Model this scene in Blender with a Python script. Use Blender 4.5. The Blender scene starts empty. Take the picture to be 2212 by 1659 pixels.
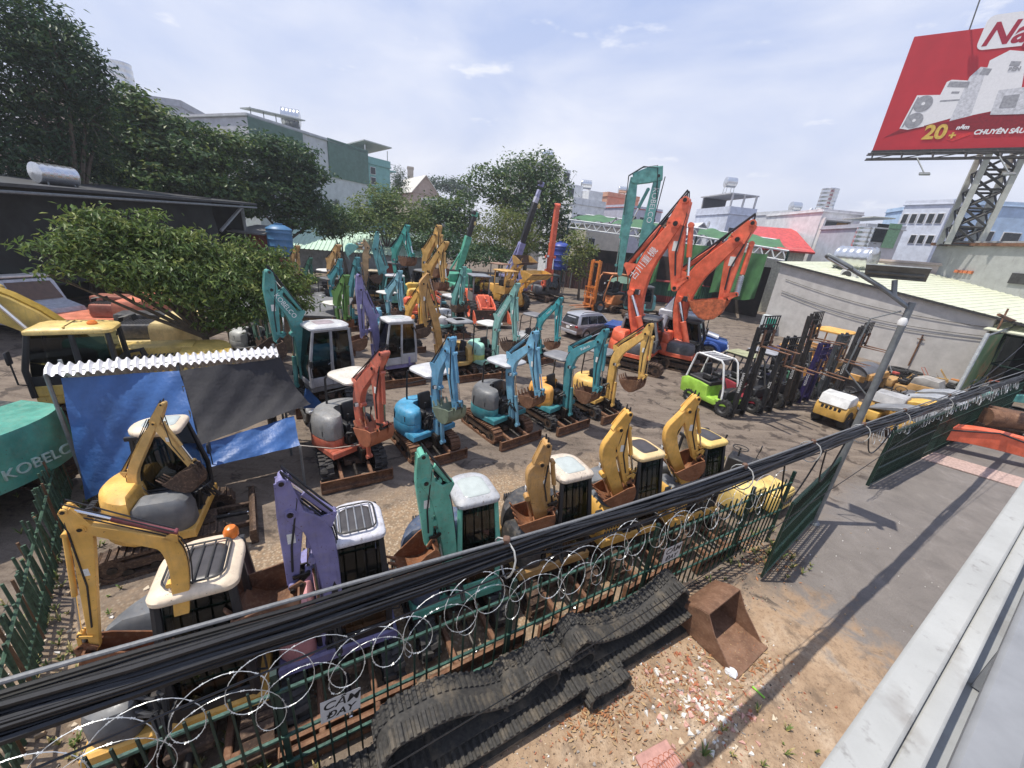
import bpy, bmesh, math, random
from mathutils import Vector, Matrix, Euler
R=math.radians; PI=math.pi
random.seed(7)
SC=bpy.context.scene; COL=SC.collection
# ------------------------------------------------------------------ camera
F_PX=830.6; PU,PV=1106.0,829.5; CAMH=6.3
def cam_basis():
    dn=Vector((901-PU,-(2990-PV),-F_PX)).normalized(); up=-dn
    fw=Vector((0,0,-1)); yw=(fw-up*fw.dot(up)).normalized(); xw=yw.cross(up)
    return Matrix((xw,yw,up))
CR=cam_basis()
def at(u,v,z=0.0):
    d=CR@Vector((u-PU,-(v-PV),-F_PX)); t=(z-CAMH)/d.z
    return Vector((d.x*t,d.y*t,z))
def atd(u,v,dist):
    d=CR@Vector((u-PU,-(v-PV),-F_PX)); t=dist/math.hypot(d.x,d.y)
    return Vector((d.x*t,d.y*t,CAMH+d.z*t))
cam=bpy.data.cameras.new('camera'); camo=bpy.data.objects.new('camera',cam); COL.objects.link(camo)
cam.sensor_width=36; cam.lens=36*F_PX/2212; cam.clip_start=.05; cam.clip_end=3000
camo.matrix_world=Matrix.Translation((0,0,CAMH))@CR.to_4x4()
SC.camera=camo
# ------------------------------------------------------------------ light
SUNV=Vector((-.37,-.03,1)).normalized()
w=bpy.data.worlds.new('World'); SC.world=w; w.use_nodes=True
nt=w.node_tree; N=nt.nodes; L=nt.links; N.clear()
out=N.new('ShaderNodeOutputWorld'); bg=N.new('ShaderNodeBackground')
sky=N.new('ShaderNodeTexSky'); sky.sky_type='NISHITA'; sky.sun_disc=False
sky.sun_elevation=math.asin(SUNV.z); sky.sun_rotation=math.atan2(SUNV.x,SUNV.y)
sky.air_density=1.0; sky.dust_density=2.2; sky.ozone_density=1.2
tc=N.new('ShaderNodeTexCoord')
mp=N.new('ShaderNodeMapping'); mp.inputs['Scale'].default_value=(1.3,1.3,3.6); mp.inputs['Rotation'].default_value=(.1,.25,.5)
nz=N.new('ShaderNodeTexNoise'); nz.inputs['Scale'].default_value=1.5; nz.inputs['Detail'].default_value=8; nz.inputs['Roughness'].default_value=.52; nz.inputs['Distortion'].default_value=.35
cr=N.new('ShaderNodeValToRGB'); cr.color_ramp.elements[0].position=.40; cr.color_ramp.elements[1].position=.74
cr.color_ramp.elements[0].color=(0,0,0,1); cr.color_ramp.elements[1].color=(.85,.85,.85,1)
mx=N.new('ShaderNodeMix'); mx.data_type='RGBA'; mx.inputs[7].default_value=(8.6,8.7,9.3,1)
L.new(tc.outputs['Generated'],mp.inputs['Vector']); L.new(mp.outputs[0],nz.inputs['Vector']); L.new(nz.outputs['Fac'],cr.inputs['Fac'])
# small puffy clouds low over the roofs
m2=N.new('ShaderNodeMapping'); m2.inputs['Scale'].default_value=(5,5,15)
n2=N.new('ShaderNodeTexNoise'); n2.inputs['Scale'].default_value=1.6; n2.inputs['Detail'].default_value=6; n2.inputs['Roughness'].default_value=.55
c2=N.new('ShaderNodeValToRGB'); c2.color_ramp.elements[0].position=.60; c2.color_ramp.elements[1].position=.74
c2.color_ramp.elements[1].color=(.75,.75,.75,1)
L.new(tc.outputs['Generated'],m2.inputs['Vector']); L.new(m2.outputs[0],n2.inputs['Vector']); L.new(n2.outputs['Fac'],c2.inputs['Fac'])
ad=N.new('ShaderNodeMath'); ad.operation='MAXIMUM'; L.new(cr.outputs[0],ad.inputs[0]); L.new(c2.outputs[0],ad.inputs[1])
# the thick humid air lifts the whole sky towards a pale lavender blue, palest at the horizon
sx=N.new('ShaderNodeSeparateXYZ'); L.new(tc.outputs['Generated'],sx.inputs[0])
hr=N.new('ShaderNodeValToRGB'); e=hr.color_ramp.elements; e[0].position=0; e[0].color=(.72,.73,.83,1); e[1].position=.62; e[1].color=(.36,.48,.82,1)
q=e.new(.22); q.color=(.58,.65,.86,1)
L.new(sx.outputs['Z'],hr.inputs[0])
vm=N.new('ShaderNodeVectorMath'); vm.operation='SCALE'; vm.inputs['Scale'].default_value=10; L.new(hr.outputs[0],vm.inputs[0])
m3=N.new('ShaderNodeMix'); m3.data_type='RGBA'; m3.inputs[0].default_value=.85; L.new(vm.outputs[0],m3.inputs[7])
L.new(sky.outputs[0],m3.inputs[6])
L.new(ad.outputs[0],mx.inputs[0]); L.new(m3.outputs[2],mx.inputs[6]); L.new(mx.outputs[2],bg.inputs['Color'])
bg.inputs['Strength'].default_value=.10
L.new(bg.outputs[0],out.inputs['Surface'])
sl=bpy.data.lights.new('sun','SUN'); sl.energy=4.2; sl.angle=R(.53); sl.color=(1,.94,.84)
so=bpy.data.objects.new('sun',sl); COL.objects.link(so); so.rotation_euler=SUNV.to_track_quat('Z','Y').to_euler()
SC.view_settings.view_transform='Standard'; SC.view_settings.look='None'; SC.view_settings.exposure=.22; SC.view_settings.gamma=1
SC.render.engine='CYCLES'; SC.cycles.max_bounces=7; SC.cycles.transparent_max_bounces=16; SC.cycles.use_denoising=True
# ------------------------------------------------------------------ materials
def newmat(name):
    m=bpy.data.materials.new(name); m.use_nodes=True; t=m.node_tree
    b=t.nodes.get('Principled BSDF'); return m,t,b
def noise(t,scale,detail=4,rough=.55,coord='Object',sc=None):
    tc=t.nodes.new('ShaderNodeTexCoord'); n=t.nodes.new('ShaderNodeTexNoise')
    n.inputs['Scale'].default_value=scale; n.inputs['Detail'].default_value=detail; n.inputs['Roughness'].default_value=rough
    if sc:
        mp=t.nodes.new('ShaderNodeMapping'); mp.inputs['Scale'].default_value=sc; t.links.new(tc.outputs[coord],mp.inputs[0]); t.links.new(mp.outputs[0],n.inputs['Vector'])
    else: t.links.new(tc.outputs[coord],n.inputs['Vector'])
    return n.outputs['Fac']
def ramp(t,fac,stops):
    r=t.nodes.new('ShaderNodeValToRGB'); e=r.color_ramp.elements
    while len(e)<len(stops): e.new(.5)
    for k,(p,c) in enumerate(stops): e[k].position=p; e[k].color=(*c,1) if len(c)==3 else c
    t.links.new(fac,r.inputs[0]); return r.outputs[0]
def mixc(t,fac,a,b):
    m=t.nodes.new('ShaderNodeMix'); m.data_type='RGBA'
    for s,v in ((0,fac),(6,a),(7,b)):
        if isinstance(v,(int,float)): m.inputs[s].default_value=v
        elif isinstance(v,tuple): m.inputs[s].default_value=(*v,1)
        else: t.links.new(v,m.inputs[s])
    return m.outputs[2]
def bump(t,b,h,strength=.3,dist=.02):
    n=t.nodes.new('ShaderNodeBump'); n.inputs['Strength'].default_value=strength; n.inputs['Distance'].default_value=dist
    t.links.new(h,n.inputs['Height']); t.links.new(n.outputs[0],b.inputs['Normal'])
G=lambda v:(v,v,v)
_M={}
def paint(c,wear=.35,rough=.42,key=None):
    """worn machine paint: faded patches, dust film, chips down to rust"""
    k=('p',c,wear,rough)
    if k in _M: return _M[k]
    m,t,b=newmat('worn_paint'); lum=.3*c[0]+.6*c[1]+.1*c[2]; ds=.03+.10*wear; c=tuple(x*(1-ds)+lum*ds for x in c)
    f1=noise(t,2.2,5); f2=noise(t,9,6,.7); f3=noise(t,26,4,.6); f4=noise(t,3,5,.65,sc=(5,5,.7))
    hsv=tuple(min(1,x*1.22+.035) for x in c); dk=tuple(x*.66 for x in c)
    col=mixc(t,ramp(t,f1,[(.3,G(0)),(.72,G(1))]),dk,hsv)
    dust=(.30,.25,.19)
    col=mixc(t,ramp(t,f4,[(.52,G(0)),(.80,G(.75*min(1,wear*1.5)))]),col,tuple(x*.35+.03 for x in c))
    col=mixc(t,ramp(t,f2,[(.48,G(0)),(.85,G(.55*min(1,wear*1.6)))]),col,dust)
    col=mixc(t,ramp(t,f3,[(.70-.10*wear,G(0)),(.74-.08*wear,G(.9))]),col,(.085,.045,.028))
    t.links.new(col,b.inputs['Base Color'])
    t.links.new(ramp(t,f2,[(.3,G(rough-.1)),(.75,G(min(1,rough+.3)))]),b.inputs['Roughness'])
    bump(t,b,f2,.12,.01); _M[k]=m; return m
def plain(name,c,rough=.6,metal=0,var=.25,scale=6,bmp=.1):
    k=(name,c,rough,metal)
    if k in _M: return _M[k]
    m,t,b=newmat(name)
    f=noise(t,scale,5,.6)
    col=mixc(t,ramp(t,f,[(.3,G(0)),(.7,G(1))]),tuple(x*(1-var) for x in c),tuple(min(1,x*(1+var)) for x in c))
    t.links.new(col,b.inputs['Base Color']); b.inputs['Roughness'].default_value=rough; b.inputs['Metallic'].default_value=metal
    if bmp: bump(t,b,f,bmp,.02)
    _M[k]=m; return m
def rusty(c1=(.16,.075,.04),c2=(.30,.17,.10),c3=(.06,.035,.025),rough=.8):
    k=('rust',c1,c2,c3)
    if k in _M: return _M[k]
    m,t,b=newmat('rusty_steel'); f=noise(t,3.5,6,.65); f2=noise(t,22,4)
    col=ramp(t,f,[(.28,c3),(.5,c1),(.75,c2)]); col=mixc(t,ramp(t,f2,[(.5,G(0)),(.8,G(.5))]),col,(.36,.24,.15))
    t.links.new(col,b.inputs['Base Color']); b.inputs['Roughness'].default_value=rough; b.inputs['Metallic'].default_value=.15
    bump(t,b,f2,.3,.01); _M[k]=m; return m
def glassy(name='tinted_glass',tint=(.13,.15,.15),refl=.10):
    k=(name,tint)
    if k in _M: return _M[k]
    m,t,b=newmat(name); t.nodes.remove(b); o=t.nodes['Material Output']
    tr=t.nodes.new('ShaderNodeBsdfTransparent'); tr.inputs[0].default_value=(*tint,1)
    gl=t.nodes.new('ShaderNodeBsdfGlossy'); gl.inputs['Roughness'].default_value=.03; gl.inputs['Color'].default_value=(.85,.9,.95,1)
    fr=t.nodes.new('ShaderNodeFresnel'); fr.inputs['IOR'].default_value=1.5
    ms=t.nodes.new('ShaderNodeMixShader'); t.links.new(fr.outputs[0],ms.inputs[0]); t.links.new(tr.outputs[0],ms.inputs[1]); t.links.new(gl.outputs[0],ms.inputs[2])
    t.links.new(ms.outputs[0],o.inputs[0]); _M[k]=m; return m
RUST=rusty(); RUSTD=rusty((.075,.045,.03),(.16,.10,.065),(.035,.025,.02)); RUSTO=rusty((.22,.085,.035),(.34,.16,.08),(.10,.045,.025))
RUBBER=plain('dusty_rubber',(.045,.042,.040),.85,var=.5,scale=9); TYRE=plain('tyre_rubber',(.028,.027,.026),.8,var=.4)
BLACK=plain('black_plastic',(.022,.022,.024),.5,var=.3); DARK=plain('dark_steel',(.045,.044,.044),.6,.2,.4)
GREY=plain('grey_plastic',(.16,.165,.175),.5); STEEL=plain('bare_steel',(.38,.38,.39),.35,.7,.2); CHROME=plain('chrome_rod',(.75,.75,.76),.16,1,.05,bmp=0)
WHITE=plain('white_paint',(.74,.74,.72),.45,var=.08); GLASS=glassy(); GLASSC=glassy('clear_glass',(.55,.60,.58))
LAMP=plain('lamp_lens',(.75,.77,.78),.15,.2,.05,bmp=0); LABEL=plain('label_sheet',(.72,.71,.66),.5,var=.15,scale=40,bmp=0)
GREASE=plain('greasy_iron',(.035,.03,.027),.45,.5,.6,14)
# ------------------------------------------------------------------ geometry collector
class B:
    def __init__(s): s.v=[]; s.f=[]; s.m=[]; s.mats=[]; s.X=[Matrix.Identity(4)]
    def mi(s,mat):
        if mat not in s.mats: s.mats.append(mat)
        return s.mats.index(mat)
    def raw(s,vs,fs,mat,X=None):
        X=(s.X[-1]@X) if X is not None else s.X[-1]
        o=len(s.v); k=s.mi(mat)
        s.v.extend((X@Vector(p))[:] for p in vs)
        s.f.extend([o+i for i in f] for f in fs); s.m.extend([k]*len(fs)); return s
    def bmx(s,bm,mat,X=None):
        bm.verts.index_update()
        s.raw([v.co[:] for v in bm.verts],[[v.index for v in f.verts] for f in bm.faces],mat,X); bm.free(); return s
    def box(s,c,d,mat,bev=0,rot=None,seg=1,taper=None):
        hx,hy,hz=d[0]/2,d[1]/2,d[2]/2
        tx,ty=taper or (1,1)
        vs=[(-hx,-hy,-hz),(hx,-hy,-hz),(hx,hy,-hz),(-hx,hy,-hz),(-hx*tx,-hy*ty,hz),(hx*tx,-hy*ty,hz),(hx*tx,hy*ty,hz),(-hx*tx,hy*ty,hz)]
        fs=[(0,3,2,1),(4,5,6,7),(0,1,5,4),(1,2,6,5),(2,3,7,6),(3,0,4,7)]
        X=Matrix.Translation(c)
        if rot is not None: X=X@Euler(rot).to_matrix().to_4x4()
        if not bev: return s.raw(vs,fs,mat,X)
        bm=bmesh.new(); bv=[bm.verts.new(p) for p in vs]
        for f in fs: bm.faces.new([bv[i] for i in f])
        bmesh.ops.bevel(bm,geom=bm.edges[:],offset=min(bev,min(d)*.49),segments=seg,affect='EDGES',profile=.5)
        return s.bmx(bm,mat,X)
    def prism(s,poly,y0,y1,mat,bev=0,seg=1,X=None,axis='y',caponly=False):
        """polygon in XZ extruded along y (axis 'y') or polygon in XY extruded along z (axis 'z')"""
        bm=bmesh.new(); n=len(poly)
        P=(lambda p,h:(p[0],h,p[1])) if axis=='y' else (lambda p,h:(p[0],p[1],h))
        a=[bm.verts.new(P(p,y0)) for p in poly]; b=[bm.verts.new(P(p,y1)) for p in poly]
        fa=bm.faces.new(a); fb=bm.faces.new(b[::-1])
        for i in range(n): bm.faces.new((a[i],b[i],b[(i+1)%n],a[(i+1)%n]))
        bmesh.ops.recalc_face_normals(bm,faces=bm.faces[:])
        if bev:
            e=list({e for e in (list(fb.edges) if caponly else list(fa.edges)+list(fb.edges))})
            bmesh.ops.bevel(bm,geom=e,offset=bev,segments=seg,affect='EDGES',profile=.5)
        bmesh.ops.triangulate(bm,faces=[f for f in bm.faces if len(f.verts)>4])
        return s.bmx(bm,mat,X)
    def cyl(s,p0,p1,r,mat,seg=12,r2=None,cap=True,bev=0):
        p0,p1=Vector(p0),Vector(p1); d=p1-p0
        q=d.to_track_quat('Z','Y').to_matrix().to_4x4(); X=Matrix.Translation(p0)@q; h=d.length; r2=r if r2 is None else r2
        rings=[(r,0),(r2,h)] if not bev else [(r-bev,0),(r,bev),(r2,h-bev),(r2-bev,h)]
        vs=[];fs=[]
        for rr,z in rings: vs+=[(rr*math.cos(2*PI*i/seg),rr*math.sin(2*PI*i/seg),z) for i in range(seg)]
        for k in range(len(rings)-1):
            for i in range(seg):
                j=(i+1)%seg; fs.append((k*seg+i,k*seg+j,(k+1)*seg+j,(k+1)*seg+i))
        if cap: fs+=[tuple(range(seg-1,-1,-1)),tuple(range((len(rings)-1)*seg,len(rings)*seg))]
        return s.raw(vs,fs,mat,X)
    def lathe(s,prof,mat,seg=20,X=None,cap=True):
        vs=[];fs=[]
        for r,z in prof: vs+=[(r*math.cos(2*PI*i/seg),r*math.sin(2*PI*i/seg),z) for i in range(seg)]
        for k in range(len(prof)-1):
            for i in range(seg):
                j=(i+1)%seg; fs.append((k*seg+i,k*seg+j,(k+1)*seg+j,(k+1)*seg+i))
        if cap: fs+=[tuple(range(seg-1,-1,-1)),tuple(range((len(prof)-1)*seg,len(prof)*seg))]
        return s.raw(vs,fs,mat,X)
    def tube(s,pts,r,mat,seg=6,closed=False):
        P=[Vector(p) for p in pts]; n=len(P)
        if n<2: return s
        up=Vector((0,0,1)); vs=[];fs=[]; prev=None
        for i,p in enumerate(P):
            t=(P[(i+1)%n]-P[i-1]) if closed else (P[min(i+1,n-1)]-P[max(i-1,0)])
            if t.length<1e-9: t=Vector((0,0,1))
            t.normalize()
            a=(prev-t*prev.dot(t)) if prev is not None else (up-t*up.dot(t))
            if a.length<1e-4: a=Vector((1,0,0))-t*t.x
            a.normalize(); prev=a; b=t.cross(a)
            rr=r[i] if isinstance(r,(list,tuple)) else r
            vs+=[p+(a*math.cos(2*PI*k/seg)+b*math.sin(2*PI*k/seg))*rr for k in range(seg)]
        for i in range(n if closed else n-1):
            o=i*seg; q=((i+1)%n)*seg
            for k in range(seg):
                j=(k+1)%seg; fs.append((o+k,o+j,q+j,q+k))
        if not closed: fs+=[tuple(range(seg-1,-1,-1)),tuple(range((n-1)*seg,n*seg))]
        return s.raw(vs,fs,mat)
    def loft(s,rings,mat,cap=True,closed=True):
        n=len(rings[0]); vs=[p for r in rings for p in r]; fs=[]
        for k in range(len(rings)-1):
            for i in range(n if closed else n-1):
                j=(i+1)%n; fs.append((k*n+i,k*n+j,(k+1)*n+j,(k+1)*n+i))
        if cap and closed: fs+=[tuple(range(n-1,-1,-1)),tuple(range((len(rings)-1)*n,len(rings)*n))]
        return s.raw(vs,fs,mat)
    def sheet(s,fn,nu,nv,mat,thick=0):
        g=[[Vector(fn(i/nu,j/nv)) for j in range(nv+1)] for i in range(nu+1)]
        vs=[p for r in g for p in r]; W=nv+1; fs=[(i*W+j,(i+1)*W+j,(i+1)*W+j+1,i*W+j+1) for i in range(nu) for j in range(nv)]
        if thick:
            o=len(vs); nn=[]
            for i in range(nu+1):
                for j in range(nv+1):
                    a=g[min(i+1,nu)][j]-g[max(i-1,0)][j]; b=g[i][min(j+1,nv)]-g[i][max(j-1,0)]
                    nn.append(a.cross(b).normalized()*thick)
            vs=vs+[vs[k]-nn[k] for k in range(o)]; fs=fs+[tuple(x+o for x in f[::-1]) for f in fs]
            ed=[(i*W) for i in range(nu+1)]+[nu*W+j for j in range(1,W)]+[i*W+nv for i in range(nu-1,-1,-1)]+[j for j in range(nv-1,0,-1)]
            for k in range(len(ed)):
                a,b=ed[k],ed[(k+1)%len(ed)]; fs.append((b,a,a+o,b+o))
        return s.raw(vs,fs,mat)
    def obj(s,name,parent=None,loc=None,rz=None,smooth=38,label=None):
        me=bpy.data.meshes.new(name); me.from_pydata(s.v,[],s.f)
        for m in s.mats: me.materials.append(m)
        me.polygons.foreach_set('material_index',s.m)
        me.update()
        if smooth:
            me.polygons.foreach_set('use_smooth',[True]*len(me.polygons)); me.set_sharp_from_angle(angle=R(smooth))
        o=bpy.data.objects.new(name,me); COL.objects.link(o)
        if parent is not None: o.parent=parent
        if loc is not None: o.location=loc
        if rz is not None: o.rotation_euler=(0,0,rz)
        if label: o['label']=label
        return o
def tag(o,label=None,cat=None,group=None,kind=None):
    if label: o['label']=label
    if cat: o['category']=cat
    if group: o['group']=group
    if kind: o['kind']=kind
    return o
def thing(name,label,cat,loc=(0,0,0),rz=0,group=None):
    o=bpy.data.objects.new(name,None); COL.objects.link(o); o.empty_display_size=.3
    o.location=loc; o.rotation_euler=(0,0,rz); return tag(o,label,cat,group)
def text(s,size,mat,name,parent,X,extrude=.003,shear=0,align='CENTER',bold=0):
    c=bpy.data.curves.new(name,'FONT'); c.body=s; c.size=size; c.extrude=extrude; c.shear=shear; c.align_x=align; c.align_y='CENTER'; c.offset=bold
    tmp=bpy.data.objects.new(name,c); COL.objects.link(tmp)
    dg=bpy.context.evaluated_depsgraph_get(); me=bpy.data.meshes.new_from_object(tmp.evaluated_get(dg)); me.name=name
    bpy.data.objects.remove(tmp); me.materials.clear(); me.materials.append(mat)
    o=bpy.data.objects.new(name,me); COL.objects.link(o)
    if parent is not None: o.parent=parent
    o.matrix_local=X; return o
def copytree(o,parent=None):
    c=o.copy(); COL.objects.link(c)
    if parent is not None: c.parent=parent
    for ch in list(o.children): copytree(ch,c)
    return c
def frame(x,z,o):
    """matrix with given x axis, z axis (roughly) and origin"""
    x=Vector(x).normalized(); z=Vector(z); z=(z-x*z.dot(x)).normalized(); y=z.cross(x)
    return Matrix(((x.x,y.x,z.x,o[0]),(x.y,y.y,z.y,o[1]),(x.z,y.z,z.z,o[2]),(0,0,0,1)))
def rrect(x0,x1,y0,y1,r,n=5,rr=None):
    """rounded rectangle; rr = (r00,r10,r11,r01) corner radii"""
    rs=rr or (r,r,r,r); P=[]
    for (cx,cy,a0,q) in ((x0,y0,PI,rs[0]),(x1,y0,1.5*PI,rs[1]),(x1,y1,0,rs[2]),(x0,y1,.5*PI,rs[3])):
        sx=1 if cx==x0 else -1; sy=1 if cy==y0 else -1
        for i in range(n+1):
            a=a0+.5*PI*i/n; P.append((cx+sx*q+q*math.cos(a),cy+sy*q+q*math.sin(a)))
    return P
# ------------------------------------------------------------------ excavators
def track_path(L,H):
    r=H/2; S=L-2*r; per=2*S+2*PI*r
    def f(q):
        q%=per
        if q<S: return (-S/2+q,H),(1,0)
        q-=S
        if q<PI*r: a=PI/2-q/r; return (S/2+r*math.cos(a),r+r*math.sin(a)),(math.sin(a),-math.cos(a))
        q-=PI*r
        if q<S: return (S/2-q,0),(-1,0)
        q-=S; a=-PI/2-q/r; return (-S/2+r*math.cos(a),r+r*math.sin(a)),(math.sin(a),-math.cos(a))
    return f,per
def add_track(b,yc,L,H,W,kind,mat):
    f,per=track_path(L-.06,H-.06); pitch=.105*(W/.3)**.6 if kind=='steel' else .085*(W/.3)**.6
    n=int(per/pitch); pitch=per/n
    # belt
    ring=[f(per*i/(n))[0] for i in range(n)]
    o=[(p[0],yc-W/2+.01,p[1]+.03) for p in ring]+[(p[0],yc+W/2-.01,p[1]+.03) for p in ring]
    cx,cz=0,H/2
    inn=[]
    for i in range(n):
        (x,z),(tx,tz)=f(per*i/n); nx,nz=tz,-tx
        inn.append((x+nx*.05,z+nz*.05))
    vs=o+[(p[0],yc-W/2+.01,p[1]+.03) for p in inn]+[(p[0],yc+W/2-.01,p[1]+.03) for p in inn]; fs=[]
    for i in range(n):
        j=(i+1)%n; fs+= [(i,j,n+j,n+i),(2*n+i,3*n+i,3*n+j,2*n+j),(i,2*n+i,2*n+j,j),(n+i,n+j,3*n+j,3*n+i)]
    b.raw(vs,fs,mat)
    for i in range(n):
        (x,z),(tx,tz)=f(per*(i+.5)/n); ang=math.atan2(-tz,tx)
        nx,nz=-tz,tx
        if kind=='steel':
            b.box((x+nx*.012,yc,z+.03+nz*.012),(pitch*.9,W,.026),mat,rot=(0,ang,0))
            b.box((x+nx*.036+tx*pitch*.3,yc,z+.03+nz*.036+tz*pitch*.3),(pitch*.16,W,.03),mat,rot=(0,ang,0))
        else:
            sd=1 if i%2 else -1
            b.box((x+nx*.022,yc+sd*W*.22,z+.03+nz*.022),(pitch*.72,W*.54,.05),mat,rot=(0,ang,sd*.16))
def undercarriage(root,hb,s,hs,kind,tmat,fmat,bmat,blade=True,gauge=1.25,W=.31,L=2.0,H=.52,hi=False):
    gauge*=s; W*=s; L*=s; H*=hs
    for sd in (1,-1):
        b=B(); add_track(b,sd*gauge/2,L,H,W,kind,tmat); b.obj('track',root,rz=hb)
        b=B(); y=sd*gauge/2
        b.prism([(-L*.36,H*.3),(L*.36,H*.3),(L*.34,H*.66),(-L*.34,H*.66)],y-W*.34,y+W*.34,fmat,.02)
        for x in (-L/2+H*.5,L/2-H*.5):
            b.cyl((x,y-W*.4,H*.5),(x,y+W*.4,H*.5),H*.36,fmat,16,bev=.02); b.cyl((x,y-W*.46,H*.5),(x,y+W*.46,H*.5),H*.14,GREASE,10)
        nr=4
        for k in range(nr):
            x=-L*.28+L*.56*k/(nr-1); b.cyl((x,y-W*.42,H*.24),(x,y+W*.42,H*.24),H*.15,GREASE,10)
        b.obj('track_frame',root,rz=hb)
    b=B()
    b.box((0,0,H*.62),(L*.36,gauge-W*.5,H*.42),fmat,.03); b.box((L*.1,0,H*.6),(L*.5,gauge*.34,H*.3),fmat,.02)
    b.cyl((0,0,H*.75),(0,0,H*1.16),.36*s,GREASE,20)
    b.obj('chassis',root,rz=hb)
    if blade:
        b=B(); xb=L/2+.34*s; wd=(gauge+W)*1.03; hb_=.33*hs
        arc=[(xb-.10+.13*math.cos(a),hb_*.52+hb_*.62*math.sin(a)*.86) for a in [R(q) for q in (-70,-45,-20,0,20,45,70)]]
        prof=[(2*xb-x-.02,z) for x,z in arc]; back=[(x-.045,z) for x,z in prof]
        b.prism(prof+back[::-1],-wd/2,wd/2,bmat,.006)
        b.box((xb+.02,0,.06),(.05,wd,.09),bmat,.008)
        for y in (-gauge*.27,gauge*.27):
            b.box(((L*.22+xb)/2-.02,y,H*.42),(xb-L*.22,.08*s,.12*hs),bmat,.015,rot=(0,.06,0))
        b.cyl((L*.2,0,H*.62),(xb-.12,0,hb_*.72),.045*s,GREASE,10); b.cyl((xb-.45,0,H*.56),(xb-.1,0,hb_*.7),.026*s,CHROME,8)
        for y in (-wd/2,wd/2): b.box((xb-.02,y,hb_*.55),(.12,.02,hb_),bmat,.004)
        b.obj('dozer_blade',root,rz=hb)
def offset_poly(P,hh):
    L_=[];R_=[]
    for i,p in enumerate(P):
        a=Vector(P[max(i-1,0)]); c=Vector(P[min(i+1,len(P)-1)]); t=(c-a).normalized(); n=Vector((-t.y,t.x))
        L_.append((p[0]+n.x*hh[i],p[1]+n.y*hh[i])); R_.append((p[0]-n.x*hh[i],p[1]-n.y*hh[i]))
    return L_,R_
def beam(b,P,hh,w,mat,bev=.012,y=0):
    l,r=offset_poly(P,hh); b.prism(l+r[::-1],y-w/2,y+w/2,mat,bev)
def lerp(a,b,t): return (a[0]+(b[0]-a[0])*t,a[1]+(b[1]-a[1])*t)
def bend(F,E,T,hF,hE,hT,k=.38,n=7):
    a=lerp(F,E,1-k); c=lerp(E,T,k); P=[F]; H=[hF]
    for i in range(n+1):
        t=i/n; p=lerp(lerp(a,E,t),lerp(E,c,t),t); P.append(p); H.append(hF+(hE-hF)*min(1,(1-k)+k*2*t) if t<.5 else hE+(hT-hE)*(k*(t-.5)*2)*.6)
    P.append(T); H.append(hT); return P,H
def ram(b,p,q,r,y=0,split=.6,bmat=None,rmat=None):
    """hydraulic ram: barrel and rod between two (x,z) points at side y"""
    m=lerp(p,q,split); P=lambda a:(a[0],y,a[1])
    b.cyl(P(p),P(m),r,bmat,10,bev=r*.15); b.cyl(P(m),P(q),r*.55,rmat or CHROME,8)
    for e in (p,q): b.cyl((e[0],y-r*1.25,e[1]),(e[0],y+r*1.25,e[1]),r*1.05,bmat,10)
def make_bucket(root,hu,FO,A,bs,ba,mat,wd,y0=0,teeth=True,mir=1):
    X=Matrix.Translation((A[0],y0,A[1]))@Matrix.Rotation(-ba*mir,4,'Y')@Matrix.Diagonal((mir,1,1,1))
    b=B(); b.X=[X]
    cv=[(.07,.06),(.10,-.10),(.07,-.28),(-.04,-.42),(-.20,-.49),(-.36,-.47),(-.52,-.37),(-.64,-.24),(-.70,-.14)]
    cv=[(x*bs,z*bs) for x,z in cv]; th=.025*bs
    l,r=offset_poly(cv,[th/2]*len(cv)); b.prism(l+r[::-1],-wd/2,wd/2,mat,.004)
    side=cv+[(-.10*bs,.05*bs)]
    for sd in (-1,1): b.prism(side,sd*wd/2-.012*bs,sd*wd/2+.012*bs,mat,.003)
    if teeth:
        nT=4 if bs<1.3 else 5
        for k in range(nT):
            y=-wd/2+wd*(k+.5)/nT; b.box((-.74*bs,y,-.07*bs),(.05*bs,wd*.11,.2*bs),mat,.008,rot=(0,R(-32),0),taper=(.5,.75))
    for sd in (-1,1): # ears for the pins
        b.prism([(.02*bs,-.12*bs),(.13*bs,-.12*bs),(.17*bs,.08*bs),(.09*bs,.15*bs),(-.05*bs,.06*bs)],sd*wd*.22-.012,sd*wd*.22+.012,mat)
    b.cyl((0,-wd*.27,0),(0,wd*.27,0),.035*bs,GREASE,10); b.cyl((.11*bs,-wd*.27,.09*bs),(.11*bs,wd*.27,.09*bs),.03*bs,GREASE,10)
    return b.obj('bucket',root,loc=FO,rz=hu)
def hull(b,prof,zs,mat,scales,bev=None):
    """stack of the same outline at several heights, scaled about its own middle"""
    cx=sum(p[0] for p in prof)/len(prof); cy=sum(p[1] for p in prof)/len(prof)
    b.loft([[(cx+(p[0]-cx)*k,cy+(p[1]-cy)*k,z) for p in prof] for z,k in zip(zs,scales)],mat)
def cl(b,P,zs,mat,sc):
    cx,cy=-.16,-.22
    b.loft([[(cx+(p[0]-cx)*k,cy+(p[1]-cy)*k,z) for p in P][::-1] for z,k in zip(zs,sc)],mat)
def rear_shape(r,x1,w,n=18):
    P=[(x1,-w)]
    for i in range(n+1):
        a=1.5*PI-PI*i/n; P.append((min(x1-.005,r*math.cos(a)),max(-w,min(w,r*math.sin(a)))))
    P.append((x1,w)); return P[::-1]
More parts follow.
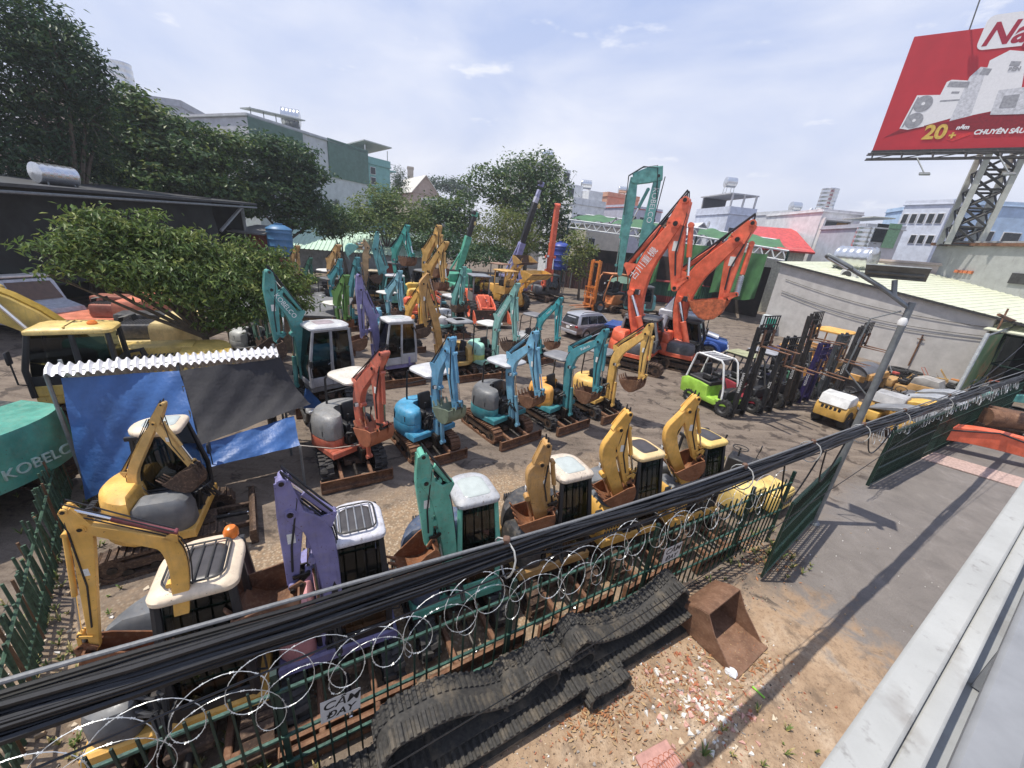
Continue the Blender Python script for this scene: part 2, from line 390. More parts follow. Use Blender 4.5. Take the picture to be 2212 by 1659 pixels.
def seat(b,x,y,z,mat,k=1.0):
    b.box((x,y,z+.1*k),(.46*k,.46*k,.16*k),mat,.05,seg=2); b.box((x-.22*k,y,z+.42*k),(.14*k,.44*k,.56*k),mat,.06,rot=(0,-.14,0),seg=2)
    for sd in (-1,1): b.box((x+.06*k,y+sd*.33*k,z+.2*k),(.42*k,.15*k,.22*k),mat,.03); b.cyl((x+.22*k,y+sd*.33*k,z+.3*k),(x+.27*k,y+sd*.33*k,z+.55*k),.016,mat,6); b.cyl((x+.27*k,y+sd*.33*k,z+.52*k),(x+.28*k,y+sd*.33*k,z+.62*k),.026,mat,8)
def roof_slab(b,x0,x1,y0,y1,z,mat,rr,h=.09,crown=.035):
    P=rrect(x0,x1,y0,y1,.1,6,rr); hull(b,P,[z,z+.02,z+h*.72,z+h,z+h+crown],mat,[.965,1,1,.95,.72])
def exc(key,label,c,hu,J,o):
    hb=R(o.get('hb',-52)); hboom=R(hu); hu=R(o['hub']) if 'hub' in o else hboom; pc=c; c=o.get('ctr',c); FO=(pc[0]-c[0],pc[1]-c[1],0); s=o.get('s',1.0); hs=o.get('hs',1.0)
    cb=o['col']; wear=o.get('wear',.35); mb=paint(cb,wear)
    pm=lambda k,d: paint(o[k],wear) if k in o and isinstance(o[k],tuple) else d
    ma=pm('arm',mb); mdk=pm('deck',mb); mcw=pm('cw',mdk); mhood=pm('hood',mcw); mside=pm('side',mhood); mroof=pm('roofc',WHITE)
    root=thing('excavator',label,'excavator',(c[0],c[1],0),0,o.get('group','used excavators parked in the yard'))
    undercarriage(root,hb,s,hs,o.get('tr','rubber'),RUBBER if o.get('tr','rubber')=='rubber' else o.get('tmat',RUSTD),o.get('fmat',RUSTD),o.get('bmat',RUST),o.get('blade',True),L=o.get('TL',2.0),H=.52)
    top_=o.get('top','canopy')
    S=Matrix.Diagonal((s,s,hs,1)); zb=.56
    def nb():
        b=B(); b.X=[S]; return b
    # deck / turntable skirt
    b=nb(); P=rear_shape(.80,.62,.76); hull(b,P,[zb,zb+.03,zb+.17,zb+.2],mdk,[.95,1,1,.97]); b.obj('deck',root,rz=hu)
    b=nb(); b.box((.18,.24,zb+.215),(.82,.84,.03),BLACK,.01); b.obj('floor_mat',root,rz=hu)
    # counterweight and engine hood
    hz=o.get('hz',.42); wrap=o.get('wrap',top_=='canopy'); sh=o.get('sh',.46)
    if wrap:
        P=[(.34,-.30),(.42,-.40),(.42,-.60),(.30,-.735)]+[q for q in rear_shape(.86,.20,.80)[::-1] if q[1]<.795 and q[0]<.19]+[(-.26,.72),(-.30,-.12),(-.18,-.27)]
        b=nb(); cl(b,P,[zb+.08,zb+.12,zb+.38,zb+.42],mcw,[.96,1,1,.985]); b.obj('counterweight',root,rz=hu)
        b=nb(); cl(b,P,[zb+.42,zb+.44,zb+.42+hz*.5,zb+.42+hz*.8,zb+.42+hz*.95,zb+.42+hz],mhood,[.96,.985,.97,.91,.80,.62]); hd=b.obj('engine_hood',root,rz=hu)
        b=nb(); b.box((-.30,-.795,zb+.62),(.03,.02,.30),BLACK,.005)
        for k in range(4): b.box((-.02+k*.06,-.73,zb+.58),(.035,.05,.16),BLACK,.004)
        b.obj('vent',hd,rz=0)
    else:
        b=nb(); P=rear_shape(.86,-.22,.80); hull(b,P,[zb+.06,zb+.1,zb+.46,zb+.55],mcw,[.95,1,1,.93]); b.obj('counterweight',root,rz=hu)
        b=nb(); P=rear_shape(.82,-.20,.77); hull(b,P,[zb+.55,zb+.57,zb+.55+hz*.55,zb+.55+hz*.85,zb+.55+hz],mhood,[.98,1,.985,.92,.74]); hd=b.obj('engine_hood',root,rz=hu)
        b=nb()
        for k in range(5): b.box((-.84,-.42+k*.05,zb+.68),(.10,.028,.16),BLACK,.005)
        b.obj('vent',hd,rz=0)
        b=nb(); P=rrect(-.25,.60,-.76,-.30,.1,5,(.05,.24,.10,.05)); hull(b,P,[zb+.2,zb+.22,zb+.2+sh*.6,zb+.2+sh*.88,zb+.2+sh],mside,[.98,1,.99,.9,.68]); sc_=b.obj('side_cover',root,rz=hu)
        if o.get('grille'):
            b=nb()
            for i in range(5):
                for k in range(3): b.box((.05+i*.09,-.765,zb+.30+k*.10),(.05,.02,.065),BLACK,.008)
                for k in range(3): b.box((.605,-.72+i*.075,zb+.30+k*.10),(.02,.045,.065),BLACK,.008)
            b.obj('grille',sc_)
            b=nb(); P=rrect(-.20,.50,-.70,-.34,.1,5,(.05,.2,.10,.05)); hull(b,P,[zb+.2+sh*.82,zb+.2+sh*.98,zb+.2+sh*1.06],paint(DG,.3),[1.04,.92,.7]); b.obj('hood_cover',sc_)
    # seat and controls
    b=nb(); seat(b,-.02,.22,zb+.36,BLACK,1.0); b.box((-.05,.22,zb+.3),(.55,.62,.2),DARK,.03); b.obj('seat',root,rz=hu)
    b=nb()
    for y in (.06,.18,.3): b.cyl((.5,y,zb+.2),(.46,y,zb+.62),.014,BLACK,6)
    for y in (.08,.30): b.box((.52,y,zb+.26),(.14,.09,.03),DARK,.006,rot=(0,-.3,0))
    b.obj('levers',root,rz=hu)
    # guts seen between hood and boom
    b=nb(); rnd=random.Random(hash(label)%999)
    for k in range(9):
        x=.42+rnd.uniform(-.08,.12); y=rnd.uniform(-.3,.02); z=zb+.25
        b.tube([(x,y,z),(x+.1,y+rnd.uniform(-.05,.05),z+rnd.uniform(.25,.5)),(x+.22,y*.4,z+rnd.uniform(.3,.55)),(x+.34,y*.2,z+.15)],.018,BLACK,5)
    b.box((.36,-.16,zb+.3),(.26,.26,.24),GREASE,.02); b.obj('hydraulic_hoses',root,rz=hu)
    top=o.get('top','canopy'); zr=o.get('zr',2.36)
    if top=='canopy':
        b=nb(); pr=.028
        for y in (-.22,.70): b.tube([(-.46,y,zb+.5),(-.52,y,1.5),(-.50,y,zr-.1),(-.42,y,zr)],pr,BLACK if o.get('postdark',True) else GREY,8)
        b.tube([(-.51,-.22,1.9),(-.51,.70,1.9)],.02,BLACK,6)
        if o.get('post4'):
            for y in (-.12,.72): b.tube([(.52,y,zb+.2),(.50,y,zr)],pr*.9,GREY,8)
        b.obj('canopy_post',root,rz=hu)
        b=nb(); roof_slab(b,-.54,.52,-.24,.74,zr,mroof,(.28,.16,.16,.28)); rf=b.obj('canopy_roof',root,rz=hu)
        if o.get('hatch'):
            b=nb(); roof_slab(b,-.30,.34,-.06,.54,zr+.085,o['hatch'],(.1,.08,.08,.1),.03,.01); b.obj('roof_panel',rf)
    elif top=='cab':
        fr=pm('cabc',BLACK); X0,X1,Y0,Y1=o.get('cabx',(-.55,.62,-.10,.78)); z0=zb+.2
        b=nb()
        pts={'fl':((X1,Y1),(X1-.16,Y1-.05)),'fr':((X1,Y0),(X1-.16,Y0+.03)),'rl':((X0,Y1),(X0+.06,Y1-.04)),'rr':((X0,Y0),(X0+.06,Y0+.03)),'ml':((.02,Y1),(.0,Y1-.045))}
        for (a,q) in pts.values(): b.tube([(a[0],a[1],z0),(a[0]+(.02 if a[0]>0 else 0),a[1],1.35),(q[0],q[1],zr)],[.05,.046,.04],fr,6)
        b.box(((X0+.02)/2,Y1-.01,z0+.2),(.02-X0,.05,.42),fr,.015); b.box(((X1+.02)/2,Y1-.01,z0+.14),(X1-.02,.05,.3),fr,.015)
        b.box((X0+.01,(Y0+Y1)/2,z0+.28),(.06,Y1-Y0,.56),fr,.015); b.box(((X0+X1)/2,Y0,z0+.25),(X1-X0,.05,.5),fr,.015)
        b.box((X1,(Y0+Y1)/2,z0+.08),(.06,Y1-Y0,.18),fr,.015)
        for y in (Y0+.03,Y1-.045): b.box((.0,y,zr-.01),(X1-X0-.2,.06,.08),fr,.01)
        cb_=b.obj('cab',root,rz=hu)
        b=nb(); b.raw([(X1+.01,Y0+.05,z0+.17),(X1+.01,Y1-.05,z0+.17),(X1+.015,Y1-.05,1.35),(X1+.015,Y0+.05,1.35),(X1-.15,Y1-.08,zr-.02),(X1-.15,Y0+.08,zr-.02)],[(0,1,2,3),(3,2,4,5)],GLASS); b.obj('windscreen',cb_)
        for (xa,xb) in ((X0+.05,-.02),(.06,X1-.06)):
            b=nb(); zl=z0+.42 if xa<0 else z0+.3; b.raw([(xa,Y1,zl),(xb,Y1,zl),(xb-.06*(xa>0),Y1-.03,zr-.05),(xa+.03*(xa<0),Y1-.03,zr-.05)],[(0,1,2,3)],GLASS); b.obj('window',cb_)
        b=nb(); b.raw([(X0+.05,Y0,z0+.5),(X1-.05,Y0,z0+.5),(X1-.18,Y0+.02,zr-.05),(X0+.08,Y0+.02,zr-.05)],[(3,2,1,0)],GLASS); b.obj('window',cb_)
        b=nb(); b.raw([(X0,Y0+.05,z0+.56),(X0,Y1-.05,z0+.56),(X0+.05,Y1-.07,zr-.05),(X0+.05,Y0+.07,zr-.05)],[(3,2,1,0)],GLASS); b.obj('window',cb_)
        b=nb(); roof_slab(b,X0-.05,X1-.08,Y0-.03,Y1+.02,zr,mroof,o.get('rr',(.34,.14,.14,.34)),.10,.04); rf=b.obj('cab_roof',cb_)
        hm=o.get('hatch')
        if hm:
            b=nb(); roof_slab(b,(X0+X1)/2-.27,(X0+X1)/2+.24,(Y0+Y1)/2-.22,(Y0+Y1)/2+.22,zr+.118,hm,(.14,.07,.07,.14),.035,.006); b.obj('roof_hatch',cb_)
        if o.get('bars'):
            b=nb()
            b.tube([(x,y,zr+.175) for x,y in rrect((X0+X1)/2-.29,(X0+X1)/2+.26,(Y0+Y1)/2-.25,(Y0+Y1)/2+.25,.1,4)],.012,DARK,5,True)
            for k in range(5): b.tube([((X0+X1)/2-.28,(Y0+Y1)/2-.2+k*.1,zr+.175),((X0+X1)/2+.25,(Y0+Y1)/2-.2+k*.1,zr+.175)],.010,STEEL if o['bars']=='light' else DARK,5)
            b.obj('hatch_guard',cb_)
        b=nb(); b.tube([(X1-.02,Y1+.02,1.1),(X1+.05,Y1+.14,1.15),(X1+.05,Y1+.14,1.5)],.012,BLACK,6); b.box((X1+.04,Y1+.15,1.58),(.05,.16,.24),BLACK,.02); b.obj('mirror',cb_)
        b=nb(); b.tube([(.1,Y1+.05,z0+.45),(.1,Y1+.07,z0+.75),(.16,Y1+.05,1.45)],.012,STEEL if o.get('cabc') else BLACK,6); b.obj('grab_handle',cb_)
        if o.get('beacon'):
            b=nb(); b.lathe([(.07,zr+.13),(.075,zr+.2),(.05,zr+.26),(.01,zr+.28)],plain('amber_lens',(.75,.20,.03),.3,bmp=0),12,Matrix.Translation((X0+.06,Y1-.12,0))); b.obj('beacon',cb_)
    # ---- front attachment in true metres
    hu=hboom
    F,E,T=J[0],J[1],J[2]; big=o.get('big',False); q=o.get('q',1.0)
    wbm=.17*q; out=1 if o.get('out',True) else -1
    b=B(); zf=F[1]
    b.prism([(F[0]-.28*q,zf-.28*q),(F[0]+.10*q,zf-.30*q),(F[0]+.13*q,zf+.08*q),(F[0]-.06*q,zf+.12*q),(F[0]-.28*q,zf-.02*q)],-.15*q,.15*q,GREASE if not big else mb,.02)
    b.cyl((F[0],-.17*q,F[1]),(F[0],.17*q,F[1]),.05*q,GREASE,12); b.cyl((F[0]-.12*q,0,zf-.34*q),(F[0]-.12*q,0,zf+.1*q),.09*q,GREASE,12)
    b.obj('swing_post',root,loc=FO,rz=hu)
    b=B(); P,H_=bend(F,E,T,.10*q,.165*q,.10*q,o.get('curve',.36)); beam(b,P,H_,wbm,mb,.012*q)
    for p,r in ((F,.10),(T,.085)):
        b.cyl((p[0],-wbm*.62,p[1]),(p[0],wbm*.62,p[1]),r*q,mb,14); b.cyl((p[0],-wbm*.72,p[1]),(p[0],wbm*.72,p[1]),.045*q,GREASE,10)
    l,r=offset_poly(P,H_); mid=l[4] ; 
    # lug for the arm ram on the back of the boom
    kk=lerp(E,T,o.get('lug',.12)); dE=Vector((T[0]-E[0],T[1]-E[1])).normalized(); nE=Vector((-dE.y,dE.x))
    lug=(kk[0]+nE.x*.26*q,kk[1]+nE.y*.26*q); base=(kk[0]+nE.x*.10*q,kk[1]+nE.y*.10*q)
    for sd in (-1,1): b.prism([(base[0]-dE.x*.14*q,base[1]-dE.y*.14*q),(base[0]+dE.x*.14*q,base[1]+dE.y*.14*q),(lug[0]+dE.x*.05*q,lug[1]+dE.y*.05*q),(lug[0]-dE.x*.05*q,lug[1]-dE.y*.05*q)],sd*.06*q-.012,sd*.06*q+.012,mb)
    bo=b.obj('boom',root,loc=FO,rz=hu)
    # hoses along the boom back
    b=B()
    for sd in (-1,0,1):
        b.tube([(x+.02*sd,sd*.045*q,z+.02) for x,z in [lerp(l[0],l[1],.4)]+l[1:-1]+[(T[0]+nE.x*.2*q,T[1]+nE.y*.2*q)]],.014*q,BLACK,5)
    b.obj('hose',root,loc=FO,rz=hu)
    if o.get('lamp',True):
        b=B(); p=lerp(F,E,.82); b.box((p[0]+.12*q,-wbm*.9,p[1]),(.08*q,.10*q,.10*q),BLACK,.01); b.box((p[0]+.163*q,-wbm*.9,p[1]),(.01,.085*q,.085*q),LAMP); b.obj('work_lamp',root,loc=FO,rz=hu)
    # boom ram(s)
    b=B(); pe=lerp(F,E,.80); dF=Vector((E[0]-F[0],E[1]-F[1])).normalized(); nF=Vector((dF.y,-dF.x))
    p0=(F[0]+.22*q,F[1]-.10*q)
    ys=(-wbm*.85,wbm*.85) if big else (0,)
    off=0.0 if big else .19*q
    for y in ys: ram(b,p0,(pe[0]+nF.x*off,pe[1]+nF.y*off),.06*q,y,.58,mb)
    b.obj('boom_cylinder',root,loc=FO,rz=hu)
    if len(J)>=5:
        Tp,A=J[3],J[4]
        b=B(); ram(b,lug,(Tp[0],Tp[1]),.052*q,0,.62,o.get('ramc') and paint(o['ramc'],.3) or mb); b.obj('arm_cylinder',root,loc=FO,rz=hu)
        b=B(); tl=.5
        d=Vector((A[0]-Tp[0],A[1]-Tp[1])); 
        # arm plate runs top - pivot - tip
        P=[Tp,lerp(Tp,T,.55),T,lerp(T,A,.25),lerp(T,A,.6),A]; H_=[.075*q,.13*q,.165*q,.145*q,.11*q,.075*q]
        beam(b,P,H_,wbm*.80,ma,.010*q)
        for sd in (-1,1): beam(b,[Tp,T],[.09*q,.16*q],.02*q,ma,0,sd*wbm*.47)
        for p in (T,Tp,A): b.cyl((p[0],-wbm*.72,p[1]),(p[0],wbm*.72,p[1]),.06*q,ma,12); b.cyl((p[0],-wbm*.8,p[1]),(p[0],wbm*.8,p[1]),.034*q,GREASE,8)
        b.obj('arm',root,loc=FO,rz=hu)
        b=B()
        for sd in (-1,1): b.tube([(lug[0],sd*wbm*.3,lug[1]+.05*q),(Tp[0],sd*wbm*.42,Tp[1]+.16*q),(lerp(Tp,T,.6)[0]+.12*q*out,sd*wbm*.46,lerp(Tp,T,.6)[1]),(lerp(T,A,.45)[0],sd*wbm*.45,lerp(T,A,.45)[1]),(lerp(T,A,.8)[0],sd*wbm*.45,lerp(T,A,.8)[1])],.016*q,BLACK,5)
        b.obj('hose',root,loc=FO,rz=hu)
        # bucket ram on the outer face of the arm
        dA=Vector((A[0]-T[0],A[1]-T[1])).normalized(); nA=Vector((-dA.y,dA.x))
        if nA.x*out<0: nA=-nA
        la=lerp(T,A,.05); lb=lerp(T,A,.86); k0=(la[0]+nA.x*.24*q,la[1]+nA.y*.24*q); k1=(lb[0]+nA.x*.20*q,lb[1]+nA.y*.20*q)
        b=B(); ram(b,k0,k1,.046*q,0,.60,ma); b.obj('bucket_cylinder',root,loc=FO,rz=hu)
        lc=lerp(T,A,.88)
        bs,ba=o.get('bucket',(.85,0))
        e=Matrix.Rotation(ba,2)@Vector((.11*bs,.09*bs)); ear=(A[0]+e.x*out,A[1]+e.y)
        for pa,pb in ((lc,k1),(k1,ear)):
            b=B(); oo=offset_poly([pa,pb],[.03*q,.03*q])
            for sd in (-1,1): b.prism([*oo[0],*oo[1][::-1]],sd*wbm*.6-.012*q,sd*wbm*.6+.012*q,GREASE if wear>.5 else ma)
            b.cyl((pb[0],-wbm*.62,pb[1]),(pb[0],wbm*.62,pb[1]),.03*q,GREASE,8); b.obj('bucket_link',root,loc=FO,rz=hu)
        if bs: make_bucket(root,hu,FO,A,bs,ba,o.get('bkm',RUSTD),o.get('bw',.62)*q,mir=out)
        # warning label on the arm
        b=B(); p=lerp(T,A,.34); sd=-1 if math.sin(hu+.01)<.35 and math.cos(hu)>0 else 1; b.box((p[0],sd*wbm*.405,p[1]),(.10*q,.004,.17*q),LABEL); b.obj('warning_label',root,loc=FO,rz=hu)
    if o.get('txt'):
        sz,col=o.get('tsz',.16)*q,o.get('tcol',WHITE); u=o.get('tpos',.45); a=lerp(E,T,u)
        for sd in (-1,1):
            xx=Vector((dE.x,0,dE.y))*(1 if sd<0 else -1); zz=Vector((0,sd,0))
            X=frame(xx,zz,(a[0],sd*(wbm/2+.004),a[1]))
            X=Matrix.Translation(FO)@Matrix.Rotation(hu,4,'Z')@X
            text(o['txt'],sz,col,'lettering',root,X,.002)
    return root
# colours of the machines
TEAL=(.055,.30,.27); TEALB=(.035,.27,.31); SEA=(.16,.46,.40); MINT=(.30,.60,.48); LIME=(.55,.62,.16); SKY=(.16,.42,.58); BLUE=(.035,.30,.52); ORG=(.80,.12,.035); RED_O=(.60,.12,.055)
YEL=(.78,.42,.055); YELB=(.62,.34,.06); OCH=(.52,.27,.055); PUR=(.21,.19,.40); PURD=(.085,.075,.19); PINK=(.62,.25,.26); PINKG=(.50,.36,.37); GRN=(.09,.24,.035); CREAM=(.74,.60,.43); WGR=(.52,.52,.53); LGREY=(.42,.43,.45); GRN2=(.06,.36,.24); BEI=(.60,.40,.20)
DG=(.13,.135,.14); BLK=(.028,.028,.03)
HATCHD=plain('dark_hatch',(.055,.05,.05),.35,var=.3); HATCHL=plain('pale_hatch',(.42,.46,.44),.25,var=.1)
J_={
'A1':((-3.54,2.82),208,[(0.00,0.60),(-0.34,3.07),(0.28,3.49),(0.34,3.70),(0.51,2.02)]),
'A2':((-6.60,5.70),8,[(0.35,0.75),(-0.21,1.52),(0.52,2.75),(0.72,3.12),(0.94,1.84)]),
'A3':((-2.10,3.76),208,[(0.00,0.60),(0.07,2.76),(0.38,3.10),(0.42,3.54),(0.46,2.02)]),
'A4':((-0.60,4.74),208,[(0.00,0.60),(0.31,2.74),(0.55,3.04),(0.59,3.47),(0.49,1.92)]),
'A5':((1.05,5.66),195,[(0.00,0.60),(0.60,2.60),(0.47,2.84),(0.41,3.20),(0.24,1.89)]),
'A6':((2.88,6.75),195,[(0.00,0.60),(1.04,2.58),(0.83,3.12),(0.71,3.44),(0.43,1.90)]),
'A7':((4.65,7.62),190,[(0.00,0.60),(1.32,2.63),(0.96,3.24),(0.84,3.53),(0.46,2.10)]),
'B1':((-4.41,9.34),-35,[(0.75,0.60),(0.59,2.28),(1.44,3.13),(1.77,3.56),(1.52,1.51)]),
'B2':((-2.61,10.51),-40,[(0.75,0.60),(0.58,2.54),(1.12,3.34),(1.23,3.68),(1.49,1.75)]),
'B3':((-0.44,12.07),-40,[(0.75,0.60),(0.38,2.54),(1.20,3.25),(1.29,3.70),(1.67,1.75)]),
'B4':((1.48,13.33),-42,[(0.75,0.60),(0.57,2.62),(1.65,3.38),(1.80,3.78),(1.80,1.62)]),
'B5':((3.28,14.57),-42,[(0.75,0.60),(0.66,2.50),(1.71,3.53),(1.79,3.86),(1.85,1.81)]),
'C1':((-7.01,13.28),228,[(0.70,0.80),(0.69,2.97),(1.40,4.05),(1.40,4.59),(1.40,2.35)]),
'C2':((-5.32,16.19),222,[(0.70,0.80),(0.85,2.53),(1.35,3.82),(1.37,4.35),(1.35,1.87)]),
'C3':((-2.77,17.28),218,[(0.70,0.70),(1.05,2.54),(1.67,4.15),(1.42,4.52),(1.48,2.34)]),
'C4':((-1.51,17.93),-38,[(0.70,0.60),(0.66,2.61),(1.50,3.89),(1.72,4.41),(1.88,1.88)]),
'C5':((0.69,20.90),-38,[(0.70,0.60),(0.50,2.04),(1.61,3.28),(1.76,3.59),(1.81,1.29)]),
'D1':((-9.39,18.94),-32,[(0.70,0.60),(0.56,2.75),(1.26,3.53),(1.51,3.90),(1.28,1.76)]),
'D10':((-7.50,27.94),-20,[(0.70,0.60),(1.32,2.01),(3.30,1.04),(3.56,1.46),(3.58,0.40)]),
'D2':((-10.93,23.79),-32,[(0.70,0.60),(0.73,2.29),(1.48,3.90),(1.65,4.34),(1.45,2.07)]),
'D3':((-8.38,23.62),-36,[(0.70,0.60),(0.46,2.33),(1.53,3.32),(1.73,3.85),(1.81,1.57)]),
'D4':((-10.09,31.01),205,[(0.70,1.00),(0.75,2.90),(1.30,4.49),(1.11,5.67),(0.99,2.58)]),
'D5':((-12.2,33.0),205,[(0.70,1.00),(0.84,3.70),(0.60,4.40),(0.84,4.9),(1.5,4.35)]),
'D6':((-12.52,38.28),-32,[(0.70,1.20),(0.19,3.69),(1.74,5.58),(2.11,6.31),(2.54,3.56)]),
'D7a':((-8.6,33.4),-35,[(0.70,1.60),(0.59,4.12),(2.00,5.85),(2.18,6.5),(2.70,3.31)]),
'D7b':((-7.37,29.2),-35,[(0.70,1.20),(0.63,3.44),(1.90,4.83),(2.45,5.49),(2.24,2.75)]),
'D8a':((-20.44,34.11),-30,[(0.70,1.00),(0.72,2.38),(1.63,3.42),(2.03,3.95),(1.83,1.61)]),
'D8b':((-14.94,29.61),-30,[(0.70,1.00),(0.77,3.17),(1.65,4.12),(2.02,4.58),(1.76,2.36)]),
'D9':((-18.74,33.00),-25,[(0.70,0.70),(0.85,1.96),(1.33,2.67),(1.61,3.16),(1.45,1.14)]),
'E1':((6.75,21.3),-32,[(0.10,1.50),(-0.90,4.70),(0.75,7.58),(0.95,8.64),(1.40,4.57)]),
'E2':((9.5,22.2),-32,[(0.05,1.30),(-0.62,4.49),(1.54,7.15),(2.00,7.95),(1.62,4.04)]),
'E3':((11.43,38.30),170,[(0.30,2.00),(0.50,7.6),(0.40,12.3)]),
'H1':((2.6,43.6),-75,[(0.30,1.90),(.75,5.3),(.95,9.55)]),
}
def ex(k,label,**o): c,h,J=J_[k]; return exc(k,label,c,o.pop('hu',h),J,o)
# front row, against the green fence
ex('A1','large yellow excavator with cream roof, barred hatch and orange beacon in the fence corner',col=YEL,deck=YEL,cw=YEL,hood=DG,side=DG,top='cab',roofc=CREAM,hatch=HATCHD,bars='dark',beacon=True,hb=-60,q=.48,curve=.2,s=1.12,bucket=(.8,R(10)),bw=.5,bkm=RUSTO,ramc=(.20,.035,.045),tr='steel',hub=-62,ctr=(-3.75,3.22),cabx=(-.28,.56,-.02,.66),rr=(.30,.12,.10,.30))
ex('A2','yellow excavator with folded boom and black hood parked before the blue tarpaulin',col=(.66,.40,.10),deck=YEL,cw=YEL,hood=YEL,side=DG,sh=.62,top='cab',roofc=CREAM,hatch=HATCHL,hb=35,tr='steel',q=.50,bucket=(.8,R(20)),bw=.5,bmat=RUSTD,hub=25,ctr=(-6.45,5.9),cabx=(-.28,.56,-.02,.66))
ex('A3','purple excavator with pink side cover and white cab roof behind the fence',col=PUR,deck=PUR,cw=PUR,hood=PUR,side=PINK,sh=.62,top='cab',roofc=(.66,.65,.70),hatch=HATCHD,bars='light',hb=-60,bucket=(.85,R(-8)),bkm=RUST,bw=.75,out=False,wear=.55,hub=-62,ctr=(-2.31,4.16),cabx=(-.28,.56,-.02,.66),rr=(.30,.12,.10,.30),q=0.85)
ex('A4','green excavator with yellow edged blue cover and white cab roof behind the fence',col=(.10,.44,.31),deck=(.10,.44,.31),cw=(.10,.44,.31),hood=(.045,.075,.14),side=(.045,.075,.14),sh=.6,cabc=(.10,.44,.31),top='cab',roofc=LGREY,hatch=HATCHL,hb=-58,bucket=(.8,R(25)),bkm=RUSTO,wear=.6,out=False,tr='rubber',hub=-62,ctr=(-0.81,5.14),cabx=(-.28,.56,-.02,.66),rr=(.30,.12,.10,.30),q=0.82)
ex('A5','scraped yellow and black excavator with cream roof and rusty bucket behind the fence',col=OCH,deck=OCH,cw=OCH,hood=BLK,side=BLK,sh=.55,top='cab',roofc=(.66,.55,.43),hatch=HATCHL,hb=-58,bucket=(.8,R(0)),bkm=RUSTO,wear=.7,out=False,tr='steel',hub=-62,ctr=(0.84,6.06),cabx=(-.28,.56,-.02,.66),rr=(.30,.12,.10,.30),q=0.85)
ex('A6','yellow grilled mini excavator with cream roof, middle one of the folded yellow booms',col=YEL,deck=YEL,cw=YEL,hood=DG,side=YEL,sh=.66,grille=True,top='cab',roofc=(.80,.58,.27),hatch=HATCHD,hb=-57,bucket=(.85,R(12)),bkm=RUSTO,out=False,tr='steel',hub=-62,ctr=(2.48,7.04),cabx=(-.28,.56,-.02,.66),rr=(.30,.12,.10,.30),q=0.86)
ex('A7','yellow mini excavator with bright yellow roof, nearest to the black steering wheel box',col=YEL,deck=YEL,cw=YEL,hood=DG,side=YEL,sh=.66,grille=True,top='cab',roofc=(.85,.55,.13),hatch=HATCHD,hb=-57,bucket=(.85,R(12)),bkm=RUSTO,out=False,tr='steel',hub=-62,ctr=(4.18,7.87),cabx=(-.28,.56,-.02,.66),rr=(.30,.12,.10,.30),q=0.86)
# second row
ex('B1','red orange mini excavator with rounded grey hood and cream canopy beside the tarpaulin',col=RED_O,deck=RED_O,cw=RED_O,hood=(.22,.22,.215),side=RED_O,hz=.62,sh=.3,top='canopy',roofc=(.60,.55,.46),hb=-58,s=1.06,bucket=(.95,R(-4)),bkm=plain('orange_bucket_paint',(.34,.12,.06),.6),wear=.6,zr=2.42,bw=.66)
ex('B2','sky blue mini excavator with rounded blue body and small white canopy',col=(.10,.33,.52),deck=BLUE,cw=BLUE,hood=BLUE,side=BLUE,sh=.2,top='canopy',roofc=WGR,hb=-52,tr='steel',tmat=RUST,bucket=(.9,R(-4)),bkm=plain('green_bucket_paint',(.17,.21,.15),.6),wear=.45)
ex('B3','pale blue boom mini excavator with dark grey hood over a teal skirt',col=SKY,deck=TEALB,cw=TEALB,hood=(.13,.135,.14),side=TEALB,hz=.60,sh=.25,top='canopy',roofc=LGREY,hb=-49,tr='steel',tmat=RUST,bucket=(.8,R(-6)),bkm=RUST,s=1.05)
ex('B4','teal boom mini excavator with orange yellow hood and grey canopy, lettering on the boom',col=TEALB,deck=TEALB,cw=(.80,.36,.045),hood=(.80,.36,.045),side=TEALB,sh=.22,top='canopy',roofc=(.17,.17,.18),hb=-50,tr='rubber',bucket=(.9,R(-10)),bkm=RUST,txt='Kubota',tpos=.58,tsz=.13)
ex('B5','yellow boom excavator at the right end of the second row with a rusty bucket',col=(.78,.46,.09),deck=(.78,.46,.09),cw=(.78,.46,.09),hood=(.78,.46,.09),side=BLK,sh=.3,top='canopy',roofc=(.16,.16,.165),hb=-51,tr='rubber',bucket=(.95,R(-2)),bkm=RUST)
# third row
ex('C1','dark teal excavator with tall grey cab, boom bent over to the tree',col=TEAL,deck=DG,cw=LGREY,hood=LGREY,side=TEAL,top='cab',cabc=(.30,.30,.31),roofc=(.52,.52,.52),hatch=plain('mauve_hatch',(.32,.26,.27),.4),hb=-60,s=1.25,hs=1.12,q=1.22,zr=2.5,bucket=(1.05,R(15)),bkm=RUSTD,bw=.7,out=False,txt='KOBELCO',tsz=.17,tpos=.5,wear=.5,tr='rubber')
ex('C2','purple excavator with silver cab and faded pink hood under an orange beacon',col=PUR,deck=PUR,cw=PUR,hood=PINKG,side=PINKG,sh=.5,top='cab',cabc=(.42,.42,.43),roofc=(.56,.56,.56),hatch=HATCHL,beacon=True,hb=-56,tr='steel',s=1.12,hs=1.06,zr=2.42,bucket=(1.0,R(-5)),bkm=RUST,out=False,wear=.45)
ex('C3','brown yellow excavator with grey canopy roof panel and a very tall folded boom',col=OCH,deck=(.50,.30,.05),cw=(.50,.30,.05),hood=(.50,.30,.05),side=(.50,.30,.05),top='canopy',roofc=(.24,.245,.26),hatch=HATCHD,hb=-55,tr='steel',zr=2.5,bucket=(.85,R(-5)),bkm=RUSTD,out=False,wear=.55)
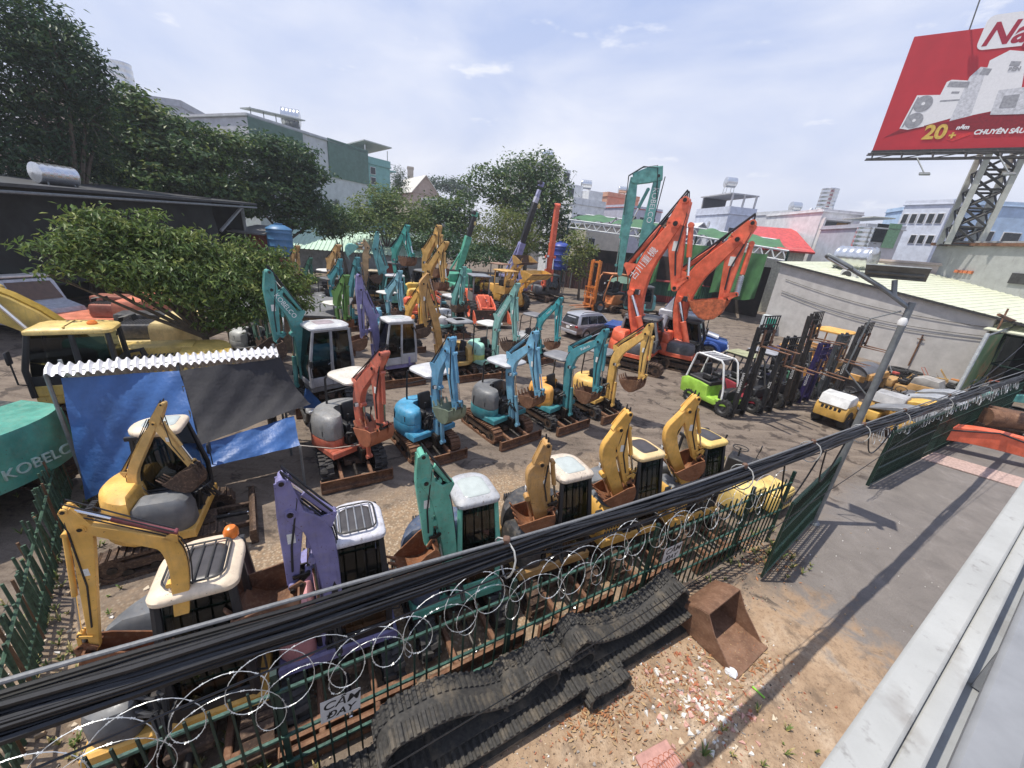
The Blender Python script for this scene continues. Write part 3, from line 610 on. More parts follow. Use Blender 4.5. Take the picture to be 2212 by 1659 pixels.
ex('C4','pale mint excavator with lime edged tank and flat white canopy, lettering on the boom',col=(.22,.48,.42),deck=MINT,cw=LIME,hood=MINT,side=MINT,hz=.5,top='canopy',roofc=(.62,.61,.57),postdark=False,hb=-53,tr='rubber',bucket=(.95,R(-4)),bkm=RUSTD,txt='建機あじ S',tsz=.15,tpos=.42,zr=2.3)
ex('C5','turquoise boom mini excavator with grey canopy parked just left of the silver car',col=(.02,.33,.36),deck=TEALB,cw=(.75,.36,.05),hood=(.35,.35,.36),side=TEALB,top='canopy',roofc=(.15,.15,.16),hb=-50,bucket=(.85,R(-4)),bkm=RUST,txt='Kubota',tsz=.13,tpos=.62)
# machines deeper in the yard
ex('D1','grass green mini excavator with white canopy beside the spreading tree',col=GRN,deck=(.10,.38,.06),cw=(.10,.38,.06),hood=(.62,.63,.60),side=(.10,.38,.06),top='canopy',roofc=(.60,.57,.50),postdark=False,post4=True,hb=-55,bucket=(.85,R(-5)),bkm=RUSTO,zr=2.35,q=1.22)
ex('D2','teal boom excavator half hidden behind the green and purple booms',col=(.045,.25,.27),deck=TEALB,cw=(.75,.36,.05),hood=(.75,.36,.05),top='canopy',roofc=(.6,.6,.6),hb=-50,bucket=(.85,0),q=1.22)
ex('D3','powder blue excavator with small cream canopy, between the purple cab and orange machine',col=(.18,.42,.50),deck=SKY,cw=SKY,hood=SKY,top='canopy',roofc=(.62,.60,.55),hb=-50,bucket=(.8,R(-5)),bkm=RUSTD,q=1.22)
ex('D4','sea green excavator with white roofed cab and lime edged counterweight',col=(.10,.38,.37),deck=(.16,.52,.36),cw=(.50,.66,.22),hood=(.12,.46,.33),side=(.12,.46,.33),top='cab',roofc=WGR,cabc=(.10,.38,.37),hb=-50,s=1.3,hs=1.1,q=1.52,hz=.62,bucket=(1.2,R(0)),bkm=RUSTD,out=False)
ex('D5','beige boom excavator holding a pale green bucket high in the air',col=(.56,.36,.17),deck=OCH,cw=OCH,hood=OCH,top='cab',roofc=(.5,.4,.25),hb=-50,s=1.25,hs=1.1,q=1.46,bucket=(1.35,R(120)),bkm=plain('mint_bucket_paint',(.20,.46,.40),.5))
ex('D6','bright teal excavator with a dark cab in front of the long green roof',col=(.03,.34,.29),deck=DG,cw=(.03,.30,.26),hood=DG,top='cab',roofc=(.10,.105,.11),hb=-40,s=1.6,hs=1.15,q=1.95,zr=2.45,bucket=(1.5,R(-5)),bkm=RUST,tr='steel')
ex('D7a','tall golden yellow excavator with the highest of the yellow booms',col=(.58,.33,.07),deck=(.72,.45,.05),cw=(.72,.45,.05),hood=(.72,.45,.05),top='cab',roofc=(.15,.15,.15),hb=-40,s=1.55,hs=1.2,q=1.95,bucket=(1.3,R(0)),bkm=RUST,tr='steel')
ex('D7b','golden yellow excavator with square body, its boom in front of the tallest yellow one',col=(.58,.33,.07),deck=(.72,.45,.05),cw=(.72,.45,.05),hood=(.72,.45,.05),side=(.72,.45,.05),top='none',hb=-40,s=1.4,hs=1.15,q=1.59,bucket=(1.2,R(-5)),bkm=RUST,tr='steel',hz=.6)
ex('D8a','tan boom excavator farthest to the left under the blue water tank',col=(.50,.29,.09),deck=OCH,cw=BLK,hood=BLK,top='canopy',roofc=(.7,.7,.66),hb=-45,s=1.2,q=1.52,bucket=(1.1,0),bkm=RUSTD)
ex('D8b','tan boom excavator with black body standing in front of the grey barn wall',col=(.56,.33,.11),deck=YEL,cw=BLK,hood=BLK,side=BLK,top='canopy',roofc=(.68,.66,.62),hb=-45,s=1.3,q=1.52,hs=1.1,bucket=(1.1,R(-5)),bkm=RUSTD)
ex('D9','small dark green excavator boom between the two tan booms at the barn',col=(.03,.15,.10),deck=(.03,.15,.10),cw=DG,hood=DG,top='none',hb=-45,bucket=(.8,0),q=1.22)
ex('D10','bright orange mini excavator with its lettered boom lowered to the ground',col=ORG,deck=ORG,cw=ORG,hood=ORG,side=ORG,top='none',hb=-40,s=1.1,q=1.34,bucket=(.9,R(0)),bkm=RUSTD,txt='HITACHI',tsz=.2,tpos=.4,wear=.15)
J_['F1']=((-6.3,20.6),-40,J_['C5'][2]); J_['F2']=((-13.6,27.2),-30,J_['D3'][2]); J_['F3']=((-11.9,16.6),-35,J_['C5'][2]); J_['F4']=((-4.6,24.6),-45,J_['D2'][2])
ex('F1','small yellow excavator squeezed between the silver cab and the orange machine',col=YEL,deck=YEL,cw=YEL,hood=YEL,side=YEL,top='none',hb=-52,bucket=(.8,0),q=1.1)
ex('F2','faded teal excavator with black canopy farther left, before the barn wall',col=TEALB,deck=TEALB,cw=DG,hood=DG,top='canopy',roofc=(.10,.10,.10),hb=-45,bucket=(.9,0),q=1.2,s=1.15)
ex('F3','grey hooded excavator with dark green boom under the edge of the spreading tree',col=(.05,.16,.11),deck=DG,cw=(.45,.46,.44),hood=(.45,.46,.44),top='canopy',roofc=(.3,.3,.3),hb=-52,bucket=(.85,0),q=1.1)
ex('F4','dusty sea green excavator behind the brown yellow one and its grey canopy',col=(.12,.36,.32),deck=(.12,.36,.32),cw=WGR,hood=WGR,top='cab',roofc=(.5,.5,.5),cabc=DG,hb=-50,bucket=(.9,0),q=1.15,s=1.12)
# large machines
bo=dict(big=True,s=1.72,hs=1.32,tr='steel',tmat=RUSTD,blade=False,zr=2.02,TL=2.2)
ex('E1','tall orange excavator with white characters on its curved boom, beside the silver car',col=ORG,deck=ORG,cw=ORG,hood=ORG,side=(.10,.10,.105),sh=.5,top='cab',roofc=(.055,.055,.06),cabc=(.17,.175,.18),hb=-30,q=2.75,curve=.62,bucket=(0,0),wear=.22,txt='古川重機',tsz=.17,tpos=.30,**bo)
ex('E2','tall orange excavator with ribbed arm ram and curled bucket, behind the tall forklifts',col=ORG,deck=ORG,cw=ORG,hood=ORG,side=(.10,.10,.105),top='cab',roofc=(.045,.045,.05),cabc=BLK,hb=-30,q=2.75,curve=.55,bucket=(2.2,R(-4)),bkm=plain('orange_worn_bucket',(.50,.13,.05),.6,var=.5),bw=.42,wear=.25,**bo)
e3=ex('E3','huge sea green excavator with long arm doubled back from its boom top',col=(.09,.36,.31),deck=(.10,.36,.36),cw=(.10,.36,.36),hood=(.10,.36,.36),side=(.10,.36,.36),top='cab',roofc=(.04,.04,.045),cabc=BLK,hb=200,q=2.9,curve=.2,bucket=(0,0),wear=.4,txt='KOBELCO',tsz=.22,tpos=.5,out=True,**{**bo,'s':2.0,'hs':1.45})
m_=paint((.09,.36,.31),.4); hh=R(170)
b=B(); beam(b,[(.1,12.55),(1.2,12.35),(2.45,11.95)],[.55,.62,.45],.62,m_,.03); b.cyl((2.35,-.45,11.9),(2.35,.45,11.9),.3,m_,14); b.obj('boom_head',e3,rz=hh)
b=B(); beam(b,[(2.42,12.1),(2.36,10.5),(2.30,7.5),(2.15,3.9)],[.30,.42,.36,.22],.5,m_,.03); b.cyl((2.15,-.36,3.9),(2.15,.36,3.9),.22,m_,12); b.obj('arm',e3,rz=hh)
b=B(); ram(b,(1.05,11.2),(2.0,8.4),.15,0,.55,m_); ram(b,(2.75,10.6),(2.62,4.6),.13,0,.6,m_); b.obj('arm_cylinder',e3,rz=hh)
b=B()
for k in range(4): b.tube([(.2,.3-.2*k,10.5),(.6,.3-.2*k,12.9+.1*k),(1.8,.3-.2*k,12.95),(2.9,.3-.2*k,12.2),(2.75,.3-.2*k,9.0+k*.5)],.04,BLACK,5)
b.obj('hose',e3,rz=hh)
ex('H1','orange excavator with upright telescopic boom, black cab, far side of the yard',col=(.70,.10,.03),deck=BLK,cw=ORG,hood=DG,side=DG,top='cab',roofc=(.05,.07,.065),cabc=BLK,hb=-50,q=2.6,curve=.2,wear=.3,**bo)

# ribbed guard round the lower ram of the second tall orange machine
c_,h_,Jx=J_['E2']; e2=[x for x in COL.objects if x.get('label','').startswith('tall orange excavator with ribbed')][0]
b=B(); d_=Vector((Jx[4][0]-Jx[2][0],Jx[4][1]-Jx[2][1])).normalized(); n_=Vector((-d_.y,d_.x)); n_=n_ if n_.x>0 else -n_
for k in range(11):
    p=lerp(Jx[2],Jx[4],.56+.03*k); p=(p[0]+n_.x*.58,p[1]+n_.y*.58); a=(p[0]+d_.x*.07,p[1]+d_.y*.07); b.cyl((p[0],0,p[1]),(a[0],0,a[1]),.13,STEEL,12,.15)
b.obj('ram_guard',e2,rz=R(h_))
# ------------------------------------------------------------------ other machines
def wheel(b,c,r,w,rim=None,lugs=0,axis='y',seg=24):
    """tyre + rim lying on the y axis"""
    rim=rim or GREY
    X=Matrix.Translation(c)@Matrix.Rotation(PI/2,4,'X')
    b.lathe([(r*.58,-w*.42),(r*.62,-w*.5),(r*.9,-w*.5),(r*.98,-w*.40),(r,-w*.2),(r,w*.2),(r*.98,w*.40),(r*.9,w*.5),(r*.62,w*.5),(r*.58,w*.42)],TYRE,seg,X,cap=False)
    b.lathe([(r*.60,-w*.46),(r*.52,-w*.40),(r*.46,-w*.22),(r*.2,-w*.2),(r*.16,-w*.34),(.001,-w*.34)],rim,seg,X,cap=False)
    b.lathe([(.001,w*.34),(r*.16,w*.34),(r*.2,w*.2),(r*.46,w*.22),(r*.52,w*.40),(r*.60,w*.46)],rim,seg,X,cap=False)
    for k in range(lugs):
        a=2*PI*k/lugs
        for sd in (-1,1):
            aa=a+(PI/lugs if sd>0 else 0)
            b.box((c[0]+math.cos(aa)*r*1.0,c[1]+sd*w*.25,c[2]+math.sin(aa)*r*1.0),(r*.10,w*.56,r*.12),TYRE,0,rot=(0,-aa,0),)
def wheel_obj(root,c,r,w,rim=None,lugs=0,name='wheel'):
    b=B(); wheel(b,(0,0,0),r,w,rim,lugs); return b.obj(name,root,loc=c)
def forklift(label,x,y,hd,col,mast,guard,lift,zm,roofplate=None,s=1.0,tilt=0,txt=None,forkc=RUST,opt={}):
    root=thing('forklift',label,'forklift',(x,y,0),R(hd),'forklifts lined up with raised masts')
    mb=paint(col,.2); mm=plain('mast_paint',mast,.45,.1,.35,6); mg=paint(guard,.2)
    S=Matrix.Diagonal((s,s,s,1))
    def nb():
        b=B(); b.X=[S]; return b
    b=nb() # rounded body: counterweight at the rear, step at the front
    b.prism([(-2.05,.32),(-.35,.26),(-.30,.50),(-.78,.52),(-.86,.95),(-1.25,1.0),(-1.9,1.02),(-2.12,.88)],-.52,.52,mb,.07,2); b.obj('body',root)
    for ya,yb in ((-.55,-.30),(.30,.55)): b=nb(); b.prism([(-.45,.30),(.10,.42),(.12,.62),(-.40,.60)],ya,yb,mb,.03); b.obj('front_fender',root)
    b=nb(); b.box((-.22,0,.75),(.34,.9,.45),BLACK,.05); b.obj('dashboard',root)
    b=nb(); b.prism([(-1.9,.98),(-.80,.93),(-.80,1.08),(-1.80,1.13)],-.44,.44,BLACK,.03); b.obj('engine_cover',root)
    b=nb(); seat(b,-1.15,0,1.05,BLACK,.95); b.obj('seat',root)
    b=nb(); b.cyl((-.35,.05,.8),(-.62,.05,1.28),.025,BLACK,8); b.tube([(-.64+.10*math.cos(a)*.6,.05+.17*math.sin(a),1.30+.10*math.cos(a)) for a in [2*PI*k/14 for k in range(14)]],.016,BLACK,6,True); b.obj('steering_wheel',root)
    b=nb() # overhead guard
    for sd in (-.47,.47): b.tube([(-.18,sd,.62),(-.22,sd,1.0),(-.50,sd*.96,1.95),(-.62,sd*.94,2.06),(-1.62,sd*.94,2.10),(-1.72,sd*.94,2.02),(-1.92,sd,1.02)],.038,mg,8)
    for k in range(6): b.box((-.68-.175*k,0,2.075),(.035,.9,.05),mg)
    b.tube([(-1.72,-.45,2.04),(-1.72,.45,2.04)],.034,mg,8); og=b.obj('overhead_guard',root)
    if roofplate: b=nb(); b.box((-1.15,0,2.13),(1.15,.98,.035),paint(roofplate,.5),.01); b.obj('roof_plate',og)
    for (wx,wy,wr,ww) in ((0,-.46,.33,.22),(0,.46,.33,.22),(-1.55,-.44,.27,.18),(-1.55,.44,.27,.18)): wheel_obj(root,(wx*s,wy*s,wr*s),wr*s,ww*s,paint(mast,.2) if mast[0]<.1 else GREY,14)
    T=Matrix.Translation((.30*s,0,0))@Matrix.Rotation(tilt,4,'Y')
    b=B(); b.X=[T@S]
    for sd in (-1,1):
        b.box((0,sd*.36,zm/2+.06),(.13,.075,zm),mm,.008); b.box((.075,sd*.345,zm/2+.06),(.02,.11,zm),mm)
        b.box((.02,sd*.26,zm*.5+zm*.06),(.10,.06,zm*.96),mm,.006)
        b.cyl((-.08,sd*.30,.2),(-.08,sd*.30,zm*.62),.04,mm,8); b.cyl((-.08,sd*.30,zm*.62),(-.08,sd*.30,zm*.98),.025,CHROME,8)
        b.tube([(.06,sd*.07,.5),(.06,sd*.07,zm)],.012,GREASE,4)
    for z in (.25,zm*.5,zm-.02): b.box((-.04,0,z),(.07,.76,.10),mm,.006)
    b.obj('mast',root)
    b=B(); b.X=[T@S]; zl=lift
    for z in (zl+.12,zl+.52): b.box((.16,0,z),(.06,.98,.10),mm,.006)
    for k in range(7): b.box((.15,-.46+.92*k/6,zl+.78),(.03,.03,.62),mm)
    for z in (zl+.78,zl+1.08): b.box((.15,0,z),(.035,.98,.04),mm)
    b.obj('fork_carriage',root)
    for sd in (-.28,.28):
        b=B(); b.X=[T@S]; b.box((.21,sd,zl+.30),(.045,.11,.62),forkc,.006); b.prism([(.19,zl),(1.22,zl-.004),(1.24,zl+.012),(.19,zl+.05)],sd-.055,sd+.055,forkc); b.obj('fork',root)
    b=nb()
    for sd in (-.30,.30): b.tube([(-.22,sd,.75),(.26,sd*.9,1.35)],.03,CHROME,6); 
    b.obj('tilt_cylinder',root)
    for sd in (-.40,.40): b=nb(); b.cyl((-.24,sd,1.62),(-.16,sd,1.62),.07,BLACK,10); b.cyl((-.165,sd,1.62),(-.155,sd,1.62),.06,LAMP,10); b.obj('headlight',root)
    if txt:
        X=T@frame((0,0,-1),(0,-1,0),(.005*s,-.405*s,zm*.42*s)); text(txt,.13*s,WHITE,'lettering',root,X,.002)
    return root
FK=[('lime green forklift with white overhead guard at the front end of the row',(.30,.56,.03),(.018,.018,.02),(.78,.78,.77),2.95,3.55,None,0,'UNICARRIERS'),
('dark red forklift with olive roof plate and black mast, second along the row',(.30,.012,.03),(.018,.018,.02),(.03,.03,.03),2.15,3.15,(.35,.36,.18),0,'TCM'),
('black forklift with brown raised mast tilted carriage above its neighbours',(.05,.05,.055),(.028,.024,.022),(.03,.03,.03),3.05,3.9,(.30,.31,.34),R(-3),'TOYOTA'),
('navy purple forklift with yellow step and dark violet mast',(.035,.028,.14),(.03,.022,.085),(.05,.04,.12),1.55,2.75,None,0,'TOYOTA'),
('dark grey forklift with green fender between the purple and black masts',(.05,.20,.12),(.06,.065,.07),(.05,.05,.05),2.0,3.05,None,0,'NICHIYU'),
('dark forklift with long raised forks at the roller end of the row',(.45,.20,.03),(.045,.042,.042),(.45,.20,.03),2.55,3.35,None,0,'TOYOTA')]
for k,(lb,col,ms,gd,lift,zm,rp,tl,tx) in enumerate(FK):
    px,py=[(9.55,15.05),(11.15,15.75),(12.7,16.7),(14.1,17.65),(15.5,18.5),(17.0,19.3)][k]
    d=Vector((math.cos(R(-58)),math.sin(R(-58)))); px-=d.x*.3; py-=d.y*.3
    forklift(lb,px,py,-58+(k*7%5-2),col,ms,gd,lift,zm,rp,1.08,tl,tx)
big=forklift('large orange forklift with tall mast facing left in front of the container',7.5,39.3,208,(.62,.20,.045),(.60,.19,.04),(.60,.19,.04),.25,2.7,(.60,.20,.04),1.75,0,None,paint((.60,.19,.04),.4)); big['group']='large machines standing at the back of the yard'
def loader(label,x,y,hd,col,cabc,z_b,pitch,bcol,txt=None,cab='cab',roofc=None,s=1.0):
    """articulated wheel loader, origin under the front axle"""
    root=thing('wheel_loader',label,'wheel loader',(x,y,0),R(hd),'large machines standing at the back of the yard'); mb=paint(col,.35); mc=paint(cabc,.3)
    S=Matrix.Diagonal((s,s,s,1))
    def nb():
        b=B(); b.X=[S]; return b
    for wx in (0,-2.6):
        for sd in (-.85,.85): wheel_obj(root,(wx*s,sd*s,.68*s),.68*s,.46*s,mb,18)
    b=nb(); b.prism([(-.55,.55),(.45,.55),(.40,1.15),(.10,1.75),(-.25,1.80),(-.55,1.2)],-.42,.42,mb,.04); b.obj('front_frame',root)
    b=nb(); b.prism([(-3.75,.75),(-1.2,.62),(-1.1,1.15),(-1.9,1.25),(-2.0,1.85),(-3.6,1.75),(-3.85,1.3)],-.62,.62,mb,.06,2); b.obj('rear_body',root)
    b=nb()
    for k in range(6): b.box((-3.3+.16*k,-.625,1.5),(.08,.02,.22),BLACK)
    b.cyl((-2.9,.2,1.75),(-2.9,.2,2.3),.05,DARK,8); b.obj('exhaust',root)
    zc,zt=1.25,2.95
    b=nb()
    for px in (-.72,-1.95):
        for sd in (-.58,.58): b.box((px,sd,(zc+zt)/2),(.09,.08,zt-zc),mc,.01)
    b.box((-1.33,0,zc),(1.3,1.24,.12),mc,.02); b.box((-.72,0,zc+.25),(.05,1.1,.5),mc,.01)
    for sd in (-.59,.59): b.box((-1.33,sd,zc+.3),(1.2,.04,.55),mc,.01)
    cb=b.obj('cab',root)
    if cab=='cab':
        for vs in ([(-.68,-.52,zc+.5),(-.68,.52,zc+.5),(-.68,.52,zt),(-.68,-.52,zt)],[(-1.9,-.6,zc+.58),(-.78,-.6,zc+.58),(-.78,-.6,zt),(-1.9,-.6,zt)],[(-1.9,.6,zc+.58),(-.78,.6,zc+.58),(-.78,.6,zt),(-1.9,.6,zt)],[(-1.98,-.52,zc+.5),(-1.98,.52,zc+.5),(-1.98,.52,zt),(-1.98,-.52,zt)]):
            b=nb(); b.raw(vs,[(0,1,2,3)],GLASSC); b.obj('window',cb)
    b=nb(); roof_slab(b,-2.12,-.55,-.72,.72,zt,paint(roofc or cabc,.4),(.08,.08,.08,.08),.10,.03); b.obj('roof',cb)
    b=nb(); seat(b,-1.5,0,zc+.2,BLACK,1.1); b.obj('seat',root)
    # lift arms: pivot at (-.15,1.65), bucket pin at reach
    pv=(-.12,1.62); L_=2.05; zt_=z_b; dx=math.sqrt(max(.1,L_*L_-(zt_-pv[1])**2)); pn=(pv[0]+dx,zt_)
    b=nb()
    for sd in (-.52,.52):
        kx=lerp(pv,pn,.55); P=[pv,(kx[0],kx[1]+.18),pn]; beam(b,P,[.14,.17,.11],.10,mb,.01,sd)
    kx=lerp(pv,pn,.6); b.cyl((kx[0],-.52,kx[1]+.12),(kx[0],.52,kx[1]+.12),.09,mb,10); b.obj('lift_arm',root)
    b=nb(); 
    for sd in (-.3,.3): ram(b,(-.1,.95),lerp(pv,pn,.5),.055,sd,.6,mb)
    b.obj('lift_cylinder',root)
    b=nb(); zl=(kx[0]-.1,kx[1]+.55); ram(b,(pv[0]-.05,pv[1]+.15),zl,.06,0,.6,mb); beam(b,[zl,(kx[0],kx[1]+.1),(kx[0]+.1,kx[1]-.35)],[.06,.09,.06],.09,mb); b.cyl((kx[0]+.1,0,kx[1]-.33),(pn[0]+.1,0,pn[1]+.35),.04,mb,8); b.obj('tilt_linkage',root)
    b=nb(); b.X=[S@Matrix.Translation((pn[0],0,pn[1]))@Matrix.Rotation(-pitch,4,'Y')]
    cv=[(.16,.62),(.06,.40),(.04,.05),(.10,-.16),(.28,-.26),(.62,-.27),(1.0,-.27)]; l,r=offset_poly(cv,[.02]*7); mbk=bcol if not isinstance(bcol,tuple) else paint(bcol,.5)
    b.prism(l+r[::-1],-1.22,1.22,mbk,.005)
    for sd in (-1.22,1.22): b.prism([(.16,.62),(.06,.40),(.04,.05),(.10,-.16),(.28,-.26),(1.0,-.26),(.86,-.10),(.45,.42)],sd-.015,sd+.015,paint(col,.4),.004)
    b.box((1.0,0,-.27),(.14,2.46,.04),RUST); b.obj('bucket',root)
    if txt:
        a=lerp(pv,pn,.42); xx=Vector((pn[0]-pv[0],0,pn[1]-pv[1]))
        text(txt,.19*s,WHITE,'lettering',root,S@frame(xx,(0,-1,0),(a[0],-.575,a[1]+.1)),.002)
    return root
loader('red orange wheel loader with grey cab and wide bucket resting low',-2.75,29.6,-66,ORG,(.20,.205,.21),.42,R(8),RUSTD,'HITACHI',roofc=(.22,.24,.27),s=1.08)
loader('yellow wheel loader holding its empty yellow bucket up high, canopy frame behind',-.4,35.0,-42,(.66,.34,.035),(.60,.33,.06),2.75,R(38),(.58,.34,.045),None,'open',s=1.12)
loader('older wheel loader with rusty brown bucket raised above the yellow bucket',-1.2,42.0,-35,(.50,.27,.05),(.20,.19,.18),3.35,R(20),RUSTD,None,'open',(.30,.16,.10),s=1.15)
# tyre rollers, drums
def big_roller():
    root=thing('road_roller','large orange road roller, smooth grey drum facing the yard, wall behind','road roller',(18.3,21.75,0),R(-60),None); mb=paint((.60,.30,.06),.45); dm=plain('drum_steel',(.17,.175,.185),.5,.5,.25,3)
    b=B(); X=Matrix.Translation((1.35,0,.78))@Matrix.Rotation(PI/2,4,'X'); b.lathe([(.001,-1.0),(.2,-1.0),(.24,-.97),(.74,-.97),(.76,-1.02),(.78,-1.02),(.78,1.02),(.76,1.02),(.74,.97),(.24,.97),(.2,1.0),(.001,1.0)],dm,40,X,cap=False); b.obj('drum',root)
    b=B()
    for sd in (-1.12,1.12): b.box((1.0,sd,.92),(2.0,.10,.34),mb,.03)
    b.box((.05,0,.95),(.18,2.3,.45),mb,.03); b.box((2.12,0,1.1),(.2,2.34,.34),mb,.03); b.obj('drum_frame',root)
    b=B(); b.prism([(-2.9,.7),(-.25,.6),(-.25,1.25),(-.9,1.3),(-1.0,1.75),(-2.7,1.6),(-2.95,1.2)],-.75,.75,mb,.06,2); b.obj('engine_body',root)
    b=B()
    for k in range(7): b.box((-1.2-.2*k,.755,1.25),(.1,.02,.3),BLACK)
    b.obj('vent',root)
    b=B(); seat(b,-.55,.0,1.3,BLACK); b.tube([(-.2,0,1.2),(-.1,0,1.75)],.03,BLACK); b.obj('seat',root)
    b=B()
    for px in (-1.1,.0):
        for sd in (-.7,.7): b.tube([(px,sd,1.2),(px,sd,2.85)],.04,mb,8)
    b.obj('canopy_post',root)
    b=B(); roof_slab(b,-1.4,.35,-.95,.95,2.85,paint((.75,.38,.05),.2),(.15,.15,.15,.15),.12,.04); b.obj('canopy_roof',root)
    for sd in (-.75,.75): wheel_obj(root,(-1.9,sd,.68),.68,.5,mb,16)
    for sd in (-.8,.8): b=B(); b.cyl((2.25,sd,1.35),(2.33,sd,1.35),.08,BLACK,10); b.cyl((2.33,sd,1.35),(2.34,sd,1.35),.07,LAMP,10); b.obj('headlight',root)
    b=B(); b.tube([(.3,-1.3,1.6),(.2,-1.5,2.0),(.25,-1.5,2.25)],.015,BLACK); b.box((.27,-1.5,2.35),(.04,.2,.26),BLACK,.02); b.obj('mirror',root)
big_roller()
def small_roller(label,x,y,hd,c1,c2,cover):
    """compact combination roller: vibrating drum in front, tyres behind"""
    root=thing('compact_roller',label,'road roller',(x,y,0),R(hd),'small rollers parked by the fence'); mb=paint(c1,.4); mt=paint(c2,.25)
    b=B(); X=Matrix.Translation((.95,0,.40))@Matrix.Rotation(PI/2,4,'X'); b.lathe([(.001,-.58),(.36,-.58),(.40,-.62),(.40,.62),(.36,.58),(.001,.58)],plain('drum_steel',(.17,.175,.185),.5,.5,.25,3),30,X,cap=False); b.obj('drum',root)
    b=B()
    for sd in (-.68,.68): b.prism([(.45,.40),(1.1,.34),(1.1,.48),(.5,.72)],sd-.03,sd+.03,mb,.01)
    b.box((.42,0,.72),(.5,1.34,.40),mb,.05,seg=2); b.obj('front_frame',root)
    b=B(); b.prism([(-1.5,.42),(.1,.42),(.1,.74),(-.35,.76),(-.42,.98),(-1.45,1.02),(-1.56,.8)],-.56,.56,mb,.05,2); b.obj('rear_body',root)
    b=B(); b.prism([(-1.54,.98),(-.40,.95),(-.46,1.30),(-.75,1.42),(-1.40,1.36)],-.52,.52,mt,.07,2); b.obj('engine_hood',root)
    b=B()
    for k in range(5): b.box((-1.55,-.3+.15*k,.85),(.02,.09,.14),BLACK,.004)
    b.obj('vent',root)
    if cover: b=B(); b.prism([(-1.0,1.38),(.62,.96),(.62,1.02),(-.2,1.34),(-1.0,1.46)],-.55,.55,paint(cover,.3),.02); b.obj('cover',root)
    else:
        b=B(); seat(b,-.15,0,.75,BLACK,.9); b.obj('seat',root)
        b=B(); b.cyl((.2,0,.9),(.02,0,1.42),.025,BLACK,8); b.tube([(.0+.12*math.cos(a)*.5,.2*math.sin(a),1.44+.12*math.cos(a)) for a in [2*PI*k/14 for k in range(14)]],.016,BLACK,6,True); b.obj('steering_wheel',root)
    for sd in (-.46,.46): wheel_obj(root,(-1.02,sd,.40),.40,.30,DARK,0)
    b=B(); b.tube([(-.4,-.62,.9),(-.4,-.66,1.25),(-.1,-.66,1.25),(.0,-.62,.85)],.02,mb,6); b.obj('hand_rail',root)
    for sd in (-.4,.4): b=B(); b.box((.70,sd,.78),(.05,.16,.12),BLACK,.02); b.box((.73,sd,.78),(.01,.13,.09),LAMP); b.obj('headlight',root)
    return root
small_roller('compact yellow roller with white engine hood and bare black tyre, nearest to the pole',14.5,15.85,35,(.68,.38,.05),(.72,.72,.70),None)
small_roller('compact yellow roller under a dark grey cover just behind the light pole',15.6,14.85,122,(.70,.40,.045),(.20,.21,.22),(.19,.20,.215))
small_roller('compact yellow roller with bright yellow lid beside the grey covered ones',17.2,15.8,122,(.70,.40,.045),(.24,.24,.24),(.72,.42,.04))
small_roller('compact roller with pale grey lid near the tilted wooden pallet',18.75,16.75,122,(.70,.40,.045),(.34,.36,.39),(.33,.35,.38))
small_roller('compact roller with slate grey lid nearest to the hanging banner',20.4,17.75,122,(.66,.40,.05),(.33,.35,.38),(.30,.32,.35))
small_roller('compact yellow roller without cover between the drum and pale lids',17.4,16.6,35,(.62,.34,.05),(.4,.4,.4),None)
small_roller('compact brownish roller farthest from the fence near the wall',21.0,20.2,122,(.50,.28,.08),(.35,.33,.30),None)
# plate compactors and engines in a heap behind the rollers
def engine(label,x,y,hd,c,tank):
    root=thing('power_trowel',label,'compactor',(x,y,0),R(hd),'small compactors crowded below the wall')
    b=B(); b.prism([(-.36,.02),(.36,.02),(.46,.16),(.30,.10),(-.30,.10),(-.46,.16)],-.24,.24,DARK,.01); b.obj('base_plate',root)
    b=B(); b.box((0,0,.28),(.40,.34,.28),DARK,.04); b.cyl((.1,-.24,.32),(.1,-.17,.32),.13,GREASE,14); b.obj('engine',root)
    b=B(); b.box((0,.02,.50),(.36,.30,.16),paint(tank,.3),.05,seg=2); b.obj('fuel_tank',root)
    b=B(); b.tube([(-.2,-.2,.25),(-.75,-.2,.95),(-.78,.2,.95),(-.2,.2,.25)],.018,paint(c,.4),6); b.obj('handle',root)
ec=[(.62,.35,.05),(.5,.1,.05),(.35,.36,.38),(.6,.33,.05)]
rn=random.Random(4)
EN=['compactor with white tank at the left end of the heap','compactor with grey tank beside the white one','compactor with red tank between grey ones','compactor with yellow handle near the stacked tyres','compactor with pale tank before the tyres','compactor with dark tank below the wall','compactor with rusty handle next to the pallet','compactor with orange tank in the middle of the heap','compactor with black tank at the pallet foot','compactor with dusty tank closest to the rollers']
for k in range(10):
    t=k/9; engine('small plate '+EN[k],22.0+6.2*t+rn.uniform(-.3,.3),22.6+.9*t+rn.uniform(-1.2,1.0)-(.8 if k%2 else 0),rn.uniform(0,360),ec[k%4],[(.7,.7,.68),(.4,.4,.42),(.5,.06,.04),(.6,.35,.05),(.6,.6,.57),(.05,.05,.05),(.3,.3,.3),(.6,.22,.04),(.04,.04,.04),(.4,.36,.3)][k])
for k,(x,y,z,t) in enumerate([(25.2,24.6,.0,0),(25.15,24.65,.26,0),(26.6,25.3,0,0)]):
    b=B(); X=Matrix.Translation((x,y,z+.13)); b.lathe([(.34,-.10),(.40,-.13),(.56,-.12),(.60,-.06),(.60,.06),(.56,.12),(.40,.13),(.34,.10),(.34,-.10)],TYRE,24,X,cap=False)
    tag(b.obj('tyre'),['worn black tyre at the bottom of the pair by the wall','worn black tyre on top of another by the wall','single worn tyre lying flat nearer to the pallet'][k],'tyre','loose tyres by the wall')
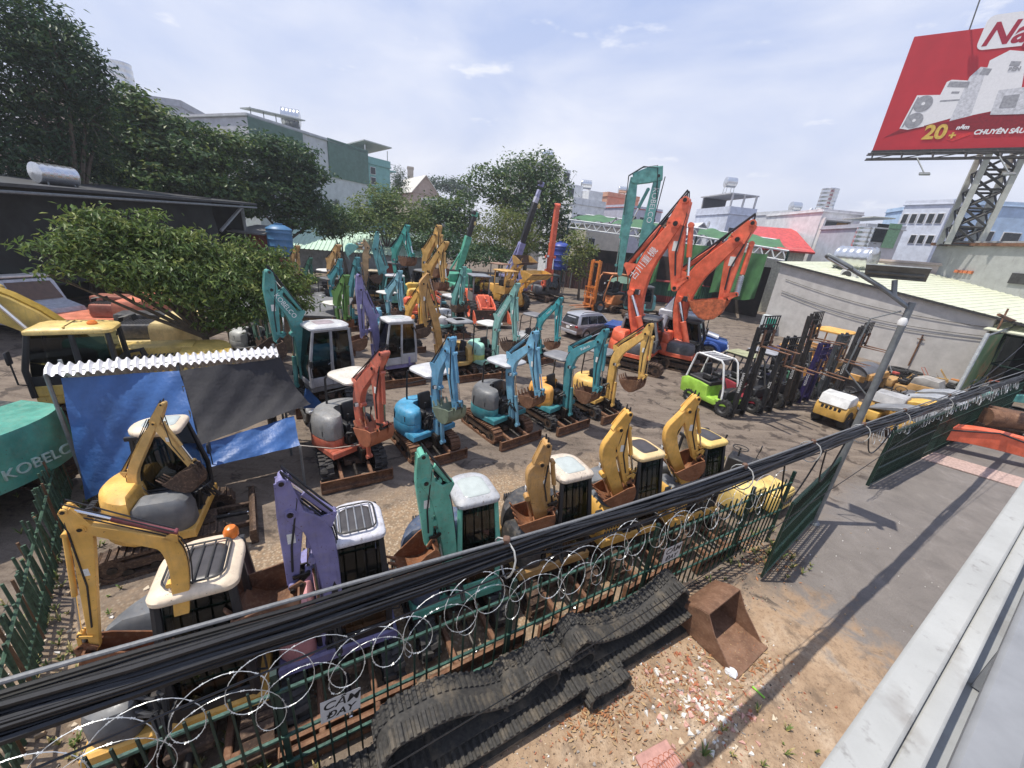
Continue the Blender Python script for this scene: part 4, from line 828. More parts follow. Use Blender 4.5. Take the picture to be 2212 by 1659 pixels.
b=B(); b.X=[Matrix.Translation(at(2030,800,0)+Vector((-1.5,-1.6,.35)))@Euler((R(52),0,R(22))).to_matrix().to_4x4()]; PLY=plain('weathered_planks',(.30,.22,.15),.85,var=.35)
for k in range(6): b.box((0,-.55+.22*k,0),(2.0,.17,.03),PLY)
for x in (-.9,0,.9): b.box((x,0,-.07),(.08,1.3,.10),PLY)
tag(b.obj('pallet'),'brown wooden pallet tilted up against junk by the wall','pallet')
# yellow generator boxes + steering console behind the fence
def genset(label,x,y,hd,sx,sy,sz,c):
    root=thing('generator',label,'generator',(x,y,0),R(hd),'yellow boxes just inside the fence'); mb=paint(c,.35)
    b=B(); b.box((0,0,.12+sz/2),(sx,sy,sz),mb,.05,seg=2); b.obj('housing',root)
    b=B(); b.box((0,0,.12+sz+.03),(sx*.94,sy*.9,.07),mb,.025); b.obj('lid',root)
    b=B()
    for k in range(7): b.box((-sx*.36+sx*.12*k,-sy/2-.004,.12+sz*.55),(sx*.05,.012,sz*.5),BLACK)
    b.obj('louvre',root)
    b=B(); b.box((0,0,.06),(sx*.96,sy*.9,.1),DARK); b.obj('skid',root)
genset('pale yellow generator box behind the fence, left of the gate',6.35,8.7,32,.9,.7,.62,(.80,.58,.16)); genset('pale yellow generator box, lower one touching the gate leaf',7.3,8.95,34,.95,.75,.5,(.80,.56,.14))
def console():
    root=thing('scissor_carrier','black wheeled console with thin steering wheel behind the last yellow excavator','console',(6.75,9.75,0),R(-40))
    b=B(); b.box((0,0,.55),(.62,.55,.9),BLACK,.03); b.box((.36,0,.78),(.14,.5,.5),DARK,.02,rot=(0,-.2,0)); b.obj('cabinet',root)
    b=B(); b.cyl((-.1,0,1.0),(-.1,0,1.25),.025,BLACK,8); b.tube([(-.1+.20*math.cos(a),.2*math.sin(a),1.26) for a in [2*PI*k/16 for k in range(16)]],.014,BLACK,6,True); b.tube([(-.3,0,1.26),(.1,0,1.26)],.01,BLACK); b.obj('steering_wheel',root)
    b=B(); b.tube([(.3,.2,.9),(.34,.22,1.3)],.012,BLACK); b.box((.35,.22,1.36),(.03,.12,.16),BLACK,.01); b.obj('mirror',root)
    for sd in (-.25,.25): wheel_obj(root,(-.1,sd*1.2,.18),.18,.1,DARK)
    b=B(); seat(b,-.85,.0,.75,BLACK,1.0); b.box((-.8,0,.45),(.8,.6,.55),paint((.55,.45,.08),.6),.04); b.obj('seat',root)
console()
# ------------------------------------------------------------------ road vehicles
def body_loft(b,secs,mat):
    """secs: list of (x, [(y,z)...]) half sections mirrored"""
    rings=[]
    for x,h in secs: rings.append([(x,y,z) for y,z in h]+[(x,-y,z) for y,z in h[::-1]])
    b.loft(rings,mat)
def suv():
    root=thing('suv','silver brown family car with dark rear glass and roof rails beside the orange excavators','car',(5.35,27.95,0),R(38.5)); m=plain('metallic_silver',(.34,.29,.28),.28,.65,.12,5,0); sil=plain('metallic_light',(.52,.53,.56),.28,.5,.08,5,0)
    b=B(); w=.90
    lo=lambda x,z0,z1,k=1.0:(x,[(w*.86*k,z0),(w*k,z0+.12),(w*1.02*k,.62),(w*k,z1-.1),(w*.93*k,z1)])
    body_loft(b,[lo(-2.36,.48,.98,.90),lo(-2.30,.40,1.04,.96),lo(-2.0,.34,1.07),lo(-1,.32,1.06),lo(0,.32,1.03),lo(.9,.32,1.02),lo(1.05,.33,1.0),lo(1.7,.36,.95,.98),lo(2.15,.42,.85,.94),lo(2.32,.5,.72,.84)],m); b.obj('body',root)
    b=B(); gh=lambda x,z,k:(x,[(w*.93,1.0),(w*.93-(z-1.0)*.26*k,1.0+(z-1.0)*.86),(w*.70*k,z-.02),(.3,z)])
    body_loft(b,[gh(-2.28,1.04,1),gh(-2.12,1.50,1),gh(-1.95,1.74,1),gh(-1.2,1.80,1),gh(-.3,1.80,1),gh(.25,1.74,1),gh(1.10,1.04,1)],sil); b.obj('roof',root)
    dk=plain('dark_car_glass',(.018,.02,.022),.06,bmp=0)
    b=B(); b.raw([(-2.31,-.72,1.08),(-2.31,.72,1.08),(-2.06,.62,1.62),(-2.06,-.62,1.62)],[(3,2,1,0)],dk); b.obj('rear_window',root)
    b=B(); b.raw([(1.08,-.74,1.06),(1.08,.74,1.06),(.34,.62,1.70),(.34,-.62,1.70)],[(0,1,2,3)],dk); b.obj('windscreen',root)
    for sd in (-1,1):
        for (a,c,d,e) in ((-2.02,-1.30,-1.82,-1.30),(-1.22,-.32,-1.22,-.34),(-.24,.78,-.26,.26)):
            b=B(); f=lambda x,z:(x,sd*(w*.945-(z-1.0)*.25),z); b.raw([f(a,1.08),f(c,1.08),f(e,1.60),f(d,1.60)],[(0,1,2,3) if sd<0 else (3,2,1,0)],dk); b.obj('side_window',root)
        for wx in (-1.38,1.40):
            wheel_obj(root,(wx,sd*.80,.37),.37,.25,sil)
            b=B(); b.tube([(wx+.46*math.cos(a),sd*.90,.37+.46*math.sin(a)) for a in [R(q) for q in range(-10,191,20)]],.045,m,6); b.obj('wheel_arch',root)
        b=B(); b.tube([(-1.8,sd*.62,1.80),(-1.6,sd*.63,1.87),(-.1,sd*.63,1.87),(.1,sd*.62,1.80)],.022,BLACK,6); b.obj('roof_rail',root)
        b=B(); b.box((-2.32,sd*.74,.93),(.10,.24,.17),plain('red_lens',(.35,.012,.015),.2,bmp=0),.03); b.obj('tail_light',root)
        b=B(); b.box((2.2,sd*.66,.78),(.2,.3,.16),LAMP,.05); b.obj('headlight',root)
        b=B(); b.box((.72,sd*1.02,1.10),(.12,.18,.13),m,.04); b.obj('mirror',root)
        for x in (-.5,-1.25): b=B(); b.box((x,sd*.93,.95),(.16,.03,.03),sil,.008); b.obj('door_handle',root)
    b=B(); b.box((-2.36,0,.52),(.14,1.72,.24),sil,.05,seg=2); b.obj('rear_bumper',root)
    b=B(); b.box((-2.385,0,.80),(.02,.34,.17),WHITE,.005); b.obj('number_plate',root)
    b=B(); b.box((-2.37,0,.95),(.04,.9,.05),CHROME,.01); b.obj('trim',root)
suv()
def truck():
    root=thing('crane_truck','blue bonneted truck with raised white and blue crane boom, behind the orange excavators','truck',(11.5,25.1,0),R(-26)); mb=plain('glossy_blue',(.035,.085,.30),.25,.1,.2,4,0); mw=paint((.66,.67,.70),.15)
    b=B(); b.prism([(-1.1,.75),(1.9,.70),(2.15,.95),(2.05,1.30),(.55,1.50),(.35,1.55),(-1.1,1.50)],-.85,.85,mb,.10,3); b.obj('bonnet',root)
    for sd in (-.98,.98): b=B(); b.tube([(1.1+.62*math.cos(a),sd,.55+.62*math.sin(a)) for a in [R(q) for q in range(0,181,20)]],.14,mb,8); b.obj('fender',root)
    b=B(); b.prism([(-1.2,1.0),(.45,1.0),(.50,1.6),(.15,2.55),(-1.15,2.60)],-.95,.95,mb,.07,2); cb=b.obj('cab',root)
    dk=plain('dark_car_glass',(.018,.02,.022),.06,bmp=0)
    b=B(); b.raw([(.505,-.8,1.62),(.505,.8,1.62),(.19,.75,2.45),(.19,-.75,2.45)],[(0,1,2,3)],GLASSC); b.obj('windscreen',cb)
    for sd in (-.96,.96): b=B(); b.raw([(-.75,sd,1.65),(.36,sd,1.65),(.10,sd,2.4),(-.75,sd,2.4)],[(0,1,2,3) if sd<0 else (3,2,1,0)],dk); b.obj('side_window',cb)
    b=B(); b.box((-.4,0,2.64),(1.5,1.9,.08),paint((.05,.07,.13),.3),.03); b.obj('roof_cap',cb)
    b=B(); b.box((2.15,0,.80),(.16,1.9,.30),mw,.05); b.obj('bumper',root)
    b=B(); b.prism([(.5,1.62),(1.5,1.40),(1.5,1.55),(.5,1.76)],-.5,.5,mw,.03); b.obj('hood_stripe',root)
    for sd in (-.62,.62): b=B(); b.box((2.12,sd,1.1),(.08,.30,.2),LAMP,.04); b.obj('headlight',root)
    for sd in (-1,1):
        b=B(); b.tube([(.5,sd*.95,1.5),(.7,sd*1.2,1.7),(.7,sd*1.2,2.1)],.02,CHROME); b.box((.7,sd*1.22,2.2),(.06,.2,.34),BLACK,.03); b.obj('mirror',root)
        for wx in (1.1,-3.2,-4.3): wheel_obj(root,(wx,sd*.95,.52),.52,.30,STEEL)
    b=B(); b.box((-3.1,0,.85),(4.6,.8,.28),DARK,.02); b.obj('chassis',root)
    b=B(); b.box((-4.2,0,1.12),(2.8,2.2,.22),mb,.02); b.obj('flat_bed',root)
    b=B(); b.cyl((-1.9,0,1.0),(-1.9,0,2.4),.38,mw,16); b.box((-1.9,0,2.5),(.9,.7,.4),mw,.05); b.obj('crane_post',root)
    b=B(); p,q=Vector((-1.9,0,2.6)),Vector((1.4,-.9,8.3)); d=(q-p); X=frame(d,(0,-1,.1),p)
    b.X=[X]; Ld=d.length; b.box((Ld*.3,0,0),(Ld*.6,.46,.46),mw,.03); b.box((Ld*.32,.25,0),(Ld*.6,.04,.40),mb,.01); b.box((Ld*.72,0,0),(Ld*.34,.36,.36),mb,.03); b.box((Ld*.94,0,0),(Ld*.14,.28,.28),mw,.03); b.obj('crane_boom',root)
    b=B(); b.X=[X]; b.cyl((Ld*.05,0,-.5),(Ld*.4,0,-.24),.09,CHROME,10); b.obj('lift_cylinder',root)
truck()
# ------------------------------------------------------------------ mobile cranes at the back
def crane(label,base,tip,d,c,black,hd,extra):
    root=thing('mobile_crane',label,'crane',(base.x,base.y,0),R(hd),'mobile cranes at the back of the yard'); mb=paint(c,.3)
    b=B(); b.box((0,0,.95),(4.6,2.0,.5),mb,.06); b.box((-1.2,0,1.6),(2.2,1.9,.9),mb,.12,seg=2); b.obj('carrier',root)
    for sd in (-.95,.95):
        for x in (-1.4,1.4): wheel_obj(root,(x,sd,.5),.5,.35,DARK,14)
    b=B(); b.prism([(.4,1.2),(1.9,1.2),(1.9,1.9),(1.6,2.7),(.4,2.7)],-.1,.9,mb,.05); cb=b.obj('cab',root)
    b=B(); b.raw([(.5,-.11,1.9),(1.75,-.11,1.9),(1.55,-.11,2.6),(.5,-.11,2.6)],[(0,1,2,3)],GLASS); b.obj('window',cb)
    lc=lambda p:Matrix.Rotation(-R(hd),3,'Z')@(p-Vector((base.x,base.y,0)))
    p,q=lc(base),lc(tip); dv=q-p; L_=dv.length; X=frame(dv,(0,1,.15) if abs(dv.normalized().y)<.9 else (1,0,0),p)
    b=B(); b.X=[X]; 
    for (t0,t1,ww,mt) in black: b.box((L_*(t0+t1)/2,0,0),(L_*(t1-t0),ww,ww*1.15),mt if not isinstance(mt,tuple) else paint(mt,.25),.03)
    b.obj('boom',root)
    b=B(); b.X=[X]; b.box((L_,0,0),(.5,.42,.55),mb,.05); b.cyl((L_+.1,-.25,-.2),(L_+.1,.25,-.2),.2,DARK,12); b.obj('boom_head',root)
    b=B(); b.X=[X]; b.cyl((-.1,0,-.9),(L_*.34,0,-.28),.10,mb,10); b.cyl((L_*.2,0,-.56),(L_*.36,0,-.26),.06,CHROME,8); b.obj('boom_cylinder',root)
    b=B(); hp=q+Vector((0,0,-.3)); b.tube([hp,hp-Vector((0,0,extra))],.02,BLACK,4); b.lathe([(.02,-.5),(.16,-.4),(.18,-.15),(.1,.0),(.02,.05)],paint((.6,.45,.1),.4),10,Matrix.Translation(hp-Vector((0,0,extra)))); b.obj('hook_block',root)
gb,gt=atd(990,585,43.0),atd(1026,463,43.0); gb.z=max(gb.z,1.7)
crane('green mobile crane with short boom, black upper section below a green head',gb,gt,43,GRN2,[(0,.62,.55,GRN2),(.6,1,.40,BLACK)],-60,.3)
vb,vt=atd(1108,585,46.0),atd(1169,398,46.0)
crane('lavender mobile crane with long black boom reaching above the trees',vb,vt,46,(.24,.24,.46),[(0,.34,.62,(.24,.24,.46)),(.33,.80,.50,BLACK),(.79,.86,.42,(.5,.5,.62)),(.86,.94,.34,(.35,.36,.55))],-62,1.6)
# ------------------------------------------------------------------ big machines on the left plot
K=paint((.50,.33,.045),.45)
def big_body(label,x,y,hd,c,cwz,txt=None,cab=True,roofc=None,boom=None,hoodc=None,roofh=2.9):
    root=thing('excavator',label,'excavator',(x,y,0),R(hd),'large excavators on the left plot'); mb=paint(c,.45); mh=paint(hoodc or c,.5)
    undercarriage(root,0,1.75,1.75,'steel',RUSTD,RUSTD,RUST,False,L=2.2)
    b=B(); P=rear_shape(1.55,1.6,1.32); hull(b,P,[1.0,1.04,1.22,1.26],mb,[.97,1,1,.99]); b.obj('deck',root)
    b=B(); P=[(-1.2,-1.36)]+[(-1.95-.75*math.cos(R(a))*.9,1.36*math.sin(R(a))) for a in range(-90,91,12)]+[(-1.2,1.36)]
    hull(b,P[::-1],[.95,1.0,cwz-.30,cwz-.10,cwz],mb,[.985,1,1,.985,.93]); b.obj('counterweight',root)
    b=B(); b.box((-.55,-.85,1.62),(2.0,.9,.75),mh,.08,seg=2); b.box((-.75,.30,1.55),(1.3,1.1,.60),mh,.10,seg=2); hd_=b.obj('engine_hood',root)
    b=B()
    for k in range(12): b.box((-1.25+.1*k,.30,1.86),(.05,.8,.02),BLACK)
    b.obj('vent',hd_)
    b=B()
    for k in range(5): b.tube([(.2,-.1+.08*k,1.3),(.0,-.1+.08*k,2.0),(-.35,-.2+.08*k,2.05),(-.5,-.2+.08*k,1.4)],.03,BLACK,6)
    b.obj('hydraulic_hoses',root)
    if cab:
        z0,z1=1.25,roofh; b=B(); X0,X1,Y0,Y1=-.10,1.62,.32,1.30
        for a,q in (((X1,Y1),(X1-.22,Y1-.05)),((X1,Y0),(X1-.22,Y0+.03)),((X0,Y1),(X0+.02,Y1-.05)),((X0,Y0),(X0+.02,Y0+.03)),((.62,Y1),(.62,Y1-.05))): b.tube([(a[0],a[1],z0),(a[0],a[1],2.0),(q[0],q[1],z1)],[.075,.07,.06],BLACK,6)
        b.box((.76,Y1-.01,z0+.28),(1.7,.06,.56),BLACK,.02); b.box((.76,Y0,z0+.28),(1.7,.06,.56),BLACK,.02); b.box((X0,.81,z0+.45),(.06,.96,.9),BLACK,.02)
        b.box((1.25,Y1+.005,z0+.16),(.62,.06,.30),mb,.02); cb=b.obj('cab',root)
        for vs in ([(X0+.08,Y1,z0+.6),(.56,Y1,z0+.6),(.56,Y1-.04,z1-.08),(X0+.1,Y1-.04,z1-.08)],[(.68,Y1,z0+.6),(X1-.06,Y1,z0+.6),(X1-.22,Y1-.04,z1-.08),(.68,Y1-.04,z1-.08)],[(X0+.08,Y0,z0+.6),(X1-.06,Y0,z0+.6),(X1-.22,Y0,z1-.08),(X0+.1,Y0,z1-.08)]):
            b=B(); b.raw(vs,[(0,1,2,3)],GLASS); b.obj('window',cb)
        b=B(); b.raw([(X1+.01,Y0+.06,z0+.2),(X1+.01,Y1-.06,z0+.2),(X1-.2,Y1-.1,z1-.06),(X1-.2,Y0+.08,z1-.06)],[(0,1,2,3)],GLASS); b.obj('windscreen',cb)
        b=B(); roof_slab(b,X0-.08,X1-.15,Y0-.05,Y1+.02,z1,paint(roofc or c,.45),(.2,.1,.1,.2),.13,.06); b.box((.72,.81,z1+.18),(.04,.9,.02),mb); b.obj('cab_roof',cb)
        b=B(); seat(b,.55,.81,1.5,BLACK,1.1); b.obj('seat',root)
        b=B(); b.lathe([(.10,0),(.11,.06),(.07,.11),(.01,.12)],plain('amber_lens',(.75,.20,.03),.3,bmp=0),12,Matrix.Translation((.25,.95,z1+.17))); b.obj('beacon',cb)
        b=B(); b.tube([(X1,Y1+.02,1.6),(X1+.12,Y1+.2,1.7),(X1+.12,Y1+.2,2.3)],.02,BLACK); b.box((X1+.12,Y1+.2,2.4),(.05,.22,.34),BLACK,.02); b.obj('mirror',cb)
    if boom:
        b=B(); P,H_=bend(*boom,.28,.40,.26,.6); beam(b,P,H_,.46,mb,.03,-.15); b.obj('boom',root)
        b=B()
        for sd in (-.42,.12): ram(b,(.95,1.2),lerp(boom[0],boom[1],.85),.11,sd,.55,mb)
        b.obj('boom_cylinder',root)
        b=B()
        for k in range(5): b.tube([(x,-.3+.07*k,z+.05) for x,z in offset_poly(P,H_)[0]],.03,plain('yellow_pipe',(.45,.30,.05),.5),5)
        b.obj('pipes',root)
    if txt:
        text(txt,.30,plain('faded_lettering',(.38,.50,.44),.6),'lettering',root,frame((0,-1,0),(-1,0,0),(-2.63,-.42,(cwz+.95)/2-.22)),.02,0,bold=0)
    return root
big_body('teal excavator cut off by the frame, tall counterweight with pale capital letters',-11.9,6.1,178,(.05,.30,.22),2.05,'KOBELCO',True,None,None,(.04,.05,.05))
big_body('yellow excavator with black cab and yellow roof behind the striped shelter roof',-11.75,10.85,212,(.62,.42,.07),1.95,None,True,(.72,.50,.13),((.5,1.5),(2.6,4.2),(6.2,3.4)),None)
big_body('black hooded excavator with cream yellow counterweight under the tree',-15.6,14.6,205,(.66,.50,.20),2.0,None,False,None,None,(.03,.03,.032))
big_body('faded orange excavator in the shade behind the black hooded one',-19.4,17.2,200,(.62,.17,.08),2.1,None,False,None,None,(.30,.08,.04))
def van():
    root=thing('van','old white and grey van cab standing at the far left under the dark shed','van',(-22.9,17.3,0),R(-12)); m=plain('faded_van_paint',(.42,.43,.46),.5,var=.25); wt=plain('chalky_white',(.62,.58,.54),.6,var=.15)
    b=B(); b.prism([(-2.6,.5),(2.2,.5),(2.35,1.0),(2.15,1.45),(1.1,1.65),(.55,2.55),(-2.5,2.65),(-2.65,1.2)],-.95,.95,m,.10,2); b.obj('body',root)
    b=B(); b.box((-1.0,0,2.66),(3.0,1.8,.10),wt,.04); b.obj('roof',root)
    br=plain('brown_glass',(.10,.055,.03),.15,bmp=0)
    for sd in (-.955,.955):
        for a,c,d in ((-2.3,-1.2,-1.2),(-1.0,-.2,-.25),(-.05,.85,.48)):
            b=B(); b.raw([(a,sd,1.6),(c,sd,1.6),(d,sd,2.4),(a,sd,2.4)],[(0,1,2,3) if sd<0 else (3,2,1,0)],br); b.obj('side_window',root)
        for wx in (-1.6,1.4): wheel_obj(root,(wx,sd*.9,.42),.42,.26,GREY)
    b=B(); b.raw([(1.12,-.8,1.72),(1.12,.8,1.72),(.62,.75,2.45),(.62,-.75,2.45)],[(0,1,2,3)],br); b.obj('windscreen',root)
    for sd in (-.7,.7): b=B(); b.box((2.3,sd,1.0),(.12,.28,.2),LAMP,.04); b.obj('headlight',root)
van()
# ------------------------------------------------------------------ ground
def ground_mat():
    m,t,b=newmat('yard_ground'); lk=t.links
    tc=t.nodes.new('ShaderNodeTexCoord'); 
    def N_(scale,det=6,ro=.6,sc=(1,1,1),rot=0,dist=0):
        mp=t.nodes.new('ShaderNodeMapping'); mp.inputs['Scale'].default_value=sc; mp.inputs['Rotation'].default_value=(0,0,rot); lk.new(tc.outputs['Object'],mp.inputs[0])
        n=t.nodes.new('ShaderNodeTexNoise'); n.inputs['Scale'].default_value=scale; n.inputs['Detail'].default_value=det; n.inputs['Roughness'].default_value=ro; n.inputs['Distortion'].default_value=dist; lk.new(mp.outputs[0],n.inputs['Vector']); return n.outputs['Fac']
    def blob(c,rx,ry,rot,n,amp):
        mp=t.nodes.new('ShaderNodeMapping'); mp.vector_type='TEXTURE'; mp.inputs['Location'].default_value=(*c,0); mp.inputs['Rotation'].default_value=(0,0,rot); mp.inputs['Scale'].default_value=(rx,ry,1)
        lk.new(tc.outputs['Object'],mp.inputs[0]); l=t.nodes.new('ShaderNodeVectorMath'); l.operation='LENGTH'; lk.new(mp.outputs[0],l.inputs[0])
        a=t.nodes.new('ShaderNodeMath'); a.operation='MULTIPLY_ADD'; a.inputs[1].default_value=amp; lk.new(n,a.inputs[0]); lk.new(l.outputs['Value'],a.inputs[2]); h=t.nodes.new('ShaderNodeMath'); h.operation='MULTIPLY'; h.inputs[1].default_value=.5; lk.new(a.outputs[0],h.inputs[0]); return h.outputs[0]
    big=N_(.35,6,.6); mid=N_(1.6,7,.65,dist=.6); fine=N_(14,5,.7); grit=N_(60,3,.6); drag=N_(.9,6,.6,(.5,2.2,1),R(-20),.8)
    vor=t.nodes.new('ShaderNodeTexVoronoi'); vor.inputs['Scale'].default_value=17; lk.new(tc.outputs['Object'],vor.inputs['Vector'])
    yard=ramp(t,drag,[(.28,(.042,.031,.024)),(.42,(.115,.086,.066)),(.56,(.17,.132,.102)),(.75,(.26,.205,.155))])
    yard=mixc(t,ramp(t,fine,[(.35,G(0)),(.75,G(.55))]),yard,(.27,.225,.18))
    # oil and damp patches
    yard=mixc(t,ramp(t,mid,[(.55,G(0)),(.61,G(.85))]),yard,(.045,.032,.025))
    # pale pebbly dirt round the front row of machines
    pb=blob((-.2,6.6),7.5,2.4,R(30),mid,.9)
    peb=ramp(t,vor.outputs['Distance'],[(.05,(.50,.42,.32)),(.32,(.34,.26,.175)),(.55,(.23,.165,.105))])
    peb=mixc(t,ramp(t,vor.outputs['Color'],[(.35,G(0)),(.75,G(.55))]),peb,(.36,.24,.14))
    c=mixc(t,ramp(t,pb,[(.60,G(1)),(.80,G(0))]),yard,peb)
    # asphalt apron outside the gate
    asp=ramp(t,mid,[(.3,(.135,.120,.110)),(.7,(.21,.187,.170))]); asp=mixc(t,ramp(t,grit,[(.45,G(0)),(.8,G(.5))]),asp,(.30,.275,.255))
    ab=blob((16.5,8.0),14,5.2,R(30),mid,.35)
    c=mixc(t,ramp(t,ab,[(.56,G(1)),(.62,G(0))]),c,asp)
    # orange sand fan outside the fence
    snd=ramp(t,mid,[(.25,(.27,.18,.11)),(.5,(.40,.28,.18)),(.72,(.54,.42,.30))]); snd=mixc(t,ramp(t,fine,[(.50,G(0)),(.70,G(.75))]),snd,(.20,.125,.075)); snd=mixc(t,ramp(t,N_(2.6,7,.7,dist=.4),[(.50,G(0)),(.66,G(.8))]),snd,(.155,.11,.075))
    snd=mixc(t,ramp(t,grit,[(.60,G(0)),(.68,G(.6))]),snd,(.12,.085,.06))
    sb=blob((3.4,3.5),4.4,2.5,R(26),mid,1.35)
    c=mixc(t,ramp(t,sb,[(.70,G(1)),(.83,G(0))]),c,snd)
    lk.new(c,b.inputs['Base Color'])
    lk.new(ramp(t,mid,[(.58,G(.92)),(.70,G(.55))]),b.inputs['Roughness'])
    ad=t.nodes.new('ShaderNodeMath'); ad.operation='ADD'; lk.new(fine,ad.inputs[0]); lk.new(grit,ad.inputs[1]); bump(t,b,ad.outputs[0],.55,.03)
    return m
b=B(); X=[-205,-120,-50]+[x*2.0 for x in range(-20,31)]+[70,140,205]; Y=[-55,-40]+[y*2.0 for y in range(-5,36)]+[90,160,235]
rn=random.Random(3)
hz=lambda x,y: (rn.uniform(-.012,.012) if -42<x<62 and -10<y<72 else 0)
vs=[(x,y,hz(x,y)) for x in X for y in Y]; W=len(Y); b.raw(vs,[(i*W+j,(i+1)*W+j,(i+1)*W+j+1,i*W+j+1) for i in range(len(X)-1) for j in range(W-1)],ground_mat())
tag(b.obj('ground'),'brown oily yard ground turning to asphalt and orange sand outside the fence','ground',kind='structure')
# ------------------------------------------------------------------ fence frame
FU=Vector((math.cos(R(30.25)),math.sin(R(30.25)),0)); FN=Vector((FU.y,-FU.x,0)) # FN points out of the yard, to the camera
F0=Vector((-1.64,2.76,0))
fp=lambda q,n=0,z=0: F0+FU*q+FN*n+Vector((0,0,z))
FG=plain('green_fence_paint',(.009,.030,.022),.42,.1,.4,12); FGL=plain('green_rail_pale',(.030,.080,.060),.40,.1,.7,20)  # rails and gate strips get a paler, more mottled green than the pickets
def bar(b,p,q,w,mat,wy=None):
    p,q=Vector(p),Vector(q); d=q-p; b.X.append(b.X[-1]@frame(d,FN if abs(d.normalized().dot(FN))<.9 else (0,0,1),p)); b.box((d.length/2,0,0),(d.length,wy or w,w),mat); b.X.pop()
fr=thing('fence','dark green steel picket fence with razor wire along the front row','fence',fp(3))
iv=Matrix.Translation(-fp(3))
def fob(b,name,root=None): 
    o=b.obj(name,root or fr); return o
for z in (1.71,.97,.50):
    b=B(); b.X=[iv]; bar(b,fp(-4.4,0,z),fp(9.4,0,z),.032,FGL); fob(b,'rail')
rp=random.Random(5)
for k in range(int(13.8/.163)):
    q=-4.35+k*.163; b=B(); b.X=[iv]; l=rp.uniform(-.012,.012); bar(b,fp(q,.02,.10),fp(q+l,.02+rp.uniform(-.01,.012),1.90+rp.uniform(-.03,.03)),.021,FG); fob(b,'picket')
for q in (-3.4,-.55,2.25,5.05,7.85,9.4): b=B(); b.X=[iv]; bar(b,fp(q,-.03,0),fp(q,-.03,1.98),.06,FG); fob(b,'post')
# razor wire: coil above the top rail
WIRE=plain('galvanised_wire',(.55,.56,.55),.35,.6,.2,bmp=0)
def razor(label,q0,q1,step,rad,zc,nfn,seed,dens=.055,r=.0032):
    rr=random.Random(seed); P=[]; n=int((q1-q0)/step); ph=rr.uniform(0,6)
    for i in range(n*26):
        t=i/26; a=2*PI*t+ph; q=q0+step*t+.06*math.sin(t*2.3); k=rad*(1+.16*math.sin(t*1.7+seed))
        P.append(fp(q+1.0*k*math.sin(a),nfn-k*math.cos(a)*.30+.04*math.sin(t*.9),zc+k*math.cos(a)*.95+.07*math.sin(t*1.13)))
    b=B(); b.tube(P,r,WIRE,4)
    acc=0
    for i in range(1,len(P)):
        acc+=(P[i]-P[i-1]).length
        if acc>dens:
            acc=0; d=(P[i]-P[i-1]).normalized(); b.X.append(frame(d,Vector((rr.uniform(-1,1),rr.uniform(-1,1),.7)),P[i])); b.raw([(-.016,-.010,0),(.0,-.004,.001),(.016,-.010,0),(.016,.010,0),(0,.004,.001),(-.016,.010,0)],[(0,1,4,5),(1,2,3,4)],WIRE); b.X.pop()
    return tag(b.obj('razor_wire',smooth=0),label,'razor wire')
razor('loose silver razor wire coil looping along the top of the front fence',-3.6,8.9,.44,.29,1.94,.06,1,.05,.0042)
razor('second thinner razor wire strand sagging through the first along the front fence',-3.2,8.6,.71,.24,1.78,.10,2,.06,.0028)
razor('tight razor wire coil on the far fence beyond the gate opening',13.4,29,.26,.22,2.05,-.1,3,.12,.006)
# scrawled warning plates
SIGN=plain('dull_white_plate',(.50,.50,.49),.6,var=.12); INK=plain('black_marker',(.012,.012,.012),.6,bmp=0)
def plate(label,q,z,w,h,tilt):
    X=Matrix.Translation(fp(q,.045,z))@frame(FU,FN,(0,0,0))@Matrix.Rotation(R(tilt),4,'Z')
    b=B(); b.box((0,0,0),(w,h,.004),SIGN); o=b.obj('warning_sign'); o.matrix_world=X; tag(o,label,'sign')
    text('CẤM',.17,INK,'lettering',o,Matrix.Translation((0,.075,.004))@Matrix.Scale(1.05,4,(1,0,0)),.001,.25,bold=.002); text('ĐAY',.15,INK,'lettering',o,Matrix.Translation((-.01,-.09,.004)),.001,.25,bold=.002)
plate('white hand lettered plate on the fence, nearer one above the rubber tracks',.02,1.14,.42,.36,-3); plate('white hand lettered plate on the fence, farther one near the rusty bucket',5.55,1.22,.46,.36,2)
# gates
def gate(label,p,q,h,board,meshy):
    p,q=Vector(p),Vector(q); d=(q-p); Lg=d.length; root=thing('gate',label,'gate',p,math.atan2(d.y,d.x)); 
    b=B()
    for a,c in (((0,0,.1),(0,0,h)),((Lg,0,.1),(Lg,0,h)),((0,0,.12),(Lg,0,.12)),((0,0,h),(Lg,0,h)),((0,0,.72),(Lg,0,.72)),((0,0,1.3),(Lg,0,1.3))): b.tube([a,c],.026,FG,6)
    b.obj('gate_frame',root)
    n=int(Lg/.115); b=B()
    for k in range(1,n): b.box((Lg*k/n,0,(h+.12)/2),(.016,.016,h-.12),FG)
    for z in (.42,1.0): b.box((Lg/2,.012,z),(Lg,.012,.014),FGL)
    b.obj('bar_grille',root)
    b=B(); b.box((Lg/2,.02,h-board/2),(Lg*.99,.012,board),plain('green_gate_sheet',(.02,.058,.042),.5,.1,.3,8)); b.obj('sheet_panel',root)
    b=B()
    for k in range(int(Lg/.09)):
        for z in (h-.02,h-board-.05,.72): b.box((.05+k*.09,-.03,z),(.022,.012,.03),FGL,rot=(0,.5,0))
    b.obj('spike_strip',root)
gate('green gate leaf folded back along the fence, by the light pole',(5.60,6.28,0),(8.12,8.36,0),2.0,.34,1)
gate('green barred gate leaf standing open beyond the asphalt opening',(11.25,10.35,0),(14.9,12.5,0),2.0,.05,1)
